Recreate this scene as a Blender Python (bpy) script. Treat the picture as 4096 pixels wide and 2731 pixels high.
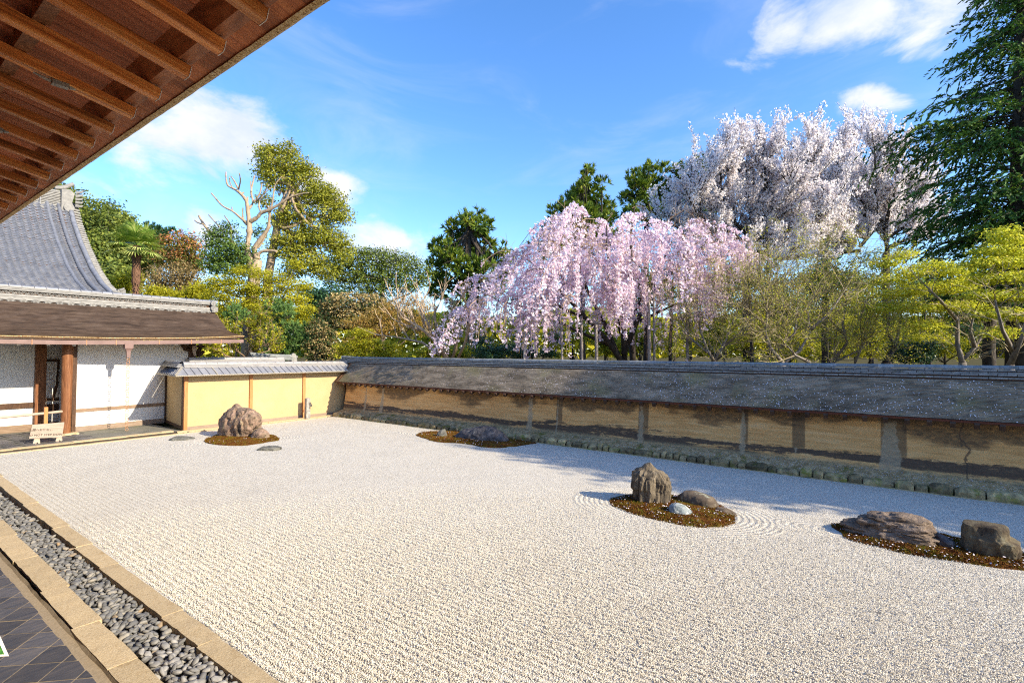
import bpy, math, random
import numpy as np
from mathutils import Matrix, Vector

SC = bpy.context.scene
for _o in list(bpy.data.objects):
    bpy.data.objects.remove(_o)
COL = SC.collection
R = math.radians

# ------------------------------------------------------------------ camera
YAW, PITCH, ROLL, EYE = R(53.68), R(1.3355), R(0.3187), 2.6
_f = np.array([math.sin(YAW) * math.cos(PITCH), math.cos(YAW) * math.cos(PITCH), math.sin(PITCH)])
_r = np.array([math.cos(YAW), -math.sin(YAW), 0.0])
_u = np.cross(_r, _f)
_r, _u = _r * math.cos(ROLL) + _u * math.sin(ROLL), -_r * math.sin(ROLL) + _u * math.cos(ROLL)
cam_data = bpy.data.cameras.new('camera')
cam_data.lens, cam_data.sensor_width, cam_data.clip_end, cam_data.clip_start = 18.0, 36.0, 3000.0, 0.05
cam = bpy.data.objects.new('camera', cam_data)
COL.objects.link(cam)
cam.matrix_world = Matrix(((_r[0], _u[0], -_f[0], 0), (_r[1], _u[1], -_f[1], 0), (_r[2], _u[2], -_f[2], EYE), (0, 0, 0, 1)))
SC.camera = cam

# ------------------------------------------------------------------ sky, sun, exposure
SUN_EL = R(28.5)
TO_SUN = Vector((0.12 * math.cos(SUN_EL), -0.993 * math.cos(SUN_EL), math.sin(SUN_EL))).normalized()
SKY_STRENGTH, SUN_STRENGTH, EXPOSURE = 0.15, 4.8, 1.0

world = bpy.data.worlds.new('World')
SC.world = world
world.use_nodes = True
wt = world.node_tree
wt.nodes.clear()


class NT:
    """small helper around a node tree"""
    def __init__(self, tree):
        self.t = tree

    def n(self, kind, **kw):
        nd = self.t.nodes.new(kind)
        for k, v in kw.items():
            setattr(nd, k, v)
        return nd

    def link(self, a, b):
        self.t.links.new(a, b)

    def put(self, sock, v):
        if isinstance(v, bpy.types.NodeSocket):
            self.t.links.new(v, sock)
        elif v is not None:
            if hasattr(sock.default_value, '__len__') and not hasattr(v, '__len__'):
                v = (v,) * len(sock.default_value)
            if hasattr(sock.default_value, '__len__') and len(sock.default_value) == 4 and len(v) == 3:
                v = (*v, 1.0)
            sock.default_value = v

    def math(self, op, a, b=None, c=None, clamp=False):
        nd = self.n('ShaderNodeMath', operation=op, use_clamp=clamp)
        for i, v in enumerate((a, b, c)):
            if v is not None:
                self.put(nd.inputs[i], v)
        return nd.outputs[0]

    def vec(self, op, a, b=None, scale=None):
        nd = self.n('ShaderNodeVectorMath', operation=op)
        self.put(nd.inputs[0], a)
        if b is not None:
            self.put(nd.inputs[1], b)
        if scale is not None:
            self.put(nd.inputs['Scale'], scale)
        return nd.outputs['Value'] if op in ('LENGTH', 'DISTANCE', 'DOT_PRODUCT') else nd.outputs[0]

    def mix(self, fac, a, b, mode='MIX'):
        nd = self.n('ShaderNodeMix', data_type='RGBA', blend_type=mode)
        self.put(nd.inputs[0], fac)
        self.put(nd.inputs[6], a)
        self.put(nd.inputs[7], b)
        return nd.outputs[2]

    def noise(self, vec, scale, detail=4.0, rough=0.55, dist=0.0):
        nd = self.n('ShaderNodeTexNoise')
        if vec is not None:
            self.link(vec, nd.inputs['Vector'])
        nd.inputs['Scale'].default_value = scale
        nd.inputs['Detail'].default_value = detail
        nd.inputs['Roughness'].default_value = rough
        nd.inputs['Distortion'].default_value = dist
        return nd.outputs[0]

    def voronoi(self, vec, scale, feature='F1', rnd=1.0):
        nd = self.n('ShaderNodeTexVoronoi', feature=feature)
        if vec is not None:
            self.link(vec, nd.inputs['Vector'])
        nd.inputs['Scale'].default_value = scale
        nd.inputs['Randomness'].default_value = rnd
        return nd

    def ramp(self, fac, stops, interp='LINEAR'):
        nd = self.n('ShaderNodeValToRGB')
        nd.color_ramp.interpolation = interp
        el = nd.color_ramp.elements
        el[0].position, el[0].color = stops[0][0], (*stops[0][1], 1)
        el[1].position, el[1].color = stops[-1][0], (*stops[-1][1], 1)
        for p, c in stops[1:-1]:
            e = el.new(p)
            e.color = (*c, 1)
        self.put(nd.inputs[0], fac)
        return nd.outputs[0]

    def smooth(self, v, a, b, lo=0.0, hi=1.0):
        nd = self.n('ShaderNodeMapRange', interpolation_type='SMOOTHSTEP')
        self.put(nd.inputs[0], v)
        for i, x in enumerate((a, b, lo, hi)):
            nd.inputs[1 + i].default_value = x
        return nd.outputs[0]


W = NT(wt)
w_out = W.n('ShaderNodeOutputWorld')
w_bg = W.n('ShaderNodeBackground')
W.link(w_bg.outputs[0], w_out.inputs[0])
sky = W.n('ShaderNodeTexSky', sky_type='NISHITA', sun_disc=False)
sky.sun_elevation = SUN_EL
sky.sun_rotation = math.atan2(TO_SUN.x, TO_SUN.y)
sky.altitude, sky.air_density, sky.dust_density, sky.ozone_density = 100.0, 1.0, 0.6, 2.0
w_dir = W.n('ShaderNodeTexCoord').outputs['Generated']
# the deep blue of a clear spring afternoon, paler low down
hsv = W.n('ShaderNodeHueSaturation')
hsv.inputs['Saturation'].default_value = 1.22
W.link(sky.outputs[0], hsv.inputs['Color'])
sky_col = W.mix(1.0, hsv.outputs[0], (0.95, 1.03, 1.2), 'MULTIPLY')
# scattered cumulus over the whole sky, with the larger banks that stand over the garden: (direction, reach, weight)
def look(x, y):
    v = _f + _r * (x - 2048) / 2048 - _u * (y - 1365.5) / 2048
    return v / np.linalg.norm(v)
BANKS = [(look(840, 520), 0.16, 0.50), (look(960, 560), 0.09, 0.40), (look(620, 610), 0.17, 0.36), (look(350, 760), 0.15, 0.18), (look(1340, 740), 0.10, 0.50), (look(1310, 680), 0.05, 0.26),
         (look(1540, 975), 0.14, 0.48), (look(1130, 515), 0.055, 0.2), (look(800, 905), 0.1, 0.30), (look(3150, 130), 0.10, 0.40),
         (look(3420, 90), 0.13, 0.44), (look(3750, 50), 0.13, 0.42), (look(3720, 190), 0.07, 0.34), (look(3450, 440), 0.065, 0.42), (look(3330, 410), 0.05, 0.2), (look(2960, 240), 0.035, 0.24),
         (np.array([-0.6, 0.7, 0.35]), 0.22, 0.36), (np.array([-0.8, -0.3, 0.45]), 0.24, 0.36), (np.array([0.3, -0.8, 0.55]), 0.18, 0.30),
         (np.array([-0.2, 0.85, 0.5]), 0.20, 0.36), (np.array([0.9, -0.6, 0.25]), 0.2, 0.36), (np.array([-0.4, -0.85, 0.3]), 0.2, 0.34)]
w_warp = W.n('ShaderNodeTexNoise')
W.link(w_dir, w_warp.inputs['Vector'])
w_warp.inputs['Scale'].default_value = 5.0
w_warp.inputs['Detail'].default_value = 3.0
warped = W.vec('ADD', w_dir, W.vec('SCALE', W.vec('SUBTRACT', w_warp.outputs['Color'], (0.5, 0.5, 0.5)), scale=0.07))
bank = None
for c, reach, wgt in BANKS:
    c = c / np.linalg.norm(c)
    d = W.vec('LENGTH', W.vec('MULTIPLY', W.vec('SUBTRACT', warped, tuple(c)), (1.0, 1.0, 1.7)))
    g = W.smooth(d, 0.0, reach * 1.25, wgt, 0.0)
    bank = g if bank is None else W.math('MAXIMUM', bank, g)
puff = W.noise(W.vec('MULTIPLY', w_dir, (1, 1, 1.9)), 7.5, 9.0, 0.6, 0.35)
cover = W.math('ADD', W.math('MULTIPLY', puff, 0.85), bank)
cloud = W.smooth(cover, 0.58, 0.86)
veil = W.math('MULTIPLY', W.smooth(W.noise(W.vec('MULTIPLY', w_dir, (1, 1, 3.0)), 3.2, 6.0, 0.6, 1.0), 0.42, 0.8), 0.2)
cloud = W.math('MAXIMUM', cloud, veil)
body = W.noise(W.vec('ADD', W.vec('MULTIPLY', w_dir, (1, 1, 1.6)), (0, 0, -0.06)), 6.0, 6.0, 0.6)
cloud_col = W.ramp(body, [(0.36, (2.7, 3.0, 3.7)), (0.6, (3.75, 3.75, 3.85))])
final = W.mix(cloud, sky_col, cloud_col)
W.link(final, w_bg.inputs['Color'])
w_bg.inputs['Strength'].default_value = SKY_STRENGTH

sun_data = bpy.data.lights.new('sun', 'SUN')
sun_data.energy, sun_data.angle, sun_data.color = SUN_STRENGTH, R(0.55), (1.0, 0.87, 0.66)
sun = bpy.data.objects.new('sun', sun_data)
sun.rotation_euler = TO_SUN.to_track_quat('Z', 'Y').to_euler()
sun.location = (0, -30, 30)
COL.objects.link(sun)
SC.cycles.use_denoising = False
SC.cycles.use_adaptive_sampling = False
SC.cycles.sample_clamp_indirect = 4.0
SC.cycles.filter_width = 1.15
vs = SC.view_settings
vs.view_transform, vs.look, vs.exposure, vs.gamma, vs.use_curve_mapping = 'Standard', 'None', EXPOSURE, 1.0, False

# ------------------------------------------------------------------ helpers
rng = np.random.default_rng(7)
HR = np.array([_r[0], _r[1], 0.0]); HR /= np.linalg.norm(HR)      # level, to the right of the view
HF = np.array([-HR[1], HR[0], 0.0])                               # level, away from the view
WL = {}                                                           # world position of every linked root


def at(x, y, d):
    """a place seen at (x, y) of the 4096 px photograph, d metres away along the view axis"""
    return np.array([0, 0, EYE]) + (_f + _r * (x - 2048) / 2048 - _u * (y - 1365.5) / 2048) * d


def on_ground(x, y, z=0.0):
    v = _f + _r * (x - 2048) / 2048 - _u * (y - 1365.5) / 2048
    return np.array([0, 0, EYE]) + v * ((z - EYE) / v[2])


class MB:
    """collects vertices and faces of one mesh"""
    def __init__(self):
        self.v, self.f, self.n, self.tone = [], [], 0, []

    def add(self, V, F, tone=None):
        V = np.asarray(V, float).reshape(-1, 3)
        fs = F if isinstance(F, list) and np.ndim(F[0]) == 2 else [F]
        for q in fs:
            q = np.asarray(q, np.int64)
            q = q[None] if q.ndim == 1 else q
            if q.size:
                self.f.append(q + self.n)
                self.tone.append(np.full(len(q), 0.5) if tone is None else np.broadcast_to(tone, (len(q),)))
        self.v.append(V)
        self.n += len(V)
        return self

    def box(self, c, s, rz=0.0, M=None):
        x, y, z = np.array(s) / 2
        V = np.array([(-x, -y, -z), (x, -y, -z), (x, y, -z), (-x, y, -z), (-x, -y, z), (x, -y, z), (x, y, z), (-x, y, z)])
        if rz:
            cs, sn = math.cos(rz), math.sin(rz)
            V = V @ np.array([[cs, sn, 0], [-sn, cs, 0], [0, 0, 1]])
        if M is not None:
            V = V @ np.asarray(M).T
        return self.add(V + np.array(c), [(0, 3, 2, 1), (4, 5, 6, 7), (0, 1, 5, 4), (1, 2, 6, 5), (2, 3, 7, 6), (3, 0, 4, 7)])

    def bar(self, a, b, w, h, up=(0, 0, 1)):
        """box from a to b, w wide and h high"""
        a, b = np.array(a, float), np.array(b, float)
        d = b - a
        L = np.linalg.norm(d)
        d /= L
        s = np.cross(d, up); s /= np.linalg.norm(s)
        t = np.cross(s, d)
        return self.box((a + b) / 2, (L, w, h), M=np.array([d, s, t]).T)

    def tube(self, P, r, n=8, caps=True):
        P = np.array(P, float)
        r = np.broadcast_to(np.array(r, float), (len(P),))
        T = np.gradient(P, axis=0)
        T /= np.maximum(np.linalg.norm(T, axis=1, keepdims=True), 1e-9)
        ref = np.array([0.31, 0.17, 0.93]) if abs(T[0, 2]) < 0.9 else np.array([0.97, 0.2, 0.1])
        A = np.cross(T, ref); A /= np.maximum(np.linalg.norm(A, axis=1, keepdims=True), 1e-9)
        B = np.cross(T, A)
        th = np.arange(n) * 2 * math.pi / n
        V = P[:, None] + r[:, None, None] * (A[:, None] * np.cos(th)[None, :, None] + B[:, None] * np.sin(th)[None, :, None])
        k = len(P)
        i = np.arange(k - 1)[:, None] * n
        j = np.arange(n)[None]
        j2 = (j + 1) % n
        F = np.stack([i + j, i + j2, i + n + j2, i + n + j], -1).reshape(-1, 4)
        self.add(V.reshape(-1, 3), F[:, ::-1])
        if caps:
            self.f.append(np.array([[self.n - k * n + q for q in range(n)]])); self.tone.append(np.array([0.5]))
            self.f.append(np.array([[self.n - 1 - q for q in range(n)]])); self.tone.append(np.array([0.5]))
        return self

    def segs(self, P0, P1, r0, r1, n=3, tone=None):
        """many thin tapered twigs at once"""
        P0, P1 = np.asarray(P0), np.asarray(P1)
        if not len(P0):
            return self
        T = P1 - P0
        T /= np.maximum(np.linalg.norm(T, axis=1, keepdims=True), 1e-9)
        A = np.cross(T, [0.31, 0.17, 0.93]); A /= np.maximum(np.linalg.norm(A, axis=1, keepdims=True), 1e-9)
        B = np.cross(T, A)
        th = np.arange(n) * 2 * math.pi / n
        ring = A[:, None] * np.cos(th)[None, :, None] + B[:, None] * np.sin(th)[None, :, None]
        V = np.concatenate([P0[:, None] + ring * np.asarray(r0)[:, None, None], P1[:, None] + ring * np.asarray(r1)[:, None, None]], 1)
        i = np.arange(len(P0))[:, None] * 2 * n
        j = np.arange(n)[None]
        j2 = (j + 1) % n
        F = np.stack([i + j, i + n + j, i + n + j2, i + j2], -1).reshape(-1, 4)
        return self.add(V.reshape(-1, 3), F, None if tone is None else np.repeat(tone, n))

    def cards(self, C, U, Vv, tone=None, kind='rhomb'):
        """leaf-sized faces: centre, half-length vector, half-width vector"""
        k = len(C)
        if kind == 'rhomb':
            V = np.stack([C - U, C - 0.1 * U + Vv, C + U, C - 0.1 * U - Vv], 1)
        else:
            V = np.stack([C - U - Vv, C + U - Vv, C + U + Vv, C - U + Vv], 1)
        F = np.arange(4 * k).reshape(k, 4)
        return self.add(V.reshape(-1, 3), F, tone)

    def grid(self, P, flip=False):
        """P: (rows, cols, 3)"""
        a, b = P.shape[:2]
        i = np.arange(a - 1)[:, None] * b
        j = np.arange(b - 1)[None]
        F = np.stack([i + j, i + j + 1, i + b + j + 1, i + b + j], -1).reshape(-1, 4)
        return self.add(P.reshape(-1, 3), F[:, ::-1] if flip else F)

    def prism(self, poly, a, b):
        """polygon given as 3D points, extruded by the vector b - a"""
        P = np.array(poly, float)
        k = len(P)
        V = np.concatenate([P + np.array(a), P + np.array(b)])
        F = np.array([[i, (i + 1) % k, k + (i + 1) % k, k + i] for i in range(k)])
        return self.add(V, [F, np.array([list(range(k))[::-1]]), np.array([list(range(k, 2 * k))])])

    def data(self, name, mat, smooth=False, origin=(0, 0, 0), tone=False):
        me = bpy.data.meshes.new(name)
        V = np.concatenate(self.v) - np.array(origin)
        me.vertices.add(len(V))
        me.vertices.foreach_set('co', V.astype(np.float32).ravel())
        tot = np.concatenate([np.full(len(q), q.shape[1]) for q in self.f])
        idx = np.concatenate([q.ravel() for q in self.f])
        me.loops.add(len(idx))
        me.loops.foreach_set('vertex_index', idx.astype(np.int32))
        me.polygons.add(len(tot))
        me.polygons.foreach_set('loop_start', np.concatenate([[0], np.cumsum(tot)[:-1]]).astype(np.int32))
        me.polygons.foreach_set('use_smooth', np.full(len(tot), bool(smooth)))
        if tone:
            at_ = me.attributes.new('tone', 'FLOAT', 'FACE')
            at_.data.foreach_set('value', np.concatenate(self.tone).astype(np.float32))
        me.materials.append(mat)
        me.update(calc_edges=True)
        return me

    def build(self, name, mat, parent=None, smooth=False, tone=False, kind=None, label=None):
        w = WL[parent.name] if parent is not None else np.zeros(3)
        o = bpy.data.objects.new(name, self.data(name, mat, smooth, w, tone))
        COL.objects.link(o)
        if parent is not None:
            o.parent = parent
        WL[o.name] = w
        if kind:
            o['kind'] = kind
        if label:
            o['label'] = label
        return o


def tag(o, label, cat, group=None, kind=None):
    o['label'] = label
    o['category'] = cat
    if group:
        o['group'] = group
    if kind:
        o['kind'] = kind
    return o


def thing(name, label=None, cat=None, loc=(0, 0, 0), group=None, kind=None):
    o = bpy.data.objects.new(name, None)
    o.location = loc
    o.empty_display_size = 0.2
    COL.objects.link(o)
    WL[o.name] = np.array(loc, float)
    if label:
        o['label'] = label
    if cat:
        o['category'] = cat
    if group:
        o['group'] = group
    if kind:
        o['kind'] = kind
    return o


def place(name, data, parent, loc, rot=(0, 0, 0), scale=(1, 1, 1)):
    """one more piece that shares mesh data; loc in world coordinates"""
    o = bpy.data.objects.new(name, data)
    o.parent = parent
    o.location = np.array(loc) - WL[parent.name]
    o.rotation_euler = rot
    o.scale = scale
    COL.objects.link(o)
    WL[o.name] = np.array(loc, float)
    return o


# value noise in numpy
_perm = np.random.default_rng(3).random(4096)
def vnoise(P):
    P = np.asarray(P, float)
    i = np.floor(P).astype(np.int64)
    f = P - i
    f = f * f * (3 - 2 * f)
    def h(a, b, c):
        return _perm[(a * 73856093 ^ b * 19349663 ^ c * 83492791) & 4095]
    out = 0
    for dx in (0, 1):
        for dy in (0, 1):
            for dz in (0, 1):
                w = (f[..., 0] if dx else 1 - f[..., 0]) * (f[..., 1] if dy else 1 - f[..., 1]) * (f[..., 2] if dz else 1 - f[..., 2])
                out = out + w * h(i[..., 0] + dx, i[..., 1] + dy, i[..., 2] + dz)
    return out
def fbm(P, oct=4, gain=0.5):
    s, a, t = 0, 1.0, 0
    P = np.asarray(P, float)
    for k in range(oct):
        s = s + a * (vnoise(P + 17.3 * k) - 0.5)
        t += a
        a *= gain
        P = P * 2.03
    return s / t * 2

# ------------------------------------------------------------------ materials
def new_mat(name):
    m = bpy.data.materials.new(name)
    m.use_nodes = True
    m.node_tree.nodes.clear()
    N = NT(m.node_tree)
    out = N.n('ShaderNodeOutputMaterial')
    return m, N, out


def principled(N, out, col, rough=0.8, spec=0.35, bump=None, bump_d=0.01, metal=0.0):
    p = N.n('ShaderNodeBsdfPrincipled')
    N.put(p.inputs['Base Color'], col)
    N.put(p.inputs['Roughness'], rough)
    N.put(p.inputs['Metallic'], metal)
    N.put(p.inputs['Specular IOR Level'], spec)
    if bump is not None:
        b = N.n('ShaderNodeBump')
        b.inputs['Strength'].default_value = 1.0
        b.inputs['Distance'].default_value = bump_d
        N.put(b.inputs['Height'], bump)
        N.link(b.outputs[0], p.inputs['Normal'])
    N.link(p.outputs[0], out.inputs[0])
    return p


def coords(N, stretch=(1, 1, 1), vary=True):
    tc = N.n('ShaderNodeTexCoord').outputs['Object']
    oi = N.n('ShaderNodeObjectInfo').outputs['Random']
    if vary:
        tc = N.vec('ADD', tc, N.vec('SCALE', (13.1, 7.7, 9.3), scale=oi))
    return N.vec('MULTIPLY', tc, stretch), oi


def surf(name, stops, scale=6.0, stretch=(1, 1, 1), detail=6.0, dist=0.3, rough=0.8, spec=0.3, bump=0.004, bscale=30.0, vary=0.0, blotch=None, metal=0.0):
    """noise-coloured surface with fine relief; vary: how much pieces differ; blotch: (scale, colour, lo, hi) patches of a second colour"""
    m, N, out = new_mat(name)
    v, oi = coords(N, stretch)
    c = N.ramp(N.noise(v, scale, detail, 0.6, dist), stops)
    if blotch:
        bs, bc, lo, hi = blotch
        c = N.mix(N.smooth(N.noise(v, bs, 5.0, 0.65, 0.4), lo, hi), c, bc)
    if vary:
        h = N.n('ShaderNodeHueSaturation')
        N.put(h.inputs['Value'], N.math('ADD', N.math('MULTIPLY', oi, 2 * vary), 1 - vary))
        N.put(h.inputs['Color'], c)
        c = h.outputs[0]
    hgt = N.noise(v, bscale, 6.0, 0.65) if bump else None
    principled(N, out, c, rough, spec, hgt, bump, metal)
    return m


def leaf_mat(name, stops, trans=0.35, rough=0.55, tint=(1.15, 1.1, 0.6)):
    m, N, out = new_mat(name)
    a = N.n('ShaderNodeAttribute', attribute_name='tone').outputs['Fac']
    c = N.ramp(a, stops)
    p = N.n('ShaderNodeBsdfPrincipled')
    N.put(p.inputs['Base Color'], c)
    p.inputs['Roughness'].default_value = rough
    p.inputs['Specular IOR Level'].default_value = 0.25
    t = N.n('ShaderNodeBsdfTranslucent')
    N.put(t.inputs['Color'], N.mix(1.0, c, tint, 'MULTIPLY'))
    mx = N.n('ShaderNodeMixShader')
    mx.inputs[0].default_value = trans
    N.link(p.outputs[0], mx.inputs[1])
    N.link(t.outputs[0], mx.inputs[2])
    N.link(mx.outputs[0], out.inputs[0])
    return m


def wood(name, dark, mid, light, along=(1, 14, 14), rough=0.6, vary=0.2, scale=2.2, spec=0.3, blotch=None):
    return surf(name, [(0.25, dark), (0.5, mid), (0.75, light)], scale, along, 8.0, 1.2, rough, spec, 0.002, 9.0, vary, blotch)


M_eave = wood('eave_wood', (0.26, 0.07, 0.016), (0.56, 0.19, 0.042), (0.80, 0.41, 0.13), (0.7, 18, 18), 0.45, 0.35, 1.5, blotch=(0.5, (0.085, 0.03, 0.012), 0.5, 0.72))
M_soffit = wood('soffit_wood', (0.20, 0.055, 0.02), (0.42, 0.135, 0.055), (0.58, 0.22, 0.10), (0.7, 12, 0.7), 0.65, 0.25, 1.5)
M_beam = wood('beam_wood', (0.14, 0.045, 0.018), (0.34, 0.12, 0.045), (0.48, 0.2, 0.085), (4, 1.2, 4), 0.6, 0.1, 1.6)
M_eave_board = wood('eave_board_wood', (0.18, 0.05, 0.018), (0.38, 0.12, 0.04), (0.52, 0.2, 0.07), (1.2, 12, 1.2), 0.6, 0.3, 1.8)
M_paint = surf('white_gofun', [(0.3, (0.6, 0.56, 0.5)), (0.7, (0.8, 0.77, 0.72))], 30, bump=0.0)
M_post = wood('post_wood', (0.09, 0.032, 0.012), (0.2, 0.078, 0.03), (0.36, 0.17, 0.08), (10, 10, 0.8), 0.65, 0.15)
M_post_orange = wood('new_post_wood', (0.3, 0.11, 0.035), (0.45, 0.19, 0.065), (0.55, 0.27, 0.11), (12, 12, 0.8), 0.65, 0.1, blotch=(1.3, (0.13, 0.075, 0.045), 0.60, 0.7))
M_dark_post = wood('dark_wood', (0.035, 0.018, 0.01), (0.075, 0.038, 0.02), (0.13, 0.07, 0.04), (5, 5, 2), 0.7, 0.15)
M_rail_wood = wood('grey_beam_wood', (0.14, 0.09, 0.055), (0.22, 0.15, 0.10), (0.32, 0.23, 0.16), (1.0, 9, 9), 0.75, 0.1)
M_board = wood('sign_board_wood', (0.20, 0.155, 0.12), (0.30, 0.24, 0.19), (0.38, 0.31, 0.25), (1.2, 12, 12), 0.8, 0.1)
M_pale_wood = wood('pale_wood', (0.30, 0.22, 0.16), (0.42, 0.33, 0.25), (0.52, 0.43, 0.34), (1.2, 12, 12), 0.75, 0.1)
M_white = surf('white_plaster', [(0.3, (0.636, 0.619, 0.585)), (0.7, (0.705, 0.692, 0.662))], 1.5, bump=0.0015, bscale=60, rough=0.9, spec=0.1, blotch=(1.1, (0.60, 0.575, 0.51), 0.55, 0.8))
M_yellow = surf('yellow_plaster', [(0.3, (0.44, 0.315, 0.165)), (0.7, (0.51, 0.37, 0.20))], 1.6, bump=0.0015, bscale=60, rough=0.92, spec=0.1, blotch=(1.2, (0.43, 0.32, 0.18), 0.5, 0.75))
M_base_board = wood('weathered_board', (0.17, 0.12, 0.085), (0.27, 0.2, 0.15), (0.34, 0.27, 0.2), (1.2, 10, 10), 0.85, 0.1)
M_tile_roof = surf('roof_tile_clay', [(0.3, (0.108, 0.117, 0.14)), (0.55, (0.167, 0.176, 0.203)), (0.8, (0.225, 0.23, 0.248))], 6, rough=0.45, spec=0.5, bump=0.001, vary=0.16, blotch=(2.0, (0.171, 0.18, 0.189), 0.55, 0.75))
M_ridge_tile = surf('ridge_clay', [(0.3, (0.17, 0.166, 0.157)), (0.7, (0.289, 0.281, 0.259))], 7, rough=0.7, bump=0.002, vary=0.1)
M_wall_ridge = surf('wall_ridge_clay', [(0.3, (0.13, 0.14, 0.14)), (0.55, (0.21, 0.225, 0.225)), (0.75, (0.30, 0.31, 0.30))], 7, rough=0.55, spec=0.45, bump=0.002, vary=0.16, blotch=(4.5, (0.12, 0.125, 0.07), 0.55, 0.72))
M_copper = surf('weathered_metal_sheet', [(0.3, (0.178, 0.178, 0.187)), (0.7, (0.255, 0.255, 0.264))], 4, rough=0.5, spec=0.5, bump=0.0005, vary=0.1)
M_copper_edge = surf('metal_edge', [(0.3, (0.25, 0.22, 0.17)), (0.7, (0.40, 0.36, 0.28))], 30, rough=0.6, bump=0.001)
M_ridge_metal = surf('ridge_metal', [(0.3, (0.212, 0.204, 0.204)), (0.7, (0.323, 0.315, 0.306))], 5, rough=0.5, spec=0.5, bump=0.0005, vary=0.06)
M_gutter = surf('gutter_copper', [(0.3, (0.145, 0.085, 0.0723)), (0.7, (0.212, 0.132, 0.115))], 3, rough=0.45, spec=0.5, bump=0.0005)
M_chain = surf('chain_copper', [(0.3, (0.30, 0.14, 0.07)), (0.7, (0.45, 0.24, 0.12))], 10, rough=0.5, bump=0.0)
M_granite = surf('pale_granite', [(0.3, (0.37, 0.277, 0.16)), (0.5, (0.462, 0.361, 0.218)), (0.75, (0.521, 0.42, 0.277))], 38, rough=0.9, spec=0.15, bump=0.007, bscale=75, vary=0.08, blotch=(5.0, (0.336, 0.235, 0.118), 0.56, 0.75))
M_pebble = surf('river_pebble', [(0.3, (0.128, 0.128, 0.128)), (0.55, (0.216, 0.208, 0.196)), (0.8, (0.32, 0.296, 0.264))], 22, stretch=(1, 1, 3), rough=0.75, spec=0.3, bump=0.0015, bscale=120, vary=0.3, blotch=(3.0, (0.288, 0.216, 0.128), 0.62, 0.75))
M_paver = surf('slate_paver', [(0.3, (0.044, 0.0464, 0.0576)), (0.55, (0.084, 0.0768, 0.0768)), (0.8, (0.132, 0.112, 0.1))], 5, stretch=(1, 4, 1), rough=0.6, spec=0.3, bump=0.0015, bscale=40, vary=0.4, blotch=(8.0, (0.12, 0.12, 0.136), 0.62, 0.85))
M_mortar = surf('sand_mortar', [(0.3, (0.25, 0.195, 0.125)), (0.7, (0.36, 0.285, 0.19))], 40, rough=0.95, bump=0.003)
M_earth = surf('dark_earth', [(0.3, (0.035, 0.028, 0.02)), (0.7, (0.08, 0.06, 0.04))], 9, rough=0.95, bump=0.01)
M_ground = surf('mossy_ground', [(0.3, (0.05, 0.055, 0.025)), (0.5, (0.085, 0.07, 0.04)), (0.75, (0.09, 0.10, 0.03))], 0.7, rough=1.0, spec=0.0, bump=0.03, bscale=4)
M_footing = surf('mossy_footing_stone', [(0.3, (0.09, 0.07, 0.04)), (0.5, (0.27, 0.21, 0.11)), (0.75, (0.5, 0.4, 0.2))], 7, rough=0.9, bump=0.01, bscale=30, vary=0.55, blotch=(4.0, (0.16, 0.16, 0.035), 0.5, 0.66))
M_bark_thatch = surf('bark_edge', [(0.38, (0.22, 0.11, 0.035)), (0.48, (0.50, 0.34, 0.15)), (0.7, (0.74, 0.62, 0.40))], 8, stretch=(3, 6.0, 3), detail=8, dist=1.5, rough=0.85, bump=0.008, bscale=30)
M_petal = surf('fallen_petal', [(0.3, (0.78, 0.68, 0.70)), (0.7, (0.88, 0.82, 0.83))], 9, bump=0.0)
M_stone_post = surf('stone_post', [(0.3, (0.17, 0.165, 0.15)), (0.6, (0.36, 0.34, 0.3)), (0.8, (0.47, 0.45, 0.4))], 9, rough=0.9, bump=0.003, bscale=60)
M_iron = surf('dark_iron', [(0.3, (0.05, 0.045, 0.04)), (0.7, (0.11, 0.10, 0.09))], 12, rough=0.5, bump=0.001)
M_shoji = surf('shoji_paper', [(0.3, (0.62, 0.6, 0.56)), (0.7, (0.70, 0.68, 0.64))], 2, bump=0.0)
M_ink = surf('sign_ink', [(0.3, (0.03, 0.025, 0.02)), (0.7, (0.05, 0.04, 0.03))], 9, bump=0.0)


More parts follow.
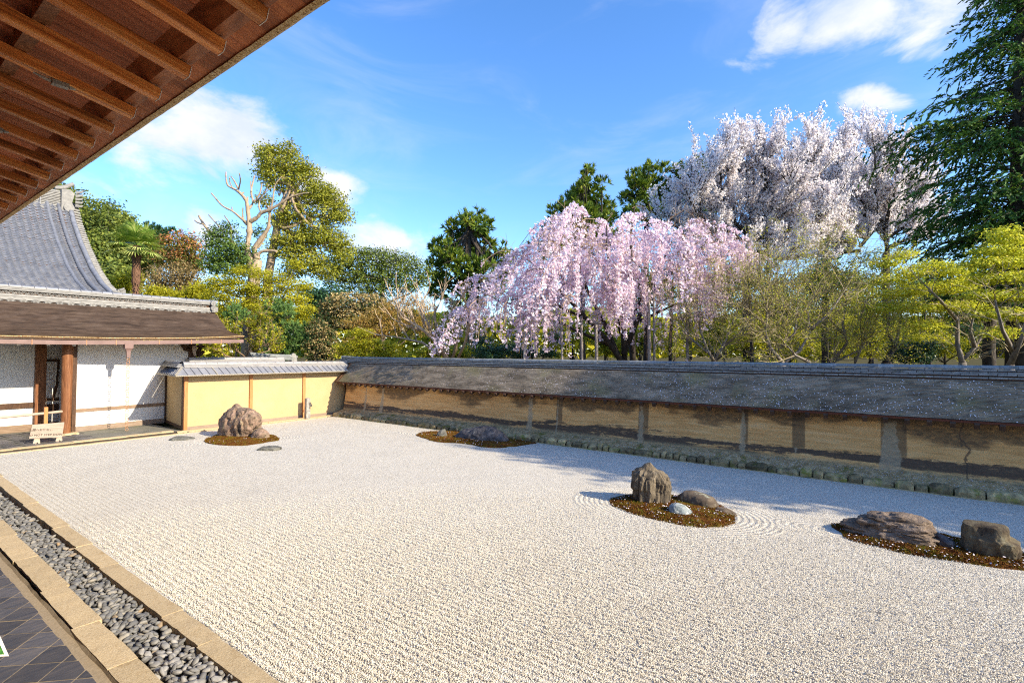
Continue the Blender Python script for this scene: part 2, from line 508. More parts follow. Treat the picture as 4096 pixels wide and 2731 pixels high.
def gravel_mats():
    m, N, out = new_mat('white_gravel')
    tc = N.n('ShaderNodeTexCoord').outputs['Object']
    vo = N.voronoi(tc, 74.0)
    rnd = N.n('ShaderNodeSeparateColor')
    N.link(vo.outputs['Color'], rnd.inputs[0])
    c = N.ramp(rnd.outputs[0], [(0.0, (0.22, 0.205, 0.185)), (0.06, (0.40, 0.37, 0.31)), (0.16, (0.60, 0.55, 0.45)), (0.6, (0.67, 0.62, 0.515)), (1.0, (0.74, 0.70, 0.60))])
    gap = N.smooth(vo.outputs['Distance'], 0.40, 0.72)
    c = N.mix(N.math('MULTIPLY', gap, 0.3), c, (0.20, 0.175, 0.145))
    # raked furrows, straight along the garden and in rings round the moss beds
    sep = N.n('ShaderNodeSeparateXYZ')
    N.link(tc, sep.inputs[0])
    d_is = None
    for cx, cy, a, b, rz in ISLANDS:
        mp = N.n('ShaderNodeMapping', vector_type='TEXTURE')
        mp.inputs['Location'].default_value = (cx, cy, 0)
        mp.inputs['Rotation'].default_value = (0, 0, rz)
        mp.inputs['Scale'].default_value = (a, b, 1)
        N.link(tc, mp.inputs['Vector'])
        q = N.math('MULTIPLY', N.math('SUBTRACT', N.vec('LENGTH', N.vec('MULTIPLY', mp.outputs[0], (1, 1, 0))), 1.0), (a + b) / 2)
        d_is = q if d_is is None else N.math('MINIMUM', d_is, q)
    near = N.math('LESS_THAN', d_is, 0.62)
    ph = N.math('ADD', N.math('MULTIPLY', near, d_is), N.math('MULTIPLY', N.math('SUBTRACT', 1.0, near), sep.outputs[0]))
    wob = N.math('MULTIPLY', N.noise(tc, 3.0, 3.0), 0.008)
    furrow = N.math('SINE', N.math('MULTIPLY', N.math('ADD', ph, wob), 2 * math.pi / 0.08))
    big = N.noise(tc, 1.3, 3.0)
    c = N.mix(N.smooth(big, 0.35, 0.7, 0.0, 0.16), c, (0.42, 0.38, 0.32))
    h = N.math('ADD', N.math('MULTIPLY', N.math('SUBTRACT', 0.7, vo.outputs['Distance']), 0.010), N.math('MULTIPLY', furrow, 0.0056))
    principled(N, out, c, 0.9, 0.15, h, 1.0)
    g, N, out = new_mat('gravel_grain')
    oi = N.n('ShaderNodeObjectInfo').outputs['Random']
    c = N.ramp(oi, [(0.0, (0.16, 0.155, 0.155)), (0.07, (0.35, 0.325, 0.28)), (0.18, (0.54, 0.495, 0.405)), (0.6, (0.62, 0.57, 0.475)), (1.0, (0.70, 0.66, 0.56))])
    principled(N, out, c, 0.85, 0.2)
    return m, g


def wall_mat():
    """earthen wall boiled in oil: amber bands between dark stains, pale repairs, all fixed to the wall"""
    m, N, out = new_mat('oil_clay_wall')
    tc = N.n('ShaderNodeTexCoord').outputs['Object']
    sep = N.n('ShaderNodeSeparateXYZ')
    N.link(tc, sep.inputs[0])
    Y, Z = sep.outputs[1], sep.outputs[2]
    st = N.vec('MULTIPLY', tc, (1, 0.38, 5.0))
    n1 = N.noise(st, 1.1, 7.0, 0.6, 0.8)
    n2 = N.noise(N.vec('MULTIPLY', tc, (1, 0.6, 1.5)), 12.0, 9.0, 0.75, 0.4)
    nb = N.noise(N.vec('MULTIPLY', tc, (0.1, 0.42, 0.1)), 1.0, 3.0)
    amber = N.ramp(N.noise(st, 2.6, 8.0, 0.65, 0.6), [(0.3, (0.50, 0.265, 0.095)), (0.5, (0.68, 0.395, 0.155)), (0.72, (0.78, 0.51, 0.24))])
    zz = N.math('ADD', Z, N.math('MULTIPLY', N.math('SUBTRACT', n1, 0.5), 0.75))
    zz = N.math('ADD', zz, N.math('MULTIPLY', N.math('SUBTRACT', n2, 0.5), 0.3))
    # upper brown stain, lower where the wall runs away to the east
    edge = N.math('ADD', N.math('MULTIPLY', N.smooth(nb, 0.34, 0.66), -0.5), 1.32)
    top = N.smooth(N.math('SUBTRACT', zz, edge), -0.07, 0.09)
    topc = N.ramp(n2, [(0.34, (0.08, 0.055, 0.036)), (0.48, (0.17, 0.11, 0.06)), (0.6, (0.32, 0.18, 0.075)), (0.72, (0.5, 0.28, 0.1))])
    c = N.mix(N.math('MULTIPLY', top, 0.93), amber, topc)
    band = N.math('MULTIPLY', N.smooth(zz, 0.30, 0.36), N.smooth(zz, 0.56, 0.48))
    c = N.mix(N.math('MULTIPLY', band, 0.95), c, N.ramp(n2, [(0.3, (0.045, 0.037, 0.032)), (0.7, (0.115, 0.085, 0.065))]))
    foot = N.smooth(N.math('ADD', Z, N.math('MULTIPLY', N.math('SUBTRACT', n2, 0.5), 0.3)), 0.36, 0.24)
    c = N.mix(foot, c, N.ramp(n2, [(0.35, (0.2, 0.155, 0.085)), (0.6, (0.42, 0.34, 0.20)), (0.75, (0.54, 0.46, 0.32))]))
    dots = N.smooth(N.noise(tc, 30.0, 4.0, 0.7), 0.62, 0.72)
    c = N.mix(N.math('MULTIPLY', dots, 0.45), c, (0.10, 0.07, 0.045))
    # repairs: (y, half width, dark edge)
    jag = N.math('MULTIPLY', N.math('SUBTRACT', N.noise(tc, 7.0, 7.0, 0.75), 0.5), 0.26)
    for y0, hw, dark in ((17.0, 0.05, 0), (15.98, 0.07, 0), (8.97, 0.07, 0), (7.99, 0.02, 0.1), (5.37, 0.055, 0.1), (2.83, 0.045, 0.03), (1.71, 0.012, 0.13), (-0.01, 0.13, 0.10)):
        d = N.math('ADD', N.math('ABSOLUTE', N.math('SUBTRACT', Y, y0)), jag)
        if dark:
            off = N.math('ABSOLUTE', N.math('SUBTRACT', Y, y0 - (0.06 if y0 < 8 else 0.0)))
            dk = N.math('MULTIPLY', N.smooth(off, hw + dark, hw + dark - 0.03), N.smooth(zz, 0.45, 0.6))
            c = N.mix(N.math('MULTIPLY', dk, 0.7), c, (0.065, 0.055, 0.045))
        w = N.math('ADD', N.smooth(Z, 1.3, 0.3, 0.0, hw * 0.6), hw * 0.75)
        pl = N.math('MULTIPLY', N.smooth(N.math('SUBTRACT', d, w), 0.015, -0.015), N.smooth(zz, 1.30 if dark != 0.13 else 0.62, 1.16 if dark != 0.13 else 0.5))
        c = N.mix(N.math('MULTIPLY', pl, 0.72), c, N.ramp(n2, [(0.3, (0.27, 0.23, 0.17)), (0.55, (0.42, 0.34, 0.22)), (0.75, (0.52, 0.46, 0.36))]))
    # one long crack
    cr = N.math('ABSOLUTE', N.math('SUBTRACT', Y, N.math('ADD', -1.27, N.math('ADD', N.math('MULTIPLY', N.math('SUBTRACT', N.noise(tc, 3.5, 4.0), 0.5), 0.45), N.math('MULTIPLY', Z, 0.12)))))
    c = N.mix(N.math('MULTIPLY', N.smooth(cr, 0.025, 0.008), 0.8), c, (0.07, 0.055, 0.045))
    principled(N, out, c, 0.93, 0.12, N.math('ADD', N.math('MULTIPLY', n2, 0.5), N.math('MULTIPLY', N.noise(tc, 45.0, 5.0, 0.7), 0.3)), 0.018)
    return m


def shingle_mat(name, dark, mid, light, moss=None, vscale=(1, 1, 1), brick=0.16):
    """thin wooden shingles: each course stands in the mesh, the joints between shingles are here"""
    m, N, out = new_mat(name)
    tc = N.n('ShaderNodeTexCoord').outputs['Object']
    v = N.vec('MULTIPLY', tc, vscale)
    n = N.noise(v, 3.0, 8.0, 0.65, 0.4)
    fine = N.noise(N.vec('MULTIPLY', v, (1, 1, 6)), 9.0, 6.0, 0.7)
    c = N.ramp(N.math('ADD', N.math('MULTIPLY', n, 0.6), N.math('MULTIPLY', fine, 0.4)), [(0.38, dark), (0.5, mid), (0.64, light)])
    if moss:
        c = N.mix(N.math('MULTIPLY', N.smooth(N.noise(tc, 1.1, 5.0, 0.6), 0.5, 0.68), 0.6), c, moss)
    vo = N.voronoi(N.vec('MULTIPLY', v, (1.0, 1.0, 4.0)), 1.0 / brick, 'DISTANCE_TO_EDGE')
    c = N.mix(N.smooth(vo.outputs[0], 0.05, 0.0, 0.0, 0.6), c, (0.03, 0.025, 0.022))
    principled(N, out, c, 0.8, 0.2, fine, 0.004)
    return m


def rock_mat(name, stops, stretch=(1, 1, 1), scale=5.0, veins=None, lichen=None, bump=0.03):
    m, N, out = new_mat(name)
    tc = N.n('ShaderNodeTexCoord').outputs['Object']
    v = N.vec('MULTIPLY', tc, stretch)
    n = N.noise(v, scale, 9.0, 0.68, 0.9)
    c = N.ramp(n, stops)
    if lichen:
        c = N.mix(N.smooth(N.noise(tc, 7.0, 6.0, 0.7), 0.55, 0.68), c, lichen)
    if veins:
        w = N.math('ABSOLUTE', N.math('SUBTRACT', N.noise(v, scale * 0.8, 4.0, 0.5, 1.5), 0.5))
        c = N.mix(N.smooth(w, 0.035, 0.0, 0.0, 0.75), c, veins)
    h = N.math('ADD', N.noise(v, scale * 3, 8.0, 0.7), N.math('MULTIPLY', N.noise(tc, 40.0, 5.0, 0.7), 0.35))
    principled(N, out, c, 0.88, 0.2, h, bump)
    return m


def moss_mat():
    m, N, out = new_mat('moss')
    tc = N.n('ShaderNodeTexCoord').outputs['Object']
    a = N.n('ShaderNodeAttribute', attribute_name='tone').outputs['Fac']
    n = N.noise(tc, 5.0, 6.0, 0.7, 0.5)
    c = N.ramp(N.math('ADD', N.math('MULTIPLY', n, 0.75), N.math('MULTIPLY', a, 0.25)), [(0.36, (0.085, 0.026, 0.008)), (0.48, (0.15, 0.058, 0.012)), (0.58, (0.15, 0.10, 0.012)), (0.72, (0.12, 0.15, 0.012))])
    principled(N, out, c, 0.9, 0.1, N.noise(tc, 90.0, 5.0, 0.7), 0.012)
    return m


M_wall = wall_mat()
M_wall_shingle = shingle_mat('wall_shingle', (0.095, 0.076, 0.052), (0.25, 0.203, 0.145), (0.43, 0.355, 0.26), moss=(0.28, 0.25, 0.12), vscale=(1.6, 0.5, 1.6))
M_bark_roof = shingle_mat('bark_shingle', (0.032, 0.0208, 0.0144), (0.076, 0.0504, 0.036), (0.128, 0.092, 0.068), brick=0.3, vscale=(0.4, 1.8, 1.3))
M_ledge = surf('earth_ledge', [(0.3, (0.2, 0.14, 0.065)), (0.5, (0.38, 0.28, 0.14)), (0.75, (0.55, 0.44, 0.26))], 8, rough=0.95, bump=0.02, bscale=20, blotch=(2.2, (0.14, 0.135, 0.03), 0.52, 0.66))
M_rock_red = rock_mat('reddish_rock', [(0.36, (0.0425, 0.034, 0.0272)), (0.45, (0.187, 0.132, 0.0935)), (0.57, (0.281, 0.187, 0.136)), (0.7, (0.399, 0.306, 0.23))], (1.6, 1.6, 0.7), 3.5, lichen=(0.306, 0.255, 0.162))
M_rock_dark = rock_mat('dark_rock', [(0.35, (0.045, 0.042, 0.045)), (0.55, (0.105, 0.095, 0.095)), (0.75, (0.2, 0.18, 0.17))], (1, 1, 1.6), 4.0, lichen=(0.28, 0.25, 0.21))
M_rock_brown = rock_mat('streaked_brown_rock', [(0.33, (0.0432, 0.036, 0.0288)), (0.48, (0.13, 0.104, 0.072)), (0.62, (0.209, 0.169, 0.115)), (0.78, (0.302, 0.266, 0.202))], (3.2, 3.2, 0.55), 2.6)
M_rock_tan = rock_mat('brown_smooth_rock', [(0.33, (0.054, 0.0396, 0.0288)), (0.52, (0.122, 0.0936, 0.0648)), (0.75, (0.216, 0.18, 0.137))], (1, 1, 1.3), 3.2, lichen=(0.30, 0.30, 0.22), bump=0.012)
M_rock_white = rock_mat('veined_white_rock', [(0.35, (0.09, 0.11, 0.115)), (0.5, (0.2, 0.23, 0.23)), (0.7, (0.36, 0.37, 0.35))], (1, 1, 1), 5.0, veins=(0.68, 0.66, 0.6), bump=0.012)
M_rock_strata = rock_mat('layered_rock', [(0.33, (0.045, 0.0375, 0.0338)), (0.46, (0.158, 0.116, 0.0825)), (0.6, (0.247, 0.188, 0.143)), (0.78, (0.375, 0.323, 0.27))], (0.8, 0.8, 3.2), 3.6, bump=0.035)
M_rock_block = rock_mat('olive_block_rock', [(0.33, (0.0374, 0.0272, 0.0204)), (0.48, (0.0952, 0.0714, 0.0442)), (0.62, (0.143, 0.122, 0.0748)), (0.78, (0.245, 0.231, 0.17))], (1.3, 1.3, 0.9), 3.0, bump=0.02)
M_rock_grey = rock_mat('grey_flat_rock', [(0.35, (0.07, 0.07, 0.06)), (0.55, (0.17, 0.165, 0.14)), (0.75, (0.29, 0.28, 0.24))], (1, 1, 2), 6.0)
M_moss = moss_mat()
# ------------------------------------------------------------------ ground, gravel, kerbs, drain, paving
ISLANDS = [(7.42, 15.35, 1.0, 0.72, -0.35), (11.62, 10.3, 0.55, 1.85, 0.0), (8.62, 2.98, 0.70, 1.02, 0.05), (9.1, -0.95, 0.48, 1.75, 0.05)]
M_gravel, M_grain = gravel_mats()

g = MB().grid(np.array([[(x, y, -0.14) for x in (-2200, -60, 0.5, 60, 2200)] for y in (-2200, -60, 0, 60, 2200)], float), True)
o = g.build('ground', M_ground, kind='structure')

gx0, gx1, gy0, gy1 = 2.2, 12.62, -14.0, 18.2
gm = MB()
nx, ny = 120, 260
XX, YY = np.meshgrid(np.linspace(gx0, gx1, nx), np.linspace(gy0, gy1, ny))
ZZ = 0.010 * fbm(np.stack([XX, YY, 0 * XX], -1) * 0.9, 3) - 0.004
gm.grid(np.stack([XX, YY, ZZ], -1))
gravel = gm.build('gravel', M_gravel, smooth=True, kind='structure')


def rough_block(x0, x1, y0, y1, z0, z1, amp=0.006, seed=0, n=(5, 7)):
    """a hewn stone: top with fine unevenness and worn edges"""
    mb = MB()
    a, b = n
    u, v = np.meshgrid(np.linspace(0, 1, a), np.linspace(0, 1, b))
    X, Y = x0 + u * (x1 - x0), y0 + v * (y1 - y0)
    e = np.minimum(np.minimum(u, 1 - u) * (x1 - x0), np.minimum(v, 1 - v) * (y1 - y0))
    Zt = z1 + amp * fbm(np.stack([X * 6 + seed, Y * 6, 0 * X], -1), 3)
    jx = amp * 1.2 * fbm(np.stack([X * 9, Y * 9 + seed, 0 * X + 5], -1), 3)
    P = np.stack([X + jx * (e < 1e-6), Y + jx * (e < 1e-6), Zt], -1)
    mb.grid(P)
    ring = np.concatenate([P[0, :-1], P[:-1, -1], P[-1, :0:-1], P[:0:-1, 0]])
    low = ring.copy()
    low[:, 2] = z0
    k = len(ring)
    mb.add(np.concatenate([ring, low]), np.array([[i, k + i, k + (i + 1) % k, (i + 1) % k] for i in range(k)]))
    return mb


def kerb_row(name, joints, xs, z0, z1, along='y', seed=0, gap=0.004):
    """joints: positions along the row; xs(t) -> (inner, outer) edge"""
    fb = MB()
    (a0, b0), (a1, b1) = xs(joints[0]), xs(joints[-1])
    fb.prism([(a0 + 0.01, joints[0], z0), (b0 - 0.01, joints[0], z0), (b1 - 0.01, joints[-1], z0), (a1 + 0.01, joints[-1], z0)] if along == 'y' else [(joints[0], a0 + 0.01, z0), (joints[-1], a1 + 0.01, z0), (joints[-1], b1 - 0.01, z0), (joints[0], b0 - 0.01, z0)], (0, 0, 0), (0, 0, z1 - z0 - 0.03))
    root = fb.build(name, M_earth, kind='structure')
    for i in range(len(joints) - 1):
        a, b = joints[i] + gap, joints[i + 1] - gap
        l, r = xs((a + b) / 2)
        dz = rng.normal(0, 0.0012)
        sk = rng.normal(0, 0.006)
        mb = rough_block(l + sk, r + sk, a, b, z0, z1 + dz, 0.007, seed + i * 3.7, (6, 12)) if along == 'y' else rough_block(a, b, l, r, z0, z1 + dz, 0.007, seed + i * 3.7, (12, 6))
        mb.build('kerb_stone', M_granite, root, smooth=False)
    return root

lin = lambda y, y0, x0, y1, x1: x0 + (x1 - x0) * (y - y0) / (y1 - y0)
kerb_row('kerb_beside_gravel', [-3.5, -1.9, -0.3, 1.1, 2.4, 3.6, 4.78, 4.92, 5.74, 7.63, 8.68, 9.86, 11.76, 13.3, 14.8, 16.2, 17.75],
         lambda y: (lin(y, 4.13, 2.035, 13.76, 2.155), lin(y, 3.91, 2.215, 14.1, 2.345)), -0.16, 0.012, seed=3)
kerb_row('kerb_beside_paving', [-3.0, -1.4, 0.1, 1.5, 2.9, 4.1, 5.17, 6.18, 7.39, 8.74, 10.02, 11.4, 12.7, 14.1, 15.6, 17.0],
         lambda y: (lin(y, 5.1, 1.475, 9.53, 1.515), lin(y, 4.61, 1.68, 11.22, 1.77)), -0.12, 0.0, seed=41)
# mortar shoulder between inner kerb and tiles
sh = MB()
ys = np.arange(-3, 17.2, 0.12)
sh.grid(np.stack([np.stack([np.full_like(ys, 1.36) , ys, np.full_like(ys, -0.046)], -1),
                  np.stack([1.455 + 0.012 * fbm(np.stack([ys * 5, ys * 0, ys * 0], -1), 3), ys, np.full_like(ys, -0.03)], -1),
                  np.stack([1.47 + 0.01 * fbm(np.stack([ys * 5, ys * 0 + 4, ys * 0], -1), 3) + 0.009 * (ys - 5) / 4.4, ys, np.full_like(ys, -0.005)], -1)], 1), True)
sh.build('mortar_bed', M_mortar, kind='structure')

drain = MB().grid(np.array([[(1.6, -4, -0.115), (1.6, 17.5, -0.115)], [(2.25, -4, -0.115), (2.25, 17.5, -0.115)]], float)).build('drain_bed', M_earth, kind='structure')


def pebble_mesh(seed):
    r = np.random.default_rng(seed)
    n, k = 6, 4
    th = np.arange(n) * 2 * math.pi / n
    V = [(0, 0, -1)]
    for j in range(1, k):
        ph = math.pi * j / k
        for t in th:
            V.append((math.sin(ph) * math.cos(t), math.sin(ph) * math.sin(t), -math.cos(ph)))
    V.append((0, 0, 1))
    V = np.array(V)
    V = np.sign(V) * np.abs(V) ** 0.86
    V *= (1 + 0.30 * fbm(V * 1.3 + seed * 3.1, 3))[:, None]
    F4 = [[1 + j * n + i, 1 + j * n + (i + 1) % n, 1 + (j + 1) * n + (i + 1) % n, 1 + (j + 1) * n + i] for j in range(k - 2) for i in range(n)]
    F3 = [[0, 1 + (i + 1) % n, 1 + i] for i in range(n)] + [[len(V) - 1, 1 + (k - 2) * n + i, 1 + (k - 2) * n + (i + 1) % n] for i in range(n)]
    return MB().add(V * np.array([1.0, 0.62, 0.36]) * 0.05, [np.array(F4), np.array(F3)])

peb = [pebble_mesh(s) for s in range(9)]
peb_d = [p.data('pebble', M_pebble, smooth=True) for p in peb]
spots = []
pr = np.random.default_rng(5)
y = 3.7
for layer, (zl, step) in enumerate(((-0.085, 5.0), (-0.062, 0.056), (-0.032, 0.060))):
    y = 3.6
    while y < 17.3:
        for x in np.arange(1.75, 2.06, 0.068):
            spots.append((x + pr.normal(0, 0.018) + 0.012 * (y - 4) / 8 * 1.0, y + pr.normal(0, 0.02), zl + pr.normal(0, 0.006), layer))
        y += step
spots.sort(key=lambda s: s[1] - 2.0 * (s[3] - 2) * -1.2)
spots = [s for s in spots if s[1] > 3.6]
tops = [s for s in spots if s[3] > 0]
tops.sort(key=lambda s: s[1])
rest = MB()
for i, (x, y, z, l) in enumerate(tops[:300]):
    s = pr.uniform(0.66, 1.12)
    place('pebble', peb_d[pr.integers(9)], drain, (x, y, z), (pr.normal(0, 0.45), pr.normal(0, 0.45), pr.uniform(0, 6.28)), (s, s * pr.uniform(0.75, 1.15), s * pr.uniform(0.8, 1.3)))
for (x, y, z, l) in tops[300:] + [s for s in spots if s[3] == 0]:
    p = peb[pr.integers(9)]
    s = pr.uniform(0.66, 1.12)
    Mx = np.array(Matrix.Rotation(pr.uniform(0, 6.28), 3, 'Z') @ Matrix.Rotation(pr.normal(0, 0.45), 3, 'X') @ Matrix.Rotation(pr.normal(0, 0.45), 3, 'Y'))
    rest.add((np.concatenate(p.v) * s) @ Mx.T + np.array([x, y, z]), p.f)
def pebble_rest_mat():
    m, N, out = new_mat('river_pebbles_many')
    tc = N.n('ShaderNodeTexCoord').outputs['Object']
    isl = N.n('ShaderNodeNewGeometry').outputs['Random Per Island']
    c = N.ramp(isl, [(0.0, (0.09, 0.092, 0.095)), (0.4, (0.165, 0.163, 0.157)), (0.8, (0.23, 0.22, 0.20)), (0.97, (0.29, 0.265, 0.22)), (1.0, (0.3, 0.2, 0.1))])
    c = N.mix(N.smooth(N.noise(tc, 30, 5.0), 0.35, 0.7, 0.0, 0.5), c, (0.1, 0.1, 0.1))
    principled(N, out, c, 0.75, 0.3)
    return m
rest.build('pebbles', pebble_rest_mat(), drain, smooth=True, kind='stuff')

pave = MB().grid(np.array([[(-2.7, -4, -0.046), (-2.7, 17.6, -0.046)], [(1.46, -4, -0.046), (1.46, 17.6, -0.046)]], float)).build('pavement', M_mortar, kind='structure')
# square slates laid on the diagonal; the corners of the lattice lie every 0.383 m along x = 1.494
def clip_poly(P, f):
    out = []
    for i in range(len(P)):
        a, b = P[i], P[(i + 1) % len(P)]
        fa, fb = f(a), f(b)
        if fa <= 0:
            out.append(a)
        if fa * fb < 0:
            t = fa / (fa - fb)
            out.append((a[0] + t * (b[0] - a[0]), a[1] + t * (b[1] - a[1])))
    return out
h = 0.383 / 2
cells = []
for i in range(-3, 14):
    for j in range(-2, 64):
        cx = 1.494 - h * i
        cy = 4.159 - 0.383 * 8 + 0.383 * j + (h if i % 2 else 0)
        q = h - 0.0095
        P = [(cx - q, cy), (cx, cy - q), (cx + q, cy), (cx, cy + q)]
        P = clip_poly(P, lambda a: a[0] - 1.452)
        P = clip_poly(P, lambda a: 0.36 - a[0])
        if len(P) > 2:
            area = abs(sum(P[k][0] * P[(k + 1) % len(P)][1] - P[(k + 1) % len(P)][0] * P[k][1] for k in range(len(P)))) / 2
            if area > 0.002 and 1.2 < cy < 13:
                cells.append((cy, P))
cells.sort(key=lambda c: abs(c[0] - 5.5))
for cy, P in cells[:230]:
    t = np.array([(x, y, -0.041 + rng.normal(0, 0.0012)) for x, y in P])
    MB().prism(t, (0, 0, -0.008), (0, 0, 0)).build('paving_tile', M_paver, pave)

M_porch = surf('porch_slate', [(0.3, (0.10, 0.10, 0.085)), (0.7, (0.19, 0.18, 0.15))], 3, rough=0.8, bump=0.003, blotch=(1.5, (0.14, 0.14, 0.09), 0.5, 0.7))
# strip of paving and kerbs in front of the far buildings
porch = MB()
porch.add([(-2.0, 18.33, 0.0), (7.2, 18.66, 0.0), (7.2, 22.7, 0.0), (-2.0, 22.7, 0.0)], np.array([[0, 1, 2, 3]])).add([(7.2, 18.6, 0.0), (13.7, 18.45, 0.0), (13.7, 18.8, 0.0), (7.2, 18.8, 0.0)], np.array([[0, 1, 2, 3]]))
porch = porch.build('porch_pavement', M_porch, kind='structure')
for i in range(14):
    for j in range(9):
        s = 0.42
        cx, cy = -0.4 + i * s * 1.414 / 2 * 1.35, 18.9 + j * s * 0.98
        if 2.3 < cx < 7.1 and cy < 22.0 and cy > 18.75 + 0.036 * cx:
            q = s * 0.66
            P = [(cx - q, cy), (cx, cy - q * 0.72), (cx + q, cy), (cx, cy + q * 0.72)]
            P = clip_poly(P, lambda a: 18.62 + 0.036 * a[0] - a[1])
            if len(P) > 2:
                MB().prism(np.array([(x, y, 0.014) for x, y in P]), (0, 0, -0.02), (0, 0, 0)).build('paving_tile', M_paver, porch)
xs = [2.0, 3.1, 4.35, 5.6, 6.55, 6.9, 7.25, 8.5, 9.9, 11.2, 12.4, 13.0]
def far_edge(x):
    if x < 7.0:
        return (lin(x, 2.8, 18.36, 6.5, 18.56), lin(x, 2.8, 18.60, 6.5, 18.80))
    return (18.33, 18.50)
kerb_row('kerb_beside_porch', xs, far_edge, -0.1, 0.045, along='x', seed=77)
# narrow outer edging of the gravel bed
kerb_row('edging_beside_porch', [2.1, 3.4, 4.7, 5.9, 7.0, 8.3, 9.6, 10.9, 12.2], lambda x: (lin(x, 2.8, 17.93, 11.2, 18.15), lin(x, 2.8, 18.08, 11.2, 18.25)), -0.1, 0.012, along='x', seed=99)
gut = MB().add([(2.0, 18.0, -0.012), (13, 18.2, -0.012), (13, 18.62, -0.012), (2.0, 18.62, -0.012)], np.array([[0, 1, 2, 3]])).build('kerb_gap', M_earth, kind='structure')

# ------------------------------------------------------------------ long earthen wall
LW = thing('earthen_wall', 'long oil-stained clay wall under a shingled roof behind the gravel garden', 'wall', (13.3, 0, 0))
y0, y1 = -9.5, 18.35
ys = np.linspace(y0, y1, 220)
prof = [(12.98, 0.2), (13.1, 0.24), (13.16, 0.5), (13.2, 0.9), (13.235, 1.3), (13.25, 1.62)]
P = np.array([[(x + 0.02 * fbm(np.array([[y * 1.2, z * 2.2, 1.0]]), 3)[0] * (0.3 < z < 1.5), y, z) for y in ys] for x, z in prof])
mb = MB().grid(P, True)
mb.add([(13.25, y1, 0), (13.25, y1, 1.62), (14.35, y1, 1.62), (14.35, y1, 0)], np.array([[0, 1, 2, 3]])).add([(14.35, y0, 0), (14.35, y0, 1.62), (14.35, y1, 1.62), (14.35, y1, 0)], np.array([[0, 1, 2, 3]]))
mb.build('wall_body', M_wall, LW)
# sloping ledge at the foot
P = np.array([[(x + 0.03 * fbm(np.array([[y * 2.0, x * 3, 4.0]]), 3)[0], y, z + 0.022 * fbm(np.array([[y * 3.0, x * 5, 2.0]]), 3)[0]) for y in ys] for x, z in ((12.70, -0.02), (12.73, 0.08), (12.83, 0.15), (13.0, 0.215), (13.12, 0.25))])
MB().grid(P, True).build('ledge', M_ledge, LW)
# footing stones
y = -3.2
fr = np.random.default_rng(12)
while y < 18.1:
    L = fr.choice([0.16, 0.22, 0.3, 0.42, 0.55], p=[0.2, 0.3, 0.25, 0.15, 0.1]) * fr.uniform(0.85, 1.15)
    hgt = fr.uniform(0.11, 0.19)
    n = 8
    u = np.linspace(0, 1, n)
    sec = [(-0.03, -0.03), (-0.035, 0.55), (0.0, 0.92), (0.05, 1.0), (0.12, 1.0)]
    P = np.array([[(12.6 + sx, y + 0.01 + uu * (L - 0.02), sz * hgt) for uu in u] for sx, sz in sec])
    e = np.minimum(u, 1 - u)
    P[:, :, 0] += (np.exp(-e * 14) * 0.03)[None]
    P[:, :, 2] *= (1 - 0.28 * np.exp(-e * 12))[None]
    nz = fbm(P * 11 + fr.uniform(0, 50), 3)
    P[:, :, 0] += 0.028 * nz
    P[:, :, 2] += 0.02 * fbm(P * 9 + fr.uniform(0, 50), 3)
    MB().grid(P, True).build('footing_stone', M_footing, LW, smooth=False)
    y += L + 0.004
# thin tile edging between stones and gravel
ed = MB()
ed.box((12.545, 4.3, 0.0), (0.03, 28.0, 0.024))
ed.build('edging', M_footing, LW)

# roof of the wall: about thirty courses of thin shingles
EX, EZ, RX, RZ = 12.86, 1.385, 13.58, 2.12
n_c = 30
ys2 = np.linspace(y0, 18.5, 150)
rows = []
def roof_at(t):
    return EX + (RX - EX) * t, EZ + (RZ - EZ) * (t + 0.05 * math.sin(math.pi * t) * -1)
for k in range(n_c):
    for t, lift in ((k / n_c, 0.013), ((k + 1) / n_c, 0.0)):
        x, z = roof_at(t)
        rows.append([(x - lift * 0.35, yy, z + lift + 0.004 * float(w)) for yy, w in zip(ys2, fbm(np.stack([ys2 * 3.1, ys2 * 0 + k * 1.7, ys2 * 0], -1), 2))])
P = np.array(rows)
mb = MB().grid(P, True)
back = P[[0, -1]].copy()
back[:, :, 0] = 27.6 - back[:, :, 0]
mb.grid(back)
mb.build('shingle_courses', M_wall_shingle, LW, kind='stuff')
M_fascia = wood('fascia_wood', (0.05, 0.012, 0.006), (0.10, 0.025, 0.01), (0.17, 0.05, 0.02))
# eave edge: red-brown fascia and dark underside
MB().box((EX + 0.012, (y0 + 18.5) / 2, EZ - 0.022), (0.03, 18.5 - y0, 0.044)).build('fascia', M_fascia, LW)
MB().add([(EX, y0, EZ - 0.01), (13.28, y0, 1.72), (13.28, 18.5, 1.72), (EX, 18.5, EZ - 0.01)], np.array([[0, 1, 2, 3]])).build('eave_lining', M_dark_post, LW)
raf = MB().bar((EX - 0.03 - 13, 0, -0.085), (13.3 - 13, 0, 0.2), 0.08, 0.10).data('rafter', M_dark_post)
for k in range(-20, 54):
    yy = 0.06 + 0.345 * k
    if y0 < yy < 18.3:
        place('rafter', raf, LW, (13, yy, EZ - 0.02))
# gable end of the wall roof
g = MB()
g.bar((EX - 0.02, 18.5, EZ - 0.01), (13.62, 18.52, 2.13), 0.09, 0.07)
g.bar((EX - 0.0, 18.42, EZ - 0.03), (13.62, 18.42, 2.09), 0.05, 0.06)
g.build('verge_board', M_dark_post, LW)
MB().box((13.42, 18.42, 0.75), (0.16, 0.14, 1.5)).build('end_post', M_dark_post, LW)

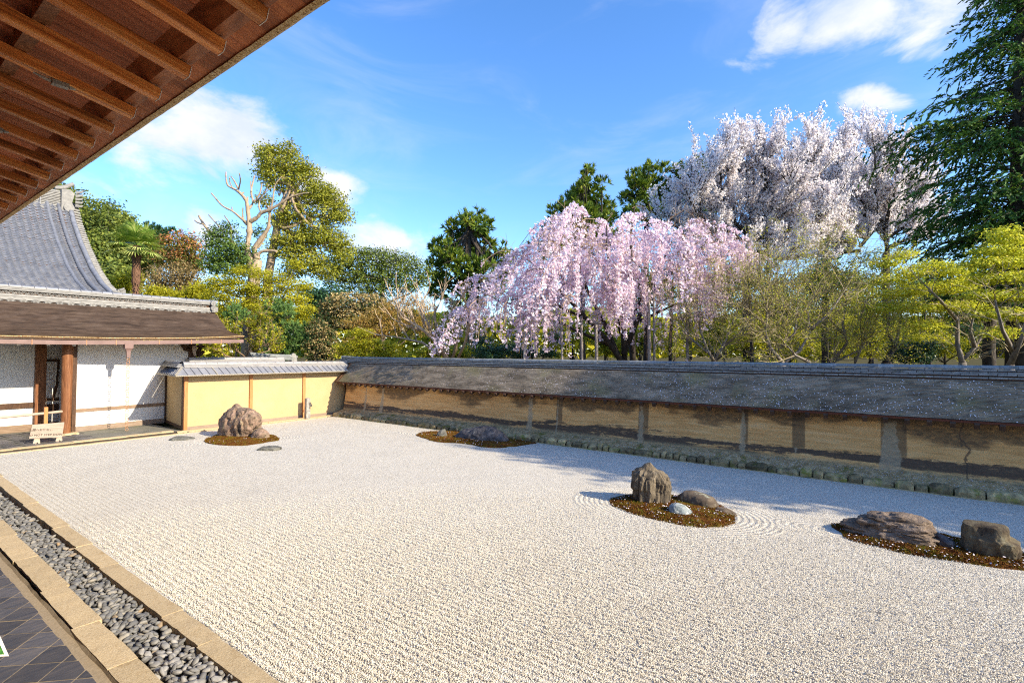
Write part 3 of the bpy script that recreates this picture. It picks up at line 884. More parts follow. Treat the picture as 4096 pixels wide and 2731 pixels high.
def arc_tile(L, r0, n=7, thick=0.014, sag=1.0):
    """half-round cover tile lying along y"""
    th = np.linspace(0, math.pi, n)
    A = np.stack([np.cos(th) * r0, 0 * th, np.sin(th) * r0 * sag], -1)
    B = A * np.array([(r0 - thick) / r0, 1, (r0 - thick) / r0])
    mb = MB()
    P = np.stack([A + [0, -L / 2, 0], A + [0, L / 2, 0]])
    Q = np.stack([B + [0, -L / 2, 0], B + [0, L / 2, 0]])
    mb.grid(P).grid(Q, True)
    mb.grid(np.stack([A + [0, -L / 2, 0], B + [0, -L / 2, 0]]), True).grid(np.stack([A + [0, L / 2, 0], B + [0, L / 2, 0]]))
    return mb
cap_d = arc_tile(0.272, 0.085, sag=0.82).data('ridge_cap_tile', M_wall_ridge, smooth=False)
ridge_x = 13.8
k = 0
while True:
    yy = 0.184 + 0.2755 * (k - 34) + 0.1378
    k += 1
    if yy > 19.35:
        break
    if yy < -3.6:
        continue
    up = 0.05 * max(0, (yy - 17.4) / 2) ** 2
    place('ridge_cap_tile', cap_d, LW, (ridge_x, yy, 2.345 + up + rng.normal(0, 0.0015)), (rng.normal(0, 0.006), 0, rng.normal(0, 0.004)))
def noshi(w, L=0.268):
    mb = MB()
    mb.box((0, 0, 0), (w, L, 0.026))
    mb.box((-w / 2 - 0.004, 0, 0.003), (0.01, L * 0.985, 0.034))
    return mb.data('flat_ridge_tile', M_wall_ridge)
for li, (w, z) in enumerate(((0.24, 2.315), (0.29, 2.265), (0.33, 2.228), (0.40, 2.168))):
    dd = noshi(w)
    k = 0
    while True:
        yy = -3.5 + 0.2755 * k + 0.137 * (li % 2)
        k += 1
        if yy > 19.3:
            break
        place('flat_ridge_tile', dd, LW, (ridge_x, yy, z + 0.04 * max(0, (yy - 17.4) / 2) ** 2 + rng.normal(0, 0.002)), (rng.normal(0, 0.004), 0, rng.normal(0, 0.003)))
core = MB()
for w, z, hh in ((0.20, 2.29, 0.05), (0.25, 2.246, 0.05), (0.29, 2.20, 0.06), (0.36, 2.125, 0.09)):
    core.box((ridge_x, 7.8, z), (w, 23.0, hh))
core.box((ridge_x, 7.8, 2.02), (0.3, 23.0, 0.2))
core.build('ridge_core', M_dark_post, LW)
mb = MB()
mb.tube([(ridge_x - 0.13, 19.42, 2.24), (ridge_x, 19.44, 2.2), (ridge_x + 0.13, 19.42, 2.24)], [0.05, 0.07, 0.05], 8)
mb.box((ridge_x, 19.39, 2.31), (0.22, 0.06, 0.18))
mb.build('ridge_end_tile', M_wall_ridge, LW)

# fallen blossom on roof, ledge and gravel edge
pm = MB()
def petals_on(C, Nrm, size):
    k = len(C)
    a = rng.uniform(0, 6.28, k)
    t1 = np.cross(Nrm, [0, 1, 0.0]); t1 /= np.linalg.norm(t1, axis=1, keepdims=True)
    t2 = np.cross(Nrm, t1)
    s = size * rng.uniform(0.6, 1.25, k)[:, None]
    U = (t1 * np.cos(a)[:, None] + t2 * np.sin(a)[:, None]) * s
    V2 = (-t1 * np.sin(a)[:, None] + t2 * np.cos(a)[:, None]) * s * 0.62
    pm.cards(C + Nrm * 0.006, U, V2)
k = 1700
yy = 16.5 - 20 * rng.beta(2.6, 1.5, k)
tt = rng.uniform(0, 0.97, k)
keep = fbm(np.stack([yy * 1.3, tt * 4, yy * 0], -1), 3) > -0.12
yy, tt = yy[keep], tt[keep]
P = np.array([(roof_at(t)[0], y, roof_at(t)[1] + 0.014) for y, t in zip(yy, tt)])
Nr = np.tile(np.array([-(RZ - EZ), 0, (RX - EX)]) / math.hypot(RZ - EZ, RX - EX), (len(P), 1))
petals_on(P, Nr, 0.0125)
k = 1500
yy = 10 - 14 * rng.beta(2.0, 1.3, k)
xx = rng.uniform(12.7, 13.1, k)
petals_on(np.stack([xx, yy, 0.13 + (xx - 12.66) * 0.27], -1), np.tile([-0.25, 0, 0.97], (k, 1)), 0.009)
pm.build('fallen_petals', M_petal, kind='stuff')
# ------------------------------------------------------------------ yellow plaster wall with metal roof
YW = thing('plaster_wall', 'yellow plaster wall with orange posts and low grey metal roof at the far end', 'wall', (10.4, 18.75, 0))
px = [7.275, 9.42, 11.515, 13.5]
for i, x in enumerate(px):
    MB().box((x, 18.73, 0.92), (0.11 if i < 3 else 0.14, 0.12, 1.86)).build('post', M_post_orange if i < 3 else M_dark_post, YW)
for a, b in zip(px[:-1], px[1:]):
    MB().box(((a + b) / 2, 18.76, 0.98), (b - a - 0.112, 0.07, 1.74)).build('plaster_panel', M_yellow, YW)
    MB().box(((a + b) / 2, 18.738, 0.062), (b - a - 0.112, 0.075, 0.10)).build('baseboard', M_base_board, YW)
# return towards the white building
A, B = np.array([7.30, 18.78]), np.array([7.70, 21.38])
mb = MB(); mb.bar((*A, 0.98), (*B, 0.98), 0.07, 1.74); mb.build('plaster_panel', M_yellow, YW)
mb = MB(); mb.bar((*(A - [0.012, 0]), 0.062), (*(B - [0.012, 0]), 0.062), 0.08, 0.1); mb.build('baseboard', M_dark_post, YW)
MB().box((7.665, 21.33, 0.92), (0.1, 0.1, 1.84)).build('post', M_dark_post, YW)
MB().box((7.222, 18.8, 0.92), (0.03, 0.1, 1.84)).build('post_trim', M_dark_post, YW)

# roof: front slope, hipped corner, left slope
EY, EZy, RY, RZy = 18.34, 1.83, 18.82, 2.085
cx0 = 6.84
def sheet(P4, name, mat):
    P4 = np.array(P4, float)
    n = np.cross(P4[1] - P4[0], P4[-1] - P4[0]); n /= np.linalg.norm(n)
    if n[2] < 0:
        n = -n
    return MB().prism(P4, -n * 0.012, n * 0.0).build(name, mat, YW)
nseam = 30
xs_ = np.linspace(7.2, 13.9, nseam + 1)
for i in range(nseam):
    a, b = xs_[i], xs_[i + 1]
    sheet([(a, EY, EZy), (b, EY, EZy), (b, RY, RZy), (a, RY, RZy)], 'roof_sheet', M_copper)
    MB().bar((a, EY - 0.006, EZy + 0.012), (a, RY, RZy + 0.012), 0.028, 0.028).build('seam', M_copper_edge if i % 9 == 4 else M_copper, YW)
hip_r = (7.2, RY, RZy)
sheet([(cx0, EY, EZy), (7.2, EY, EZy), hip_r], 'roof_sheet', M_copper)
lx0, lx1 = 6.84, 7.22
Lb = [(6.84, 18.34), (7.28, 21.2)]
Rb = [(7.2, 18.82), (7.62, 21.3)]
sheet([(cx0, EY, EZy), hip_r, (Rb[0][0] + 0.03, 19.1, RZy), (6.88, 18.6, EZy)], 'roof_sheet', M_copper)
for i in range(10):
    t0, t1 = i / 10, (i + 1) / 10
    e = lambda t: (Lb[0][0] + 0.04 + (Lb[1][0] - Lb[0][0]) * t, 18.6 + (Lb[1][1] - 18.6) * t, EZy)
    q = lambda t: (Rb[0][0] + 0.03 + (Rb[1][0] - Rb[0][0]) * t, 19.1 + (Rb[1][1] - 19.1) * t, RZy)
    sheet([e(t0), e(t1), q(t1), q(t0)], 'roof_sheet', M_copper)
    MB().bar((e(t0)[0], e(t0)[1], EZy + 0.012), (q(t0)[0], q(t0)[1], RZy + 0.012), 0.03, 0.03).build('seam', M_copper, YW)
MB().bar((cx0 - 0.02, EY - 0.02, EZy + 0.018), (7.2, RY, RZy + 0.018), 0.05, 0.035).build('hip_seam', M_copper_edge, YW)
ee = MB()
ee.bar((cx0 - 0.01, EY - 0.004, EZy - 0.018), (13.75, EY - 0.004, EZy - 0.018), 0.02, 0.032)
ee.bar((cx0 - 0.004, EY, EZy - 0.018), (7.26, 21.2, EZy - 0.018), 0.02, 0.032)
for x in np.arange(cx0, 13.7, 0.055):
    ee.box((x, EY - 0.016, EZy - 0.022), (0.028, 0.012, 0.02), rz=0.5)
ee.build('eave_edge', M_copper_edge, YW)
MB().add([(cx0, EY, EZy - 0.03), (13.6, EY, EZy - 0.03), (13.6, 18.9, 1.92), (7.2, 18.9, 1.92)], np.array([[0, 1, 2, 3]])).build('eave_lining', M_dark_post, YW)
def ridge_run(P, Q, root, mat, nm='ridge'):
    P, Q = np.array(P, float), np.array(Q, float)
    L = np.linalg.norm(Q - P)
    n = max(2, int(L / 0.34))
    for w, z, hh, part in ((0.30, 0.02, 0.04, 'ridge_course'), (0.25, 0.062, 0.035, 'ridge_course'), (0.20, 0.1, 0.03, 'ridge_course')):
        MB().bar(P + [0, 0, z], Q + [0, 0, z], w, hh).build(part, mat, root)
    for i in range(n):
        a, b = P + (Q - P) * (i + 0.012) / n, P + (Q - P) * (i + 0.988) / n
        d = (b - a) / np.linalg.norm(b - a)
        s = np.cross(d, [0, 0, 1])
        th = np.linspace(0, math.pi, 7)
        G = np.array([[p + s * math.cos(t) * 0.085 + np.array([0, 0, 0.115 + 0.075 * math.sin(t)]) for t in th] for p in (a, b)])
        MB().grid(G).build('ridge_cap', mat, root)
ridge_run((7.24, 18.9, RZy - 0.02), (13.95, 18.9, RZy - 0.045), YW, M_ridge_metal)
ridge_run((7.24, 18.95, RZy - 0.01), (7.62, 21.3, RZy - 0.0), YW, M_copper)

# low roofs that show above it
RW = thing('rear_wall', 'pale metal ridge of a second low wall showing just above the yellow wall', 'wall', (10.2, 21.2, 0))
MB().box((10.3, 21.2, 1.1), (3.6, 0.25, 2.16)).build('wall_body', M_white, RW)
ridge_run((8.3, 21.2, 2.2), (12.05, 21.2, 2.195), RW, M_ridge_metal)
RG = thing('rear_gate_roof', 'dark tiled roof ridge with a scrolled end ornament behind the yellow wall', 'roof', (12.4, 22.4, 0))
MB().box((12.2, 22.6, 1.1), (2.0, 0.2, 2.1)).build('wall_body', M_dark_post, RG)
th = np.linspace(0, 1, 9)
for w, z0_, hh, nm in ((0.5, 2.27, 0.05, 'ridge_course'), (0.4, 2.33, 0.045, 'ridge_course'), (0.32, 2.385, 0.04, 'ridge_course')):
    mb = MB()
    for a, b in zip(th[:-1], th[1:]):
        z = lambda t: z0_ + 0.10 * (1 - t) ** 2
        mb.bar((11.2 + 1.9 * a, 22.4, z(a)), (11.2 + 1.9 * b, 22.4, z(b)), w, hh)
    mb.build(nm, M_wall_ridge, RG)
MB().tube([(11.2 + 1.95 * t, 22.4, 2.42 + 0.10 * (1 - t) ** 2) for t in th], 0.075, 8).build('ridge_cap', M_wall_ridge, RG)
orn = [(-0.2, 0), (-0.17, 0.12), (-0.24, 0.17), (-0.2, 0.24), (-0.12, 0.25), (-0.08, 0.33), (0.0, 0.36), (0.08, 0.33), (0.12, 0.25), (0.2, 0.24), (0.24, 0.17), (0.17, 0.12), (0.2, 0)]
mb = MB().prism([(13.14, 22.36 + a, 2.2 + b) for a, b in orn], (0, 0, 0), (0.09, 0, 0))
mb = MB().prism([(13.2 + a * 0.9, 22.3, 2.2 + b) for a, b in orn], (0, 0, 0), (0, 0.09, 0))
mb.box((13.2, 22.345, 2.05), (0.3, 0.12, 0.32))
mb.build('end_ornament', M_ridge_tile, RG)
MB().tube([(13.2, 22.285, 2.3), (13.2, 22.30, 2.3)], 0.06, 10).build('ornament_boss', M_ridge_tile, RG)

SP = thing('stone_post', 'slim grey stone post with an iron latch before the yellow wall', 'post', (11.43, 18.3, 0))
mb = MB()
P = np.array([[(11.43 + sx * 0.085 * (1 - 0.08 * z), 18.3 + sy * 0.075 * (1 - 0.08 * z), z) for sx, sy in ((-1, -1), (1, -1), (1, 1), (-1, 1), (-1, -1))] for z in (-0.05, 0.3, 0.6, 0.80)])
mb.grid(P)
mb.add([P[-1][i] for i in range(4)] + [(11.43, 18.3, 0.83)], np.array([[0, 1, 4], [1, 2, 4], [2, 3, 4], [3, 0, 4]]))
mb.build('shaft', M_stone_post, SP)
mb = MB(); mb.box((11.50, 18.21, 0.56), (0.05, 0.03, 0.16)); mb.box((11.54, 18.2, 0.53), (0.03, 0.04, 0.09)); mb.box((11.49, 18.215, 0.45), (0.025, 0.02, 0.1))
mb.build('latch', M_iron, SP)

# ------------------------------------------------------------------ white building on the left
GH = thing('temple_building', 'white walled temple building with bark roof below and grey tiled roof above', 'building', (6.0, 24.0, 0))
WA, WB = np.array([4.93, 21.12]), np.array([8.45, 21.52])
def wall_pt(t, z, out=0.0):
    d = (WB - WA) / np.linalg.norm(WB - WA)
    p = WA + (WB - WA) * t
    return (p[0] + d[1] * out, p[1] - d[0] * out, z)
def wall_bar(t0, t1, z0, z1, thick, out, name, mat):
    return MB().bar(wall_pt(t0, (z0 + z1) / 2, out), wall_pt(t1, (z0 + z1) / 2, out), thick, z1 - z0).build(name, mat, GH)
wall_bar(0, 1, 0.165, 0.625, 0.1, 0, 'plaster_panel', M_white)
wall_bar(0, 1, 0.735, 2.98, 0.1, 0, 'plaster_panel', M_white)
wall_bar(0, 1, 0.625, 0.735, 0.12, 0.012, 'tie_beam', M_rail_wood)
wall_bar(0, 1, 0.0, 0.165, 0.12, 0.012, 'baseboard', M_base_board)
mb = MB()
P = np.array([[(4.66 + 0.145 * math.cos(t) * r, 20.62 + 0.145 * math.sin(t) * r, z) for t in np.linspace(0, 2 * math.pi, 15)] for z, r in ((0.0, 0.86), (0.7, 0.92), (1.5, 0.97), (3.0, 1.0))])
mb.grid(P)
mb.build('post', M_post, GH, smooth=True)
MB().box((4.68, 20.64, 0.03), (0.52, 0.5, 0.06)).build('post_base', M_granite, GH)
MB().box((4.86, 20.9, 1.5), (0.1, 0.5, 3.0)).build('jamb', M_dark_post, GH)
# recessed porch
MB().box((3.0, 22.5, 1.6), (2.55, 0.1, 3.1)).build('plaster_panel', M_white, GH)
mb = MB(); mb.box((3.0, 22.43, 0.84), (2.5, 0.06, 0.17)); mb.build('tie_beam', M_dark_post, GH)
mb = MB(); mb.box((3.0, 22.42, 0.11), (2.5, 0.08, 0.22)); mb.build('baseboard', M_rail_wood, GH)
MB().box((4.38, 22.36, 1.55), (0.26, 0.2, 3.1)).build('post', M_post, GH)
MB().box((4.95, 22.62, 2.7), (1.1, 0.08, 0.9)).build('plaster_panel', M_white, GH)
MB().box((4.95, 22.62, 0.45), (1.1, 0.08, 0.9)).build('plaster_panel', M_white, GH)
for z, hh in ((2.28, 0.09), (0.98, 0.10), (0.7, 0.26), (0.12, 0.22)):
    MB().box((4.95, 22.56, z), (1.1, 0.07, hh)).build('rail', M_dark_post, GH)
SHJ = MB()
SHJ.prism([(4.5, 22.6, 1.0), (4.72, 22.6, 1.0), (4.80, 22.6, 1.35), (4.83, 22.6, 2.25), (4.5, 22.6, 2.25)], (0, 0, 0), (0, 0.03, 0))
SHJ.build('plaster_panel', M_white, GH)
win = MB()
win.prism([(4.72, 22.57, 1.02), (4.80, 22.57, 1.02), (4.87, 22.57, 1.4), (4.89, 22.57, 2.24), (4.84, 22.57, 2.24), (4.82, 22.57, 1.5)], (0, 0, 0), (0, 0.04, 0))
win = win.build('window', M_dark_post, GH)
MB().box((5.15, 22.62, 1.63), (0.56, 0.02, 1.24)).build('pane', M_shoji, win)
lat = MB()
for z in np.arange(1.25, 2.2, 0.26):
    lat.box((5.15, 22.60, z), (0.56, 0.015, 0.014))
for x in (4.99, 5.1, 5.21, 5.32):
    lat.box((x, 22.598, 1.63), (0.014, 0.012, 1.24))
lat.build('lattice', M_dark_post, win)
MB().box((1.7, 24.3, 1.6), (0.1, 3.6, 3.2)).build('plaster_panel', M_white, GH)
MB().box((6.6, 24.0, 1.5), (3.4, 3.6, 2.9)).build('wall_body', M_white, GH)
# carved bracket and dark corner post under the roof end
MB().box((8.53, 21.5, 2.45), (0.24, 0.2, 1.3)).build('post', M_dark_post, GH)
br = MB()
for a, b, r in (((8.2, 21.4, 2.85), (8.38, 21.35, 2.66), 0.07), ((8.86, 21.42, 2.85), (8.66, 21.36, 2.62), 0.08), ((8.95, 21.45, 2.62), (8.7, 21.4, 2.48), 0.09)):
    br.tube([a, ((a[0] + b[0]) / 2, a[1], b[2] + 0.03), b], [r * 0.7, r, r * 0.9], 8)
br.box((8.53, 21.38, 2.8), (0.75, 0.24, 0.1))
br.build('bracket', M_dark_post, GH)
MB().prism([(8.47, 21.22, 2.83), (8.6, 21.22, 2.83), (8.62, 21.22, 2.7), (8.57, 21.22, 2.58), (8.6, 21.22, 2.46), (8.52, 21.22, 2.44), (8.49, 21.22, 2.55), (8.45, 21.22, 2.68)], (0, 0, 0), (0, 0.06, 0)).build('carved_nose', M_pale_wood, GH)
# lower roof of layered bark, sagging along the eave and swept up to the gable end
LP = [(22.62, 4.30), (22.3, 4.13), (21.95, 3.93), (21.6, 3.72), (21.3, 3.52), (21.0, 3.36), (20.7, 3.235), (20.4, 3.13), (20.1, 3.05), (19.92, 3.015)]
LPy, LPz = np.array([p[0] for p in LP])[::-1], np.array([p[1] for p in LP])[::-1]
def eave_lift(x):
    return 0.006 + 0.2 * np.clip((x - 4.0) / 5.7, 0, 1) ** 2.6
def verge_z(y):
    return np.interp(y, [19.92, 20.05, 20.77, 21.15, 21.4, 21.73, 22.34, 22.62], [3.215, 3.235, 3.33, 3.42, 3.52, 3.78, 4.16, 4.31])
xs_ = np.linspace(0.5, 9.74, 70)
rows = []
ncr = 44
for k in range(ncr):
    for t, lift in ((k / ncr, 0.012), ((k + 1) / ncr, 0.0)):
        yy = 19.92 + (22.62 - 19.92) * t
        z0_ = np.interp(yy, LPy, LPz)
        zz = z0_ + eave_lift(xs_) * (1 - t) ** 1.2 + (verge_z(yy) - z0_ - eave_lift(9.74) * (1 - t) ** 1.2) * np.clip((xs_ - 7.5) / 2.24, 0, 1) ** 3
        rows.append(np.stack([xs_, np.full_like(xs_, yy - 0.4 * lift), zz + lift + 0.004 * fbm(np.stack([xs_ * 4, xs_ * 0 + k * 2.3, xs_ * 0], -1), 2)], -1))
P = np.array(rows)
mb = MB().grid(P)
low = P[:, -1] - np.array([0, 0, 0.16])
mb.grid(np.stack([P[:, -1], low], 1))
mb.build('bark_roof', M_bark_roof, GH, kind='stuff')
bk = MB()
for y, z in ((22.62, 4.31), (25.6, 2.9)):
    pass
bk.add([(0.5, 22.62, 4.3), (9.74, 22.62, 4.31), (9.74, 25.4, 3.1), (0.5, 25.4, 3.1)], np.array([[0, 1, 2, 3]]))
bk.build('rear_slope', M_bark_roof, GH)
# thick cut edge of the bark, in bands
ez = lambda x: 3.015 + eave_lift(x)
for dz, hh, inn, m in ((-0.005, 0.02, 0.0, M_bark_thatch), (-0.035, 0.03, 0.02, M_dark_post), (-0.062, 0.02, 0.045, M_rail_wood)):
    mb = MB()
    for a, b in zip(xs_[:-1], xs_[1:]):
        mb.bar((a, 19.925 + inn, ez(a) + dz), (b, 19.925 + inn, ez(b) + dz), 0.03, hh)
    mb.build('eave_band', m, GH)
MB().grid(np.array([[(x, 20.0, ez(x) - 0.07) for x in xs_], [(x, 21.2, 3.06) for x in xs_]])).build('eave_lining', M_rail_wood, GH)
# gutter with straps, hangers, funnel
gz = lambda x: 2.855 + 0.16 * max(0, (x - 4.2) / 5.5) ** 1.5
mb = MB()
gx = np.linspace(0.5, 9.72, 30)
for a, b in zip(gx[:-1], gx[1:]):
    mb.bar((a, 19.98, gz(a)), (b, 19.98, gz(b)), 0.12, 0.125)
mb.build('gutter', M_gutter, GH)
for x in (3.7, 4.95, 5.7, 6.9, 7.9, 8.9):
    MB().box((x, 19.915, gz(x)), (0.022, 0.012, 0.15)).build('gutter_strap', M_chain, GH)
for x in (3.45, 4.1, 4.7, 5.25, 6.6, 7.5, 8.6, 9.3):
    MB().box((x, 20.12, gz(x) - 0.08), (0.07, 0.06, 0.05)).build('hanger', M_paint, GH)
fx = 6.05
P = np.array([[(fx + sx * w, 19.985 + sy * w * 0.7, z) for sx, sy in ((-1, -1), (1, -1), (1, 1), (-1, 1), (-1, -1))] for z, w in ((2.86, 0.12), (2.70, 0.115), (2.64, 0.07), (2.58, 0.055), (2.40, 0.05))])
MB().grid(P, True).build('gutter_funnel', M_gutter, GH)
RC = thing('rain_chain', 'copper rain chain of rings hanging from the gutter funnel to the kerb', 'rain chain', (fx, 19.98, 0.0))
def torus(r, t, n=14, m=5):
    th, ph = np.meshgrid(np.linspace(0, 2 * math.pi, n + 1), np.linspace(0, 2 * math.pi, m + 1), indexing='ij')
    return MB().grid(np.stack([(r + t * np.cos(ph)) * np.cos(th), t * np.sin(ph), (r + t * np.cos(ph)) * np.sin(th)], -1))
link = torus(0.043, 0.0075).data('chain_link', M_chain, smooth=True)
for i in range(31):
    z = 2.39 - 0.0775 * i
    place('chain_link', link, RC, (fx + 0.004 * math.sin(i * 1.7), 19.98, z), (0, 0, 0.35 if i % 2 else -0.5))

# ridge of the lower roof
RYl = 22.55
rx = lambda a: a
MB().box((5.1, RYl, 4.27), (9.1, 0.34, 0.10)).build('ridge_course', M_ridge_tile, GH)
MB().box((5.1, RYl, 4.365), (9.1, 0.36, 0.075)).build('ridge_course', M_ridge_tile, GH)
MB().box((5.1, RYl + 0.02, 4.455), (9.1, 0.22, 0.10)).build('ridge_core', M_dark_post, GH)
for i, z in enumerate((4.535, 4.58, 4.625)):
    MB().box((5.1, RYl, z), (9.1, 0.34 - 0.02 * i, 0.038)).build('ridge_course', M_ridge_tile, GH)
wave = MB()
x = 0.8
arc = np.linspace(0.15, math.pi - 0.15, 7)
while x < 9.5:
    for r in (0.075, 0.045):
        wave.tube([(x + r * math.cos(t), RYl - 0.115, 4.41 + (r * 1.1) * math.sin(t) * 1.0) for t in arc], 0.011, 4, caps=False)
    x += 0.15
wave.build('wave_band', M_ridge_tile, GH)
capL = [(0.6 + 0.3 * i) for i in range(31)]
for a in capL:
    th = np.linspace(0, math.pi, 7)
    G = np.array([[(xx, RYl - 0.09 * math.cos(t), 4.64 + 0.085 * math.sin(t)) for t in th] for xx in (a + 0.004, a + 0.292)])
    MB().grid(G, True).build('ridge_cap', M_tile_roof, GH)
    if int(round(a / 0.3)) % 3 == 0:
        MB().tube([(a, RYl - 0.1 * math.cos(t), 4.65 + 0.092 * math.sin(t)) for t in np.linspace(0, math.pi, 7)], 0.016, 5).build('ridge_band', M_tile_roof, GH)
disc = MB()
disc.tube([(0, -0.015, 0), (0, 0.05, 0)], 0.082, 14)
th = np.linspace(0, 2 * math.pi, 15)
disc.tube([(0.07 * math.cos(t), -0.017, 0.07 * math.sin(t)) for t in th], 0.012, 4, caps=False)
for k in range(3):
    disc.tube([((0.012 + 0.010 * s) * math.cos(2.1 * k + s * 0.8), -0.018, (0.012 + 0.010 * s) * math.sin(2.1 * k + s * 0.8)) for s in range(5)], [0.013, 0.012, 0.010, 0.008, 0.005], 4)
disc_d = disc.data('round_end_tile', M_ridge_tile, smooth=False)
sw = MB()
sx = np.linspace(0, 1, 9)
top = [(0.075 + 0.18 * s, 0, 0.055 - 0.075 * math.sin(math.pi * min(1, s * 1.0)) * (1 - 0.2 * s) + 0.02 * s) for s in sx]
bot = [(p[0], 0, p[2] - 0.075) for p in top]
sw.grid(np.array([top, bot]))
sw.prism(np.array(top + bot[::-1]), (0, 0, 0), (0, 0.04, 0))
sw_d = sw.data('wave_end_tile', M_ridge_tile)
for i in range(29):
    xx = 0.95 + 0.297 * i
    if xx < 9.45:
        place('round_end_tile', disc_d, GH, (xx, RYl - 0.2, 4.19))
        place('wave_end_tile', sw_d, GH, (xx, RYl - 0.19, 4.175))
end = MB()
end.box((9.66, RYl - 0.02, 4.45), (0.12, 0.44, 0.46))
end.box((9.78, RYl - 0.02, 4.35), (0.16, 0.28, 0.2))
end.build('ridge_end_tile', M_ridge_tile, GH)
for zz in (4.57, 4.38):
    place('round_end_tile', disc_d, GH, (9.63, RYl - 0.25, zz), scale=(1.15, 1, 1.15))
place('round_end_tile', disc_d, GH, (9.76, RYl - 0.1, 4.62), (0, 0, 1.2))

# upper roof: hollow-curved slope of clay tiles
UY = np.array([27.7, 28.0, 29.29, 30.78, 32.64, 33.99, 34.71, 35.1])
UZ = np.array([5.02, 5.13, 5.62, 6.46, 7.89, 9.17, 10.07, 10.55])
ul = np.concatenate([[0], np.cumsum(np.hypot(np.diff(UY), np.diff(UZ)))])
def up_at(s):
    return np.interp(s, ul, UY), np.interp(s, ul, UZ)
TW, TL = 0.265, 0.205
def tile_mesh():
    u = np.linspace(0, 1, 8)
    x = u * TW
    zc = np.where(u < 0.68, -0.040 * np.sin(u / 0.68 * math.pi), 0.052 * np.sin((u - 0.68) / 0.32 * math.pi))
    mb = MB()
    A = np.stack([x, np.zeros(8), zc + 0.042], -1)
    B = np.stack([x, np.full(8, TL + 0.02), zc], -1)
    C = A - np.array([0, 0, 0.04])
    mb.grid(np.stack([A, B])).grid(np.stack([C, A]))
    return mb
tile = tile_mesh()
tile_d = tile.data('roof_tile', M_tile_roof, smooth=False)
nrow = int(ul[-1] / TL)
allt = []
for j in range(nrow):
    s = 0.02 + j * TL
    y, z = up_at(s)
    y2, z2 = up_at(s + TL)
    pitch = math.atan2(z2 - z, y2 - y)
    for i in range(28):
        x = 7.92 - TW * (i + 1)
        if x > 0.8:
            allt.append((x, y, z, pitch))
# the tiles nearest the garden are single pieces, the rest of the slope is joined
allt.sort(key=lambda t: (t[1] - 27.7) * 1.0 + (7.5 - t[0]) * 0.9)
for x, y, z, p in allt[:300]:
    place('roof_tile', tile_d, GH, (x, y, z + 0.03 + rng.normal(0, 0.003)), (p, 0, rng.normal(0, 0.008)))
rest = MB()
tv = np.concatenate(tile.v)
for x, y, z, p in allt[300:]:
    c, s = math.cos(p), math.sin(p)
    rest.add(tv @ np.array([[1, 0, 0], [0, c, s], [0, -s, c]]) + np.array([x, y, z + 0.03 + rng.normal(0, 0.003)]), tile.f)
rest.build('roof_tiles', M_tile_roof, GH, kind='stuff')
ss = np.linspace(0, ul[-1], 24)
prof = [up_at(s) for s in ss]
under = MB().grid(np.array([[(x, y, z - 0.01) for x in (-2.0, 8.05)] for y, z in prof]))
under.add([(8.02, y, z - 0.02) for y, z in prof] + [(8.02, prof[-1][0], 4.0), (8.02, prof[0][0], 4.0)], np.array([list(range(26))]))
under.build('roof_deck', M_dark_post, GH)
for x in (6.88, 7.33, 7.80):
    s0 = 0.1
    mb = MB().tube([(x, y, z + 0.075) for y, z in [up_at(s) for s in np.linspace(s0, ul[-1] - 0.9 * (x > 7.7), 40)]], 0.085 if x < 7.7 else 0.11, 8)
    mb.build('rib_tile', M_tile_roof, GH, smooth=True)
ver = MB().tube([(0, 0, 0), (0.27, 0, -0.03)], 0.062, 8).data('verge_tile', M_ridge_tile)
for j in range(nrow):
    y, z = up_at(0.1 + j * TL)
    place('verge_tile', ver, GH, (7.9, y, z + 0.05))
mb = MB().tube([(7.8, 27.75, 5.12), (7.8, 27.62, 5.16), (7.8, 27.55, 5.26)], [0.13, 0.14, 0.1], 9)
mb.box((8.05, 27.66, 5.22), (0.3, 0.2, 0.26))
mb.tube([(8.0, 27.6, 5.3), (8.15, 27.55, 5.42)], [0.08, 0.03], 6)
mb.build('verge_ornament', M_ridge_tile, GH)
# its high ridge
for k in range(11):
    MB().box((3.9, 34.95, 9.98 + 0.085 * k), (7.2, 0.5 - 0.012 * k, 0.055)).build('ridge_course', M_ridge_tile, GH)
MB().box((3.9, 35.0, 10.4), (7.1, 0.38, 1.0)).build('ridge_core', M_dark_post, GH)
for i in range(24):
    th = np.linspace(0, math.pi, 6)
    a = 0.4 + 0.297 * i
    G = np.array([[(xx, 34.95 - 0.17 * math.cos(t), 10.88 + 0.12 * math.sin(t)) for t in th] for xx in (a, a + 0.29)])
    MB().grid(G, True).build('ridge_cap', M_ridge_tile, GH)
    place('round_end_tile', disc_d, GH, (a, 34.55, 9.88), scale=(1.2, 1, 1.2))
    place('wave_end_tile', sw_d, GH, (a, 34.56, 9.86), scale=(1.2, 1, 1.2))
for x in (5.1, 6.6):
    MB().box((x, 34.68, 10.4), (0.035, 0.04, 0.9)).build('ridge_band', M_tile_roof, GH)
mb = MB()
mb.prism([(7.42, 34.6, 9.6), (7.85, 34.6, 9.55), (7.95, 34.6, 10.1), (7.85, 34.6, 10.4), (7.95, 34.6, 10.9), (7.75, 34.6, 11.08), (7.42, 34.6, 11.02)], (0, 0, 0), (0, 0.6, 0))
mb.tube([(7.72, 34.5, 10.1), (7.72, 34.7, 10.1)], 0.22, 12)
mb.box((7.66, 34.42, 9.35), (0.34, 0.3, 0.5))
mb.build('ridge_end_tile', M_ridge_tile, GH)
mb = MB().tube([(7.2, 34.9, 11.08), (7.55, 34.9, 11.18), (7.85, 34.9, 11.4), (7.95, 34.9, 11.48)], [0.1, 0.11, 0.1, 0.1], 9)
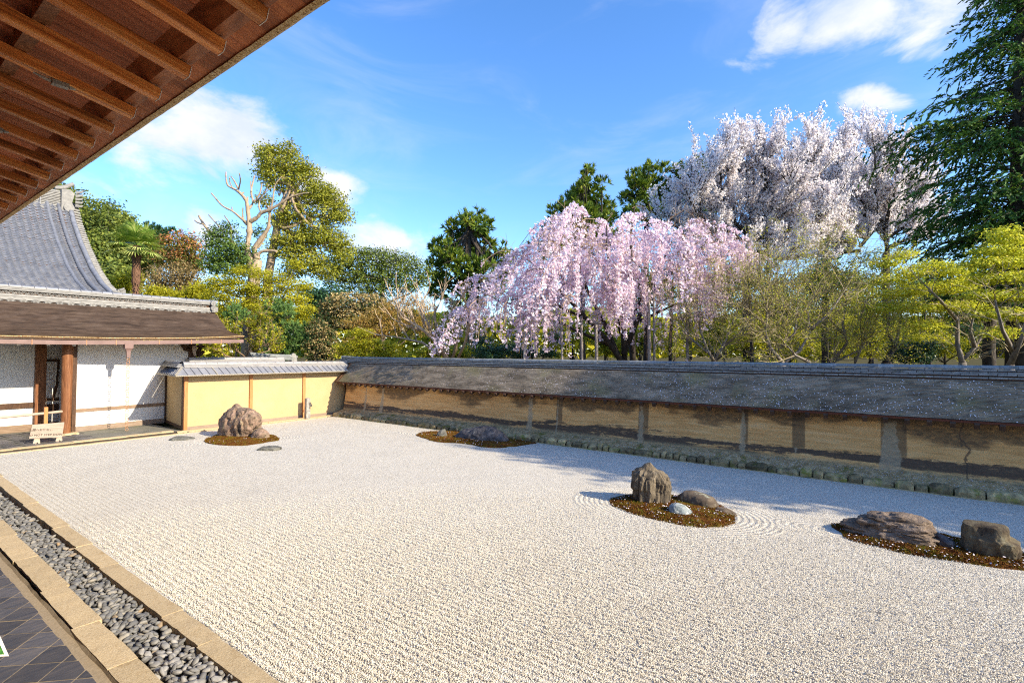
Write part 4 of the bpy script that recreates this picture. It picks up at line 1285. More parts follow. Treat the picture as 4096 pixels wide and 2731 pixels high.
for q in range(5):
    mb.tube([(8.0, 34.6, 10.95 - 0.17 * q), (8.2, 34.5, 11.02 - 0.19 * q), (8.27, 34.45, 11.12 - 0.2 * q)], [0.09, 0.06, 0.02], 6)
mb.build('ridge_finial', M_ridge_tile, GH)
MB().box((3.4, 31.5, 2.5), (9.2, 6.0, 4.9)).build('wall_body', M_white, GH)

# ------------------------------------------------------------------ rail and notice on the porch
RL = thing('barrier_rail', 'round pale log rail on a low orange post across the porch entrance', 'barrier', (4.17, 20.55, 0))
MB().box((4.17, 20.55, 0.45), (0.085, 0.085, 0.9)).build('post', M_post_orange, RL)
MB().tube([(2.2, 20.5, 0.655), (3.3, 20.52, 0.69), (4.12, 20.54, 0.715)], 0.042, 9).build('rail', M_pale_wood, RL, smooth=True)
MB().tube([(4.22, 20.55, 0.72), (4.56, 20.57, 0.735)], 0.042, 9).build('rail', M_pale_wood, RL, smooth=True)
SG = thing('notice_board', 'small wooden notice asking visitors not to step down, on two low feet', 'sign', (3.95, 19.3, 0))
BA, BB, BC, BD = (np.array(v) for v in ((3.565, 19.22, 0.17), (4.27, 19.22, 0.115), (4.345, 19.36, 0.53), (3.65, 19.36, 0.53)))
bn = np.cross(BB - BA, BD - BA); bn /= np.linalg.norm(bn)
MB().prism([BA, BB, BC, BD], (0, 0, 0), -bn * 0.03).build('board', M_board, SG)
for x in (3.72, 4.2):
    mb = MB().prism([(x - 0.075, 19.2, 0.0), (x - 0.02, 19.12, 0.0), (x + 0.015, 19.2, 0.05), (x + 0.05, 19.2, 0.0), (x + 0.085, 19.22, 0.0), (x + 0.07, 19.24, 0.22), (x - 0.02, 19.24, 0.22)], (0, 0.02, 0), (0, 0.12, 0))
    mb.build('foot', M_pale_wood, SG)
def lettering(body, pos, xdir, ydir, size, parent, mat, name='lettering', shear=0.0, off=0.0):
    cu = bpy.data.curves.new(name, 'FONT')
    cu.body = body
    cu.size = size
    cu.offset = off
    cu.shear = shear
    cu.resolution_u = 3
    cu.align_x = 'CENTER'
    tmp = bpy.data.objects.new('tmp_text', cu)
    COL.objects.link(tmp)
    dg = bpy.context.evaluated_depsgraph_get()
    me = bpy.data.meshes.new_from_object(tmp.evaluated_get(dg))
    bpy.data.objects.remove(tmp)
    me.materials.clear()
    me.materials.append(mat)
    xd = np.array(xdir) / np.linalg.norm(xdir)
    zd = np.cross(xd, ydir); zd /= np.linalg.norm(zd)
    yd = np.cross(zd, xd)
    o = bpy.data.objects.new(name, me)
    COL.objects.link(o)
    o.parent = parent
    p = np.array(pos) - WL[parent.name]
    o.matrix_local = Matrix(((xd[0], yd[0], zd[0], p[0]), (xd[1], yd[1], zd[1], p[1]), (xd[2], yd[2], zd[2], p[2]), (0, 0, 0, 1)))
    WL[o.name] = np.array(pos)
    return o
face = lambda u, v: BA + (BB - BA) * u + (BD - BA) * v + bn * 0.004
lettering('土間へおりないで下さい', face(0.5, 0.54), BB - BA, BD - BA, 0.072, SG, M_ink, shear=0.12, off=0.0012)
lettering('DO NOT STEP DOWN', face(0.5, 0.15), BB - BA, BD - BA, 0.083, SG, M_ink, shear=0.1, off=0.001)

# card standing on the slate path at the edge of the view
GS = thing('information_card', 'white edged card with a green garden picture on the slate path', 'sign', (0.75, 6.0, 0))
ca = np.array([0.62, 6.25, 0.10]); cb = np.array([1.012, 5.93, 0.06]); cc = np.array([0.98, 6.18, 0.2]) ; cd = cc + (ca - cb)
cn = np.cross(cb - ca, cd - ca); cn /= np.linalg.norm(cn)
MB().prism([ca, cb, cc, cd], (0, 0, 0), -cn * 0.01).build('board', M_paint, GS)
q = lambda u, v: ca + (cb - ca) * u + (cd - ca) * v + cn * 0.003
M_leafprint = surf('leaf_print', [(0.3, (0.01, 0.03, 0.008)), (0.55, (0.03, 0.14, 0.02)), (0.75, (0.12, 0.32, 0.05))], 22, bump=0.0)
MB().add([q(0.04, 0.06), q(0.95, 0.06), q(0.95, 0.93), q(0.04, 0.93)], np.array([[0, 1, 2, 3]])).build('picture', M_leafprint, GS)
MB().box((0.75, 6.2, 0.04), (0.2, 0.1, 0.18)).build('foot', M_dark_post, GS)

# ------------------------------------------------------------------ the hall whose eave stands overhead
HL = thing('temple_hall', 'overhanging eave of the wooden hall with white tipped rafters above the path', 'building', (0, 5, 0))
SL = 0.2
raf_m = MB()
w, hh, L = 0.047, 0.088, 3.7
sec = [(-w, hh), (-w, 0.009), (-w + 0.008, 0), (w - 0.008, 0), (w, 0.009), (w, hh)]
raf_m.prism([(0, a, b) for a, b in sec], (-L, 0, 0), (0, 0, 0))
raf_d = raf_m.data('rafter', M_eave)
tip = MB().prism([(0, a * 1.07, b * 1.05 - 0.003) for a, b in sec], (0.0, 0, 0), (0.005, 0, 0)).data('painted_end', M_paint)
for k in range(-16, 22):
    yy = 3.31 + 0.587 * k + rng.normal(0, 0.006)
    r_o = place('rafter', raf_d, HL, (1.70, yy, 4.772), (rng.normal(0, 0.02), math.atan(SL), rng.normal(0, 0.003)))
    t_o = place('painted_end', tip, r_o, (1.70, yy, 4.772))
    t_o.location = (0.001, 0, 0)
# boards above the rafters, each one a piece
yy = -6.2
while yy < 16.0:
    wd = rng.uniform(0.24, 0.36)
    dz = rng.uniform(0, 0.006)
    MB().add([(-2.0, yy, 5.02 + 3.52 * SL + dz), (1.60, yy, 5.006 + dz), (1.60, yy + wd - 0.004, 5.006 + dz), (-2.0, yy + wd - 0.004, 5.02 + 3.52 * SL + dz),
              (-2.0, yy, 5.05 + 3.52 * SL + dz), (1.60, yy, 5.05 + dz), (1.60, yy + wd - 0.004, 5.05 + dz), (-2.0, yy + wd - 0.004, 5.05 + 3.52 * SL + dz)],
             np.array([[0, 1, 2, 3], [7, 6, 5, 4], [0, 4, 5, 1], [3, 2, 6, 7]])).build('soffit_board', M_soffit, HL)
    yy += wd
yy = -6.2
while yy < 16.0:
    wd = rng.uniform(0.18, 0.3)
    MB().add([(1.70, yy, 4.925), (1.875, yy, 4.878), (1.875, yy + wd - 0.003, 4.878), (1.70, yy + wd - 0.003, 4.925),
              (1.70, yy, 4.95), (1.875, yy, 4.90), (1.875, yy + wd - 0.003, 4.90), (1.70, yy + wd - 0.003, 4.95)],
             np.array([[0, 1, 2, 3], [7, 6, 5, 4], [0, 4, 5, 1], [3, 2, 6, 7]])).build('eave_board', M_eave_board, HL)
    yy += wd
MB().prism([(1.625, -6.3, 4.885), (1.73, -6.3, 4.885), (1.73, -6.3, 5.02), (1.66, -6.3, 5.1), (1.51, -6.3, 5.1), (1.52, -6.3, 5.03)], (0, 0, 0), (0, 22.3, 0)).build('eave_beam', M_beam, HL)
for k in range(-16, 22):   # short battens between the rafters
    a = 3.31 + 0.587 * k
    MB().box((0.93, a + 0.2935, 5.085), (0.10, 0.47, 0.14)).build('batten', M_post, HL)
ef = MB()
ys = np.linspace(-6.3, 16.1, 500)
P = np.array([[(x + 0.004 * n1, y, z + 0.003 * n2) for y, n1, n2 in zip(ys, fbm(np.stack([ys * 6, ys * 0 + x * 9, ys * 0], -1), 3), fbm(np.stack([ys * 7, ys * 0 + 4 + z * 9, ys * 0], -1), 3))] for x, z in ((1.86, 4.868), (1.90, 4.866), (1.932, 4.885), (1.95, 4.95), (1.93, 5.06))])
ef.grid(P, True)
ef.build('bark_edge', M_bark_thatch, HL)
MB().grid(np.array([[(1.93, y, 5.06), (-2.2, y, 6.35), (-6.5, y, 7.9)] for y in (-6.3, 16.1)])).build('bark_roof', M_bark_roof, HL)
MB().add([(-6.5, -6.3, 7.9), (-2.0, -6.3, 5.8), (1.9, -6.3, 4.9), (1.93, -6.3, 5.06), (-6.5, 16.1, 7.9), (-2.0, 16.1, 5.8), (1.9, 16.1, 4.9), (1.93, 16.1, 5.06)], np.array([[0, 1, 2, 3], [7, 6, 5, 4]])).build('gable_end', M_beam, HL)
for kk, (yv, xv) in enumerate(((5.45, 1.18), (7.35, 1.05))):   # little lightning-rod clamps under two rafters
    mb = MB()
    yv = 3.31 + 0.587 * (4 if kk == 0 else 7)
    z = 4.772 + (1.7 - xv) * SL
    mb.box((xv, yv - 0.02, z - 0.02), (0.11, 0.06, 0.035))
    mb.tube([(xv + 0.06, yv - 0.02, z - 0.02), (xv + 0.10, yv - 0.02, z - 0.012)], 0.018, 6)
    mb.tube([(xv - 0.06, yv - 0.02, z - 0.015), (xv - 0.11, yv - 0.02, z - 0.005), (xv - 0.17, yv - 0.02, z + 0.01)], [0.014, 0.012, 0.008], 6)
    mb.build('metal_clamp', M_stone_post, HL)
MB().box((-2.6, 5.0, 3.0), (0.12, 22, 6.0)).build('hall_wall', M_soffit, HL)
MB().box((-1.15, 5.0, 0.78), (2.8, 22, 0.12)).build('veranda_floor', M_rail_wood, HL)
for yv in (-5, -1, 3, 7, 11, 15):
    MB().box((-0.1, yv, 2.85), (0.2, 0.2, 4.4)).build('post', M_post, HL) if yv < -4 or yv > 11 else None
# ------------------------------------------------------------------ rocks and moss beds
def rock(name, label, outline, lp, rp, thick, mat, mode='row', amp=0.05, freq=2.5, stretch=(1, 1, 1), box=2.4, seed=0, n=(54, 64), creases=0.5, group=None, sink=0.08, push=0.0):
    """outline: silhouette; lp, rp: where its two ends meet the ground; thick: depth front to back in metres"""
    A, B = on_ground(*lp), on_ground(*rp)
    ax = (B - A)[:2]; L = np.linalg.norm(ax); ax = ax / L
    nb = np.array([-ax[1], ax[0]])
    if nb @ HF[:2] < 0:
        nb = -nb
    S = []
    for x, y in outline:
        v = _f + _r * (x - 2048) / 2048 - _u * (y - 1365.5) / 2048
        t = (A[:2] @ nb) / (v[:2] @ nb)
        p = v * t
        S.append(((p[:2] - A[:2]) @ ax, p[2] + EYE))
    S = np.array(S)
    zmax, zmin = S[:, 1].max(), max(S[:, 1].min(), -0.0)
    def cuts(val, axis):
        out = []
        for i in range(len(S)):
            a, b = S[i], S[(i + 1) % len(S)]
            if (a[axis] - val) * (b[axis] - val) < 0:
                t = (val - a[axis]) / (b[axis] - a[axis])
                out.append(a[1 - axis] + t * (b[1 - axis] - a[1 - axis]))
        return out
    nr, na = int(n[0] * 1.6), int(n[1] * 1.6)
    P = []
    if mode == 'row':
        zb = zmin + 0.12 * (zmax - zmin)
        last = None
        full = S[:, 0].max() - S[:, 0].min()
        for k in range(nr):
            q = k / (nr - 1)
            z = -sink + (zmax + sink) * (1 - (1 - q) ** 1.25)
            c = cuts(min(max(z, zb), zmax * 0.995), 1)
            if len(c) < 2:
                c = last or [full / 2, full / 2]
            last = c
            s0, s1 = min(c), max(c)
            m, h = (s0 + s1) / 2, (s1 - s0) / 2
            dep = thick / 2 * (h * 2 / full) ** 0.6 * (1.0 if z < zmax * 0.6 else 1 - 0.35 * ((z / zmax - 0.6) / 0.4))
            th = np.arange(na + 1) * 2 * math.pi / na
            cs, sn = np.cos(th), np.sin(th)
            e = 2 / box
            P.append(np.stack([m + h * np.sign(cs) * np.abs(cs) ** e, dep * np.sign(sn) * np.abs(sn) ** e, np.full(na + 1, z)], -1))
        P = np.array(P)
        P[-1] = P[-1].mean(0)
    else:
        s0, s1 = S[:, 0].min(), S[:, 0].max()
        for k in range(nr):
            q = k / (nr - 1)
            s = s0 + (s1 - s0) * (0.5 - 0.5 * math.cos(math.pi * q)) if True else 0
            c = cuts(min(max(s, s0 + 1e-4), s1 - 1e-4), 0)
            zt = max(c) if c else 0.0
            wq = (1 - abs(2 * (s - s0) / (s1 - s0) - 1) ** 3.0) ** 0.5
            th = np.linspace(-0.25, math.pi + 0.25, na)
            cs, sn = np.cos(th), np.sin(th)
            e = 2 / box
            P.append(np.stack([np.full(na, s), thick / 2 * (0.12 + 0.88 * wq) * np.sign(cs) * np.abs(cs) ** e, np.where(sn > 0, zt * np.abs(sn) ** e, sn * 0.4 * max(zt, .1))], -1))
        P = np.array(P)
    Wd = np.zeros_like(P)
    Wd[..., 0] = A[0] + ax[0] * P[..., 0] + nb[0] * (P[..., 1] + push)
    Wd[..., 1] = A[1] + ax[1] * P[..., 0] + nb[1] * (P[..., 1] + push)
    Wd[..., 2] = P[..., 2]
    cen = Wd.reshape(-1, 3).mean(0)
    o3 = (Wd - cen)
    o3 /= np.maximum(np.linalg.norm(o3, axis=-1, keepdims=True), 1e-6)
    st = np.array(stretch) * freq
    q = Wd * st + seed * 7.1
    big = fbm(q * 0.6, 3)
    crack = np.minimum(np.abs(fbm(q * 1.1 + 9, 4)) * 3.2, 1.0) - 0.75
    arete = 0.35 - np.abs(fbm(q * 1.9 + 57, 3)) * 2
    step = np.round(fbm(q * 1.7 + 31, 2) * 4) / 4
    d = amp * (0.7 * big + creases * (0.95 * crack + 0.6 * arete) + 0.7 * step + 0.35 * fbm(q * 4 + 3, 3))
    if mode == 'row':
        hw = (P[:, :, 0].max(1) - P[:, :, 0].min(1)) / max(1e-3, S[:, 0].max() - S[:, 0].min())
        d = d * np.clip(hw / 0.55, 0.3, 1.0)[:, None]
    if mode == 'row':
        wrap = Wd[:, :-1]
        d[:, -1] = d[:, 0]
    Wd = Wd + o3 * d[..., None] * np.array([1, 1, 0.12 if mode == 'row' else 0.6])
    if mode == 'row':
        Wd[-1] = Wd[-1].mean(0)
    mb = MB().grid(Wd, mode != 'row')
    if mode != 'row':
        pass
    o = mb.build(name, mat, smooth=True)
    me = o.data
    import bmesh as _bm
    b = _bm.new(); b.from_mesh(me)
    _bm.ops.remove_doubles(b, verts=b.verts, dist=1e-4)
    _bm.ops.recalc_face_normals(b, faces=b.faces)
    b.to_mesh(me); b.free()
    me.polygons.foreach_set('use_smooth', np.ones(len(me.polygons), bool))
    me.set_sharp_from_angle(angle=R(32))
    return tag(o, label, 'rock', group)


def crop(sc, ox, oy):
    return lambda pts: [(ox + x / sc, oy + y / sc) for x, y in pts]

c1 = crop(4.704, 750, 1580)
rock('standing_rock', 'tall craggy reddish brown rock standing before the yellow wall', c1([(630, 740), (655, 640), (680, 540), (680, 450), (720, 390), (780, 320), (820, 260), (865, 235), (880, 190), (915, 158), (945, 168), (1000, 230), (1060, 262), (1110, 245), (1170, 255), (1230, 290), (1290, 360), (1335, 450), (1340, 520), (1310, 620), (1240, 720), (1170, 790), (1040, 800), (850, 770)]),
     (885, 1737), (1000, 1748), 0.85, M_rock_red, amp=0.075, freq=2.6, stretch=(1.6, 1.6, 0.55), box=2.3, seed=1, creases=0.9)
rock('leaning_rock', 'small pinkish rock leaning against the foot of the tall reddish rock', c1([(1205, 790), (1250, 690), (1300, 640), (1390, 608), (1460, 665), (1510, 730), (1505, 820), (1430, 845), (1300, 840)]),
     (1008, 1753), (1070, 1757), 0.42, M_rock_red, amp=0.03, freq=4.5, box=2.2, seed=5, n=(34, 40), creases=0.7)
rock('flat_rock', 'flat grey stone in the gravel in front of the tall rock and its moss', c1([(1325, 1022), (1350, 995), (1400, 968), (1500, 962), (1580, 958), (1690, 970), (1755, 978), (1752, 1022), (1600, 1052), (1450, 1042)]),
     (1033, 1797), (1124, 1797), 0.40, M_rock_grey, mode='col', amp=0.022, freq=4, seed=8, n=(36, 20), creases=0.6, box=3.2)
rock('sunken_rock', 'nearly buried flat dark stone near the kerb, left of the tall rock', crop(3.136, 500, 1350)([(555, 1270), (620, 1243), (700, 1240), (800, 1250), (875, 1262), (740, 1288), (600, 1287)]),
     (677, 1757), (779, 1752), 0.62, M_rock_grey, mode='col', amp=0.02, freq=4, seed=12, n=(36, 20), creases=0.6, box=3.0)
c4 = crop(2.6133, 1600, 1400)
rock('long_rock', 'long low dark grey rock lying beside the earthen wall', c4([(580, 905), (640, 850), (690, 815), (800, 803), (880, 792), (985, 797), (1040, 845), (1100, 890), (1140, 960), (1060, 980), (900, 955), (750, 925)]),
     (1826, 1748), (2034, 1768), 0.75, M_rock_dark, mode='col', amp=0.055, freq=3.0, seed=15, n=(60, 34), creases=0.8, box=2.2)
rock('pale_rock', 'small upright pale rock on green moss near the earthen wall', c4([(378, 912), (388, 860), (430, 830), (470, 820), (492, 860), (502, 912), (440, 918)]),
     (1745, 1748), (1792, 1748), 0.28, M_rock_grey, amp=0.022, freq=5, seed=18, n=(28, 34), creases=0.6)
c3 = crop(2.24, 2450, 1800)
rock('upright_rock', 'tall upright streaked grey brown rock on the middle moss bed', c3([(190, 470), (186, 345), (164, 320), (164, 255), (185, 190), (215, 168), (265, 150), (290, 122), (340, 109), (375, 150), (405, 180), (450, 195), (495, 240), (521, 290), (517, 360), (510, 480), (430, 498), (300, 472)]),
     (2536, 2004), (2676, 2012), 0.52, M_rock_brown, amp=0.045, freq=3.4, stretch=(2.4, 2.4, 0.4), box=2.8, seed=21, creases=1.0)
rock('humped_rock', 'smooth brown humped rock lying behind the veined white rock', c3([(583, 445), (600, 395), (650, 358), (720, 363), (800, 388), (880, 420), (920, 462), (945, 520), (900, 530), (820, 500), (700, 475), (610, 455)]),
     (2712, 2001), (2868, 2035), 0.42, M_rock_tan, mode='col', amp=0.022, freq=3, seed=24, n=(46, 28), creases=0.5, box=2.6)
rock('tail_rock', 'low brown stone at the right end of the middle moss bed', c3([(925, 520), (960, 505), (1010, 525), (1060, 565), (1095, 595), (1040, 592), (970, 560)]),
     (2866, 2036), (2938, 2064), 0.25, M_rock_tan, mode='col', amp=0.015, freq=5, seed=27, n=(24, 18))
rock('veined_rock', 'small rounded white veined rock at the front of the middle moss bed', c3([(500, 545), (502, 505), (520, 478), (580, 473), (640, 500), (690, 545), (742, 585), (700, 608), (640, 618), (560, 592)]),
     (2674, 2050), (2780, 2067), 0.36, M_rock_white, mode='col', amp=0.02, freq=4, seed=30, n=(40, 26), creases=0.5, box=2.3)
c7 = crop(2.9548, 3300, 1980)
rock('layered_rock', 'long layered brown rock with ragged ledges on the right moss bed', c7([(228, 385), (265, 290), (320, 262), (400, 260), (430, 228), (600, 212), (740, 208), (800, 202), (900, 215), (1000, 245), (1130, 270), (1240, 320), (1320, 390), (1370, 450), (1400, 560), (1330, 625), (1150, 580), (1000, 550), (850, 505), (640, 462), (400, 422)]),
     (3376, 2112), (3760, 2188), 0.62, M_rock_strata, mode='col', amp=0.06, freq=3.0, stretch=(0.7, 0.7, 3.4), seed=33, n=(84, 44), creases=1.0, box=2.4)
rock('grey_rock', 'small slate grey rock tucked against the right end of the layered rock', c7([(1240, 600), (1255, 430), (1300, 425), (1400, 468), (1460, 515), (1462, 580), (1330, 622)]),
     (3722, 2180), (3794, 2184), 0.34, M_rock_dark, amp=0.03, freq=4.5, seed=36, n=(30, 36), creases=0.6, push=-0.05)
rock('block_rock', 'squat square topped olive brown rock at the right end of the garden', c7([(1578, 610), (1612, 520), (1622, 400), (1636, 308), (1700, 310), (1900, 330), (2130, 365), (2158, 400), (2168, 510), (2290, 560), (2304, 640), (2282, 770), (2100, 730), (1950, 705), (1800, 685), (1650, 660)]),
     (3836, 2192), (4073, 2238), 0.55, M_rock_block, amp=0.035, freq=3.0, stretch=(1.6, 1.6, 0.7), box=3.6, seed=40, n=(50, 72), creases=0.8)


def moss_bed(label, pts, height, seed, n_petal=120):
    Q = np.array([on_ground(x, y)[:2] for x, y in pts])
    # closed smooth outline
    m = len(Q)
    t = np.linspace(0, m, 97)[:-1]
    i = np.floor(t).astype(int)
    f = (t - i)[:, None]
    p0, p1, p2, p3 = (Q[(i + k) % m] for k in (-1, 0, 1, 2))
    O = 0.5 * (2 * p1 + (p2 - p0) * f + (2 * p0 - 5 * p1 + 4 * p2 - p3) * f ** 2 + (3 * p1 - p0 - 3 * p2 + p3) * f ** 3)
    c = O.mean(0)
    O = c + (O - c) * (1 + 0.07 * fbm(np.stack([O[:, 0] * 4, O[:, 1] * 4, O[:, 0] * 0 + seed], -1), 3))[:, None]
    rr = np.linspace(0, 1, 22)
    O2 = np.concatenate([O, O[:1]])
    XY = c + (O2 - c)[None] * rr[:, None, None]
    H = height * (1 - rr ** 4)[:, None] + 0.02 * (1 - rr ** 6)[:, None] * fbm(np.concatenate([XY * 5, XY[..., :1] * 0 + seed], -1), 4) + 0.012 * (1 - rr ** 8)[:, None] - 0.004
    root = thing('moss_bed', loc=(c[0], c[1], 0))
    mb = MB().grid(np.concatenate([XY, H[..., None]], -1))
    mb.build('mound', M_moss, root, smooth=True, tone=True)
    k = int(min(14000, 9000 * np.linalg.norm(O - c, axis=1).mean() ** 2 * 3))
    r = np.random.default_rng(seed)
    rad = np.sqrt(r.uniform(0, 1.0, k)) * 1.0
    ii = r.integers(0, len(O), k)
    ff = r.uniform(0, 1, k)[:, None]
    B = c + ((O2[ii] * (1 - ff) + O2[ii + 1] * ff) - c) * rad[:, None]
    hz = height * (1 - rad ** 4)
    C = np.stack([B[:, 0], B[:, 1], hz + r.uniform(0.004, 0.02, k)], -1)
    U = np.stack([r.normal(0, 0.007, k), r.normal(0, 0.007, k), r.uniform(0.007, 0.015, k)], -1)
    V2 = np.cross(U, r.normal(0, 1, (k, 3))); V2 /= np.maximum(np.linalg.norm(V2, axis=1, keepdims=True), 1e-6)
    MB().cards(C, U, V2 * 0.005, r.uniform(0, 1, k)).build('fronds', M_moss, root, tone=True, kind='stuff')
    j = r.permutation(k)[:n_petal]
    pet = MB()
    a = r.uniform(0, 6.28, n_petal)
    CU = np.stack([np.cos(a), np.sin(a), r.normal(0, .3, n_petal)], -1)
    CV = np.stack([-np.sin(a), np.cos(a), r.normal(0, .3, n_petal)], -1)
    s = r.uniform(0.5, 1.3, n_petal)[:, None] * 0.0115
    pet.cards(C[j] + [0, 0, 0.016], CU * s, CV * s * 0.75)
    o = pet.build('blossom_petals', M_petal, kind='stuff')
    return tag(root, label, 'moss bed')

moss_bed('brown and green moss bed round the tall reddish rock', c1([(305, 880), (360, 825), (560, 740), (800, 690), (1100, 690), (1400, 705), (1530, 745), (1650, 770), (1712, 812), (1690, 850), (1500, 882), (1300, 912), (1000, 952), (700, 942), (450, 915)]), 0.05, 1, 60)
moss_bed('long green moss bed beside the earthen wall round the long dark rock', c4([(178, 890), (240, 858), (380, 848), (600, 850), (900, 880), (1150, 925), (1405, 966), (1300, 992), (1100, 1016), (900, 1017), (750, 987), (600, 970), (400, 957), (270, 925)]), 0.04, 2, 330)
moss_bed('oval rusty brown moss bed round the upright streaked rock', c3([(-22, 462), (40, 425), (170, 398), (420, 395), (620, 412), (800, 445), (1000, 515), (1107, 600), (1070, 660), (900, 692), (700, 682), (450, 640), (250, 592), (60, 525)]), 0.045, 3, 330)
moss_bed('rusty brown moss bed with white petals under the layered rock', c7([(95, 360), (180, 338), (500, 330), (1000, 390), (1450, 480), (1700, 540), (2100, 620), (2600, 760), (3000, 900), (2900, 960), (2500, 905), (2000, 852), (1600, 792), (1200, 732), (900, 672), (600, 602), (300, 522), (150, 422)]), 0.045, 4, 420)

# nearest gravel as single grains
def grain_cloud():
    r = np.random.default_rng(9)
    P = []
    for _ in range(90):
        k = 40000
        x = r.uniform(2.15, 11.5, k); y = r.uniform(-4.5, 11.5, k)
        d = x * 0.806 + y * 0.592
        lat = (x * 0.592 - y * 0.806) / np.maximum(d, 0.1)
        dens = np.clip((10.5 - np.hypot(x, y)) / 6.0, 0, 1) ** 1.1
        ok = (d > 2.8) & (np.abs(lat) < 1.06) & (r.uniform(0, 1, k) < dens)
        P.append(np.stack([x[ok], y[ok]], -1))
        if sum(map(len, P)) > 230000:
            break
    P = np.concatenate(P)[:230000]
    keep = np.ones(len(P), bool)
    for cx, cy, a, b, rz in ISLANDS:
        c, s = math.cos(rz), math.sin(rz)
        dx, dy = P[:, 0] - cx, P[:, 1] - cy
        keep &= ((dx * c + dy * s) / a) ** 2 + ((-dx * s + dy * c) / b) ** 2 > 0.97
    P = P[keep]
    keep = P[:, 0] > 2.235 + (P[:, 1] - 3.9) * 0.013
    P = P[keep]
    me = bpy.data.meshes.new('gravel_grains')
    me.vertices.add(len(P))
    dist = np.full(len(P), 9.0)
    for cx, cy, a, b, rz in ISLANDS:
        c, s = math.cos(rz), math.sin(rz)
        dx, dy = P[:, 0] - cx, P[:, 1] - cy
        dist = np.minimum(dist, (np.sqrt(((dx * c + dy * s) / a) ** 2 + ((-dx * s + dy * c) / b) ** 2) - 1) * (a + b) / 2)
    fur = np.sin(2 * math.pi / 0.08 * np.where(dist < 0.62, dist, P[:, 0]))
    drop = r.uniform(0, 1, len(P)) < 0.2 * (0.5 - 0.5 * fur)
    z = 0.004 + 0.0055 * fur + r.normal(0, 0.003, len(P)) - 0.03 * drop
    me.vertices.foreach_set('co', np.concatenate([P, z[:, None]], 1).astype(np.float32).ravel())
    o = bpy.data.objects.new('gravel_grains', me)
    COL.objects.link(o)
    o['kind'] = 'stuff'
    # two tiny source stones live far below the ground sheet
    src = bpy.data.collections.new('grain_sources')
    for s in range(3):
        pm_ = pebble_mesh(40 + s)
        pm_.v = [v * np.array([0.9, 1.3, 1.9]) for v in pm_.v]
        d = pm_.data('grain', M_grain, smooth=False)
        d.transform(Matrix.Scale(0.108, 4))
        src.objects.link(bpy.data.objects.new('grain', d))
    gt = bpy.data.node_groups.new('scatter_grains', 'GeometryNodeTree')
    gt.interface.new_socket('Geometry', in_out='INPUT', socket_type='NodeSocketGeometry')
    gt.interface.new_socket('Geometry', in_out='OUTPUT', socket_type='NodeSocketGeometry')
    gi = gt.nodes.new('NodeGroupInput'); go = gt.nodes.new('NodeGroupOutput')
    iop = gt.nodes.new('GeometryNodeInstanceOnPoints')
    ci = gt.nodes.new('GeometryNodeCollectionInfo')
    ci.inputs['Collection'].default_value = src
    ci.inputs['Separate Children'].default_value = True
    ci.inputs['Reset Children'].default_value = True
    rot = gt.nodes.new('FunctionNodeRandomValue'); rot.data_type = 'FLOAT_VECTOR'
    rot.inputs[1].default_value = (6.28, 6.28, 6.28)
    scl = gt.nodes.new('FunctionNodeRandomValue'); scl.data_type = 'FLOAT'
    scl.inputs[2].default_value = 0.7; scl.inputs[3].default_value = 1.35
    L = gt.links.new
    mp = gt.nodes.new('GeometryNodeMeshToPoints')
    L(gi.outputs[0], mp.inputs['Mesh'])
    L(mp.outputs[0], iop.inputs['Points'])
    L(ci.outputs[0], iop.inputs['Instance'])
    iop.inputs['Pick Instance'].default_value = True
    L(rot.outputs[0], iop.inputs['Rotation'])
    L(scl.outputs[1], iop.inputs['Scale'])
    L(iop.outputs[0], go.inputs[0])
    md = o.modifiers.new('scatter', 'NODES')
    md.node_group = gt
grain_cloud()
# ------------------------------------------------------------------ trees and plants
def hill_z(x, y):
    return 24 * np.exp(-(((x - 2) / 30) ** 2 + ((y - 112) / 26) ** 2)) - 0.2

hx, hy = np.meshgrid(np.linspace(-90, 70, 50), np.linspace(55, 170, 40))
MB().grid(np.stack([hx, hy, hill_z(hx, hy)], -1)).build('hill', M_ground, smooth=True, kind='structure')

T = lambda *c: c
M_bark = wood('tree_bark', (0.05, 0.04, 0.03), (0.11, 0.09, 0.07), (0.20, 0.17, 0.135), (6, 6, 1.5), 0.9, 0.1, 1.5)
M_bark_pale = wood('pale_tree_bark', (0.18, 0.13, 0.08), (0.33, 0.25, 0.165), (0.46, 0.37, 0.27), (5, 5, 1.5), 0.9, 0.1, 1.5)
M_bark_dark = wood('dark_tree_bark', (0.02, 0.016, 0.013), (0.045, 0.036, 0.03), (0.085, 0.07, 0.06), (6, 6, 1.5), 0.9, 0.1, 1.5)
M_bark_grey = wood('grey_tree_bark', (0.12, 0.10, 0.085), (0.22, 0.19, 0.165), (0.33, 0.29, 0.255), (6, 6, 2.0), 0.9, 0.1, 1.5)
M_twig = surf('twig_bark', [(0.3, (0.20, 0.16, 0.09)), (0.7, (0.34, 0.28, 0.17))], 3, bump=0.0)
M_twig_brown = surf('brown_twig_bark', [(0.3, (0.20, 0.13, 0.08)), (0.7, (0.33, 0.23, 0.15))], 3, bump=0.0)
M_palm_trunk = wood('palm_trunk_fibre', (0.05, 0.025, 0.015), (0.14, 0.075, 0.045), (0.25, 0.15, 0.10), (4, 4, 12), 0.95, 0.0, 2.0)

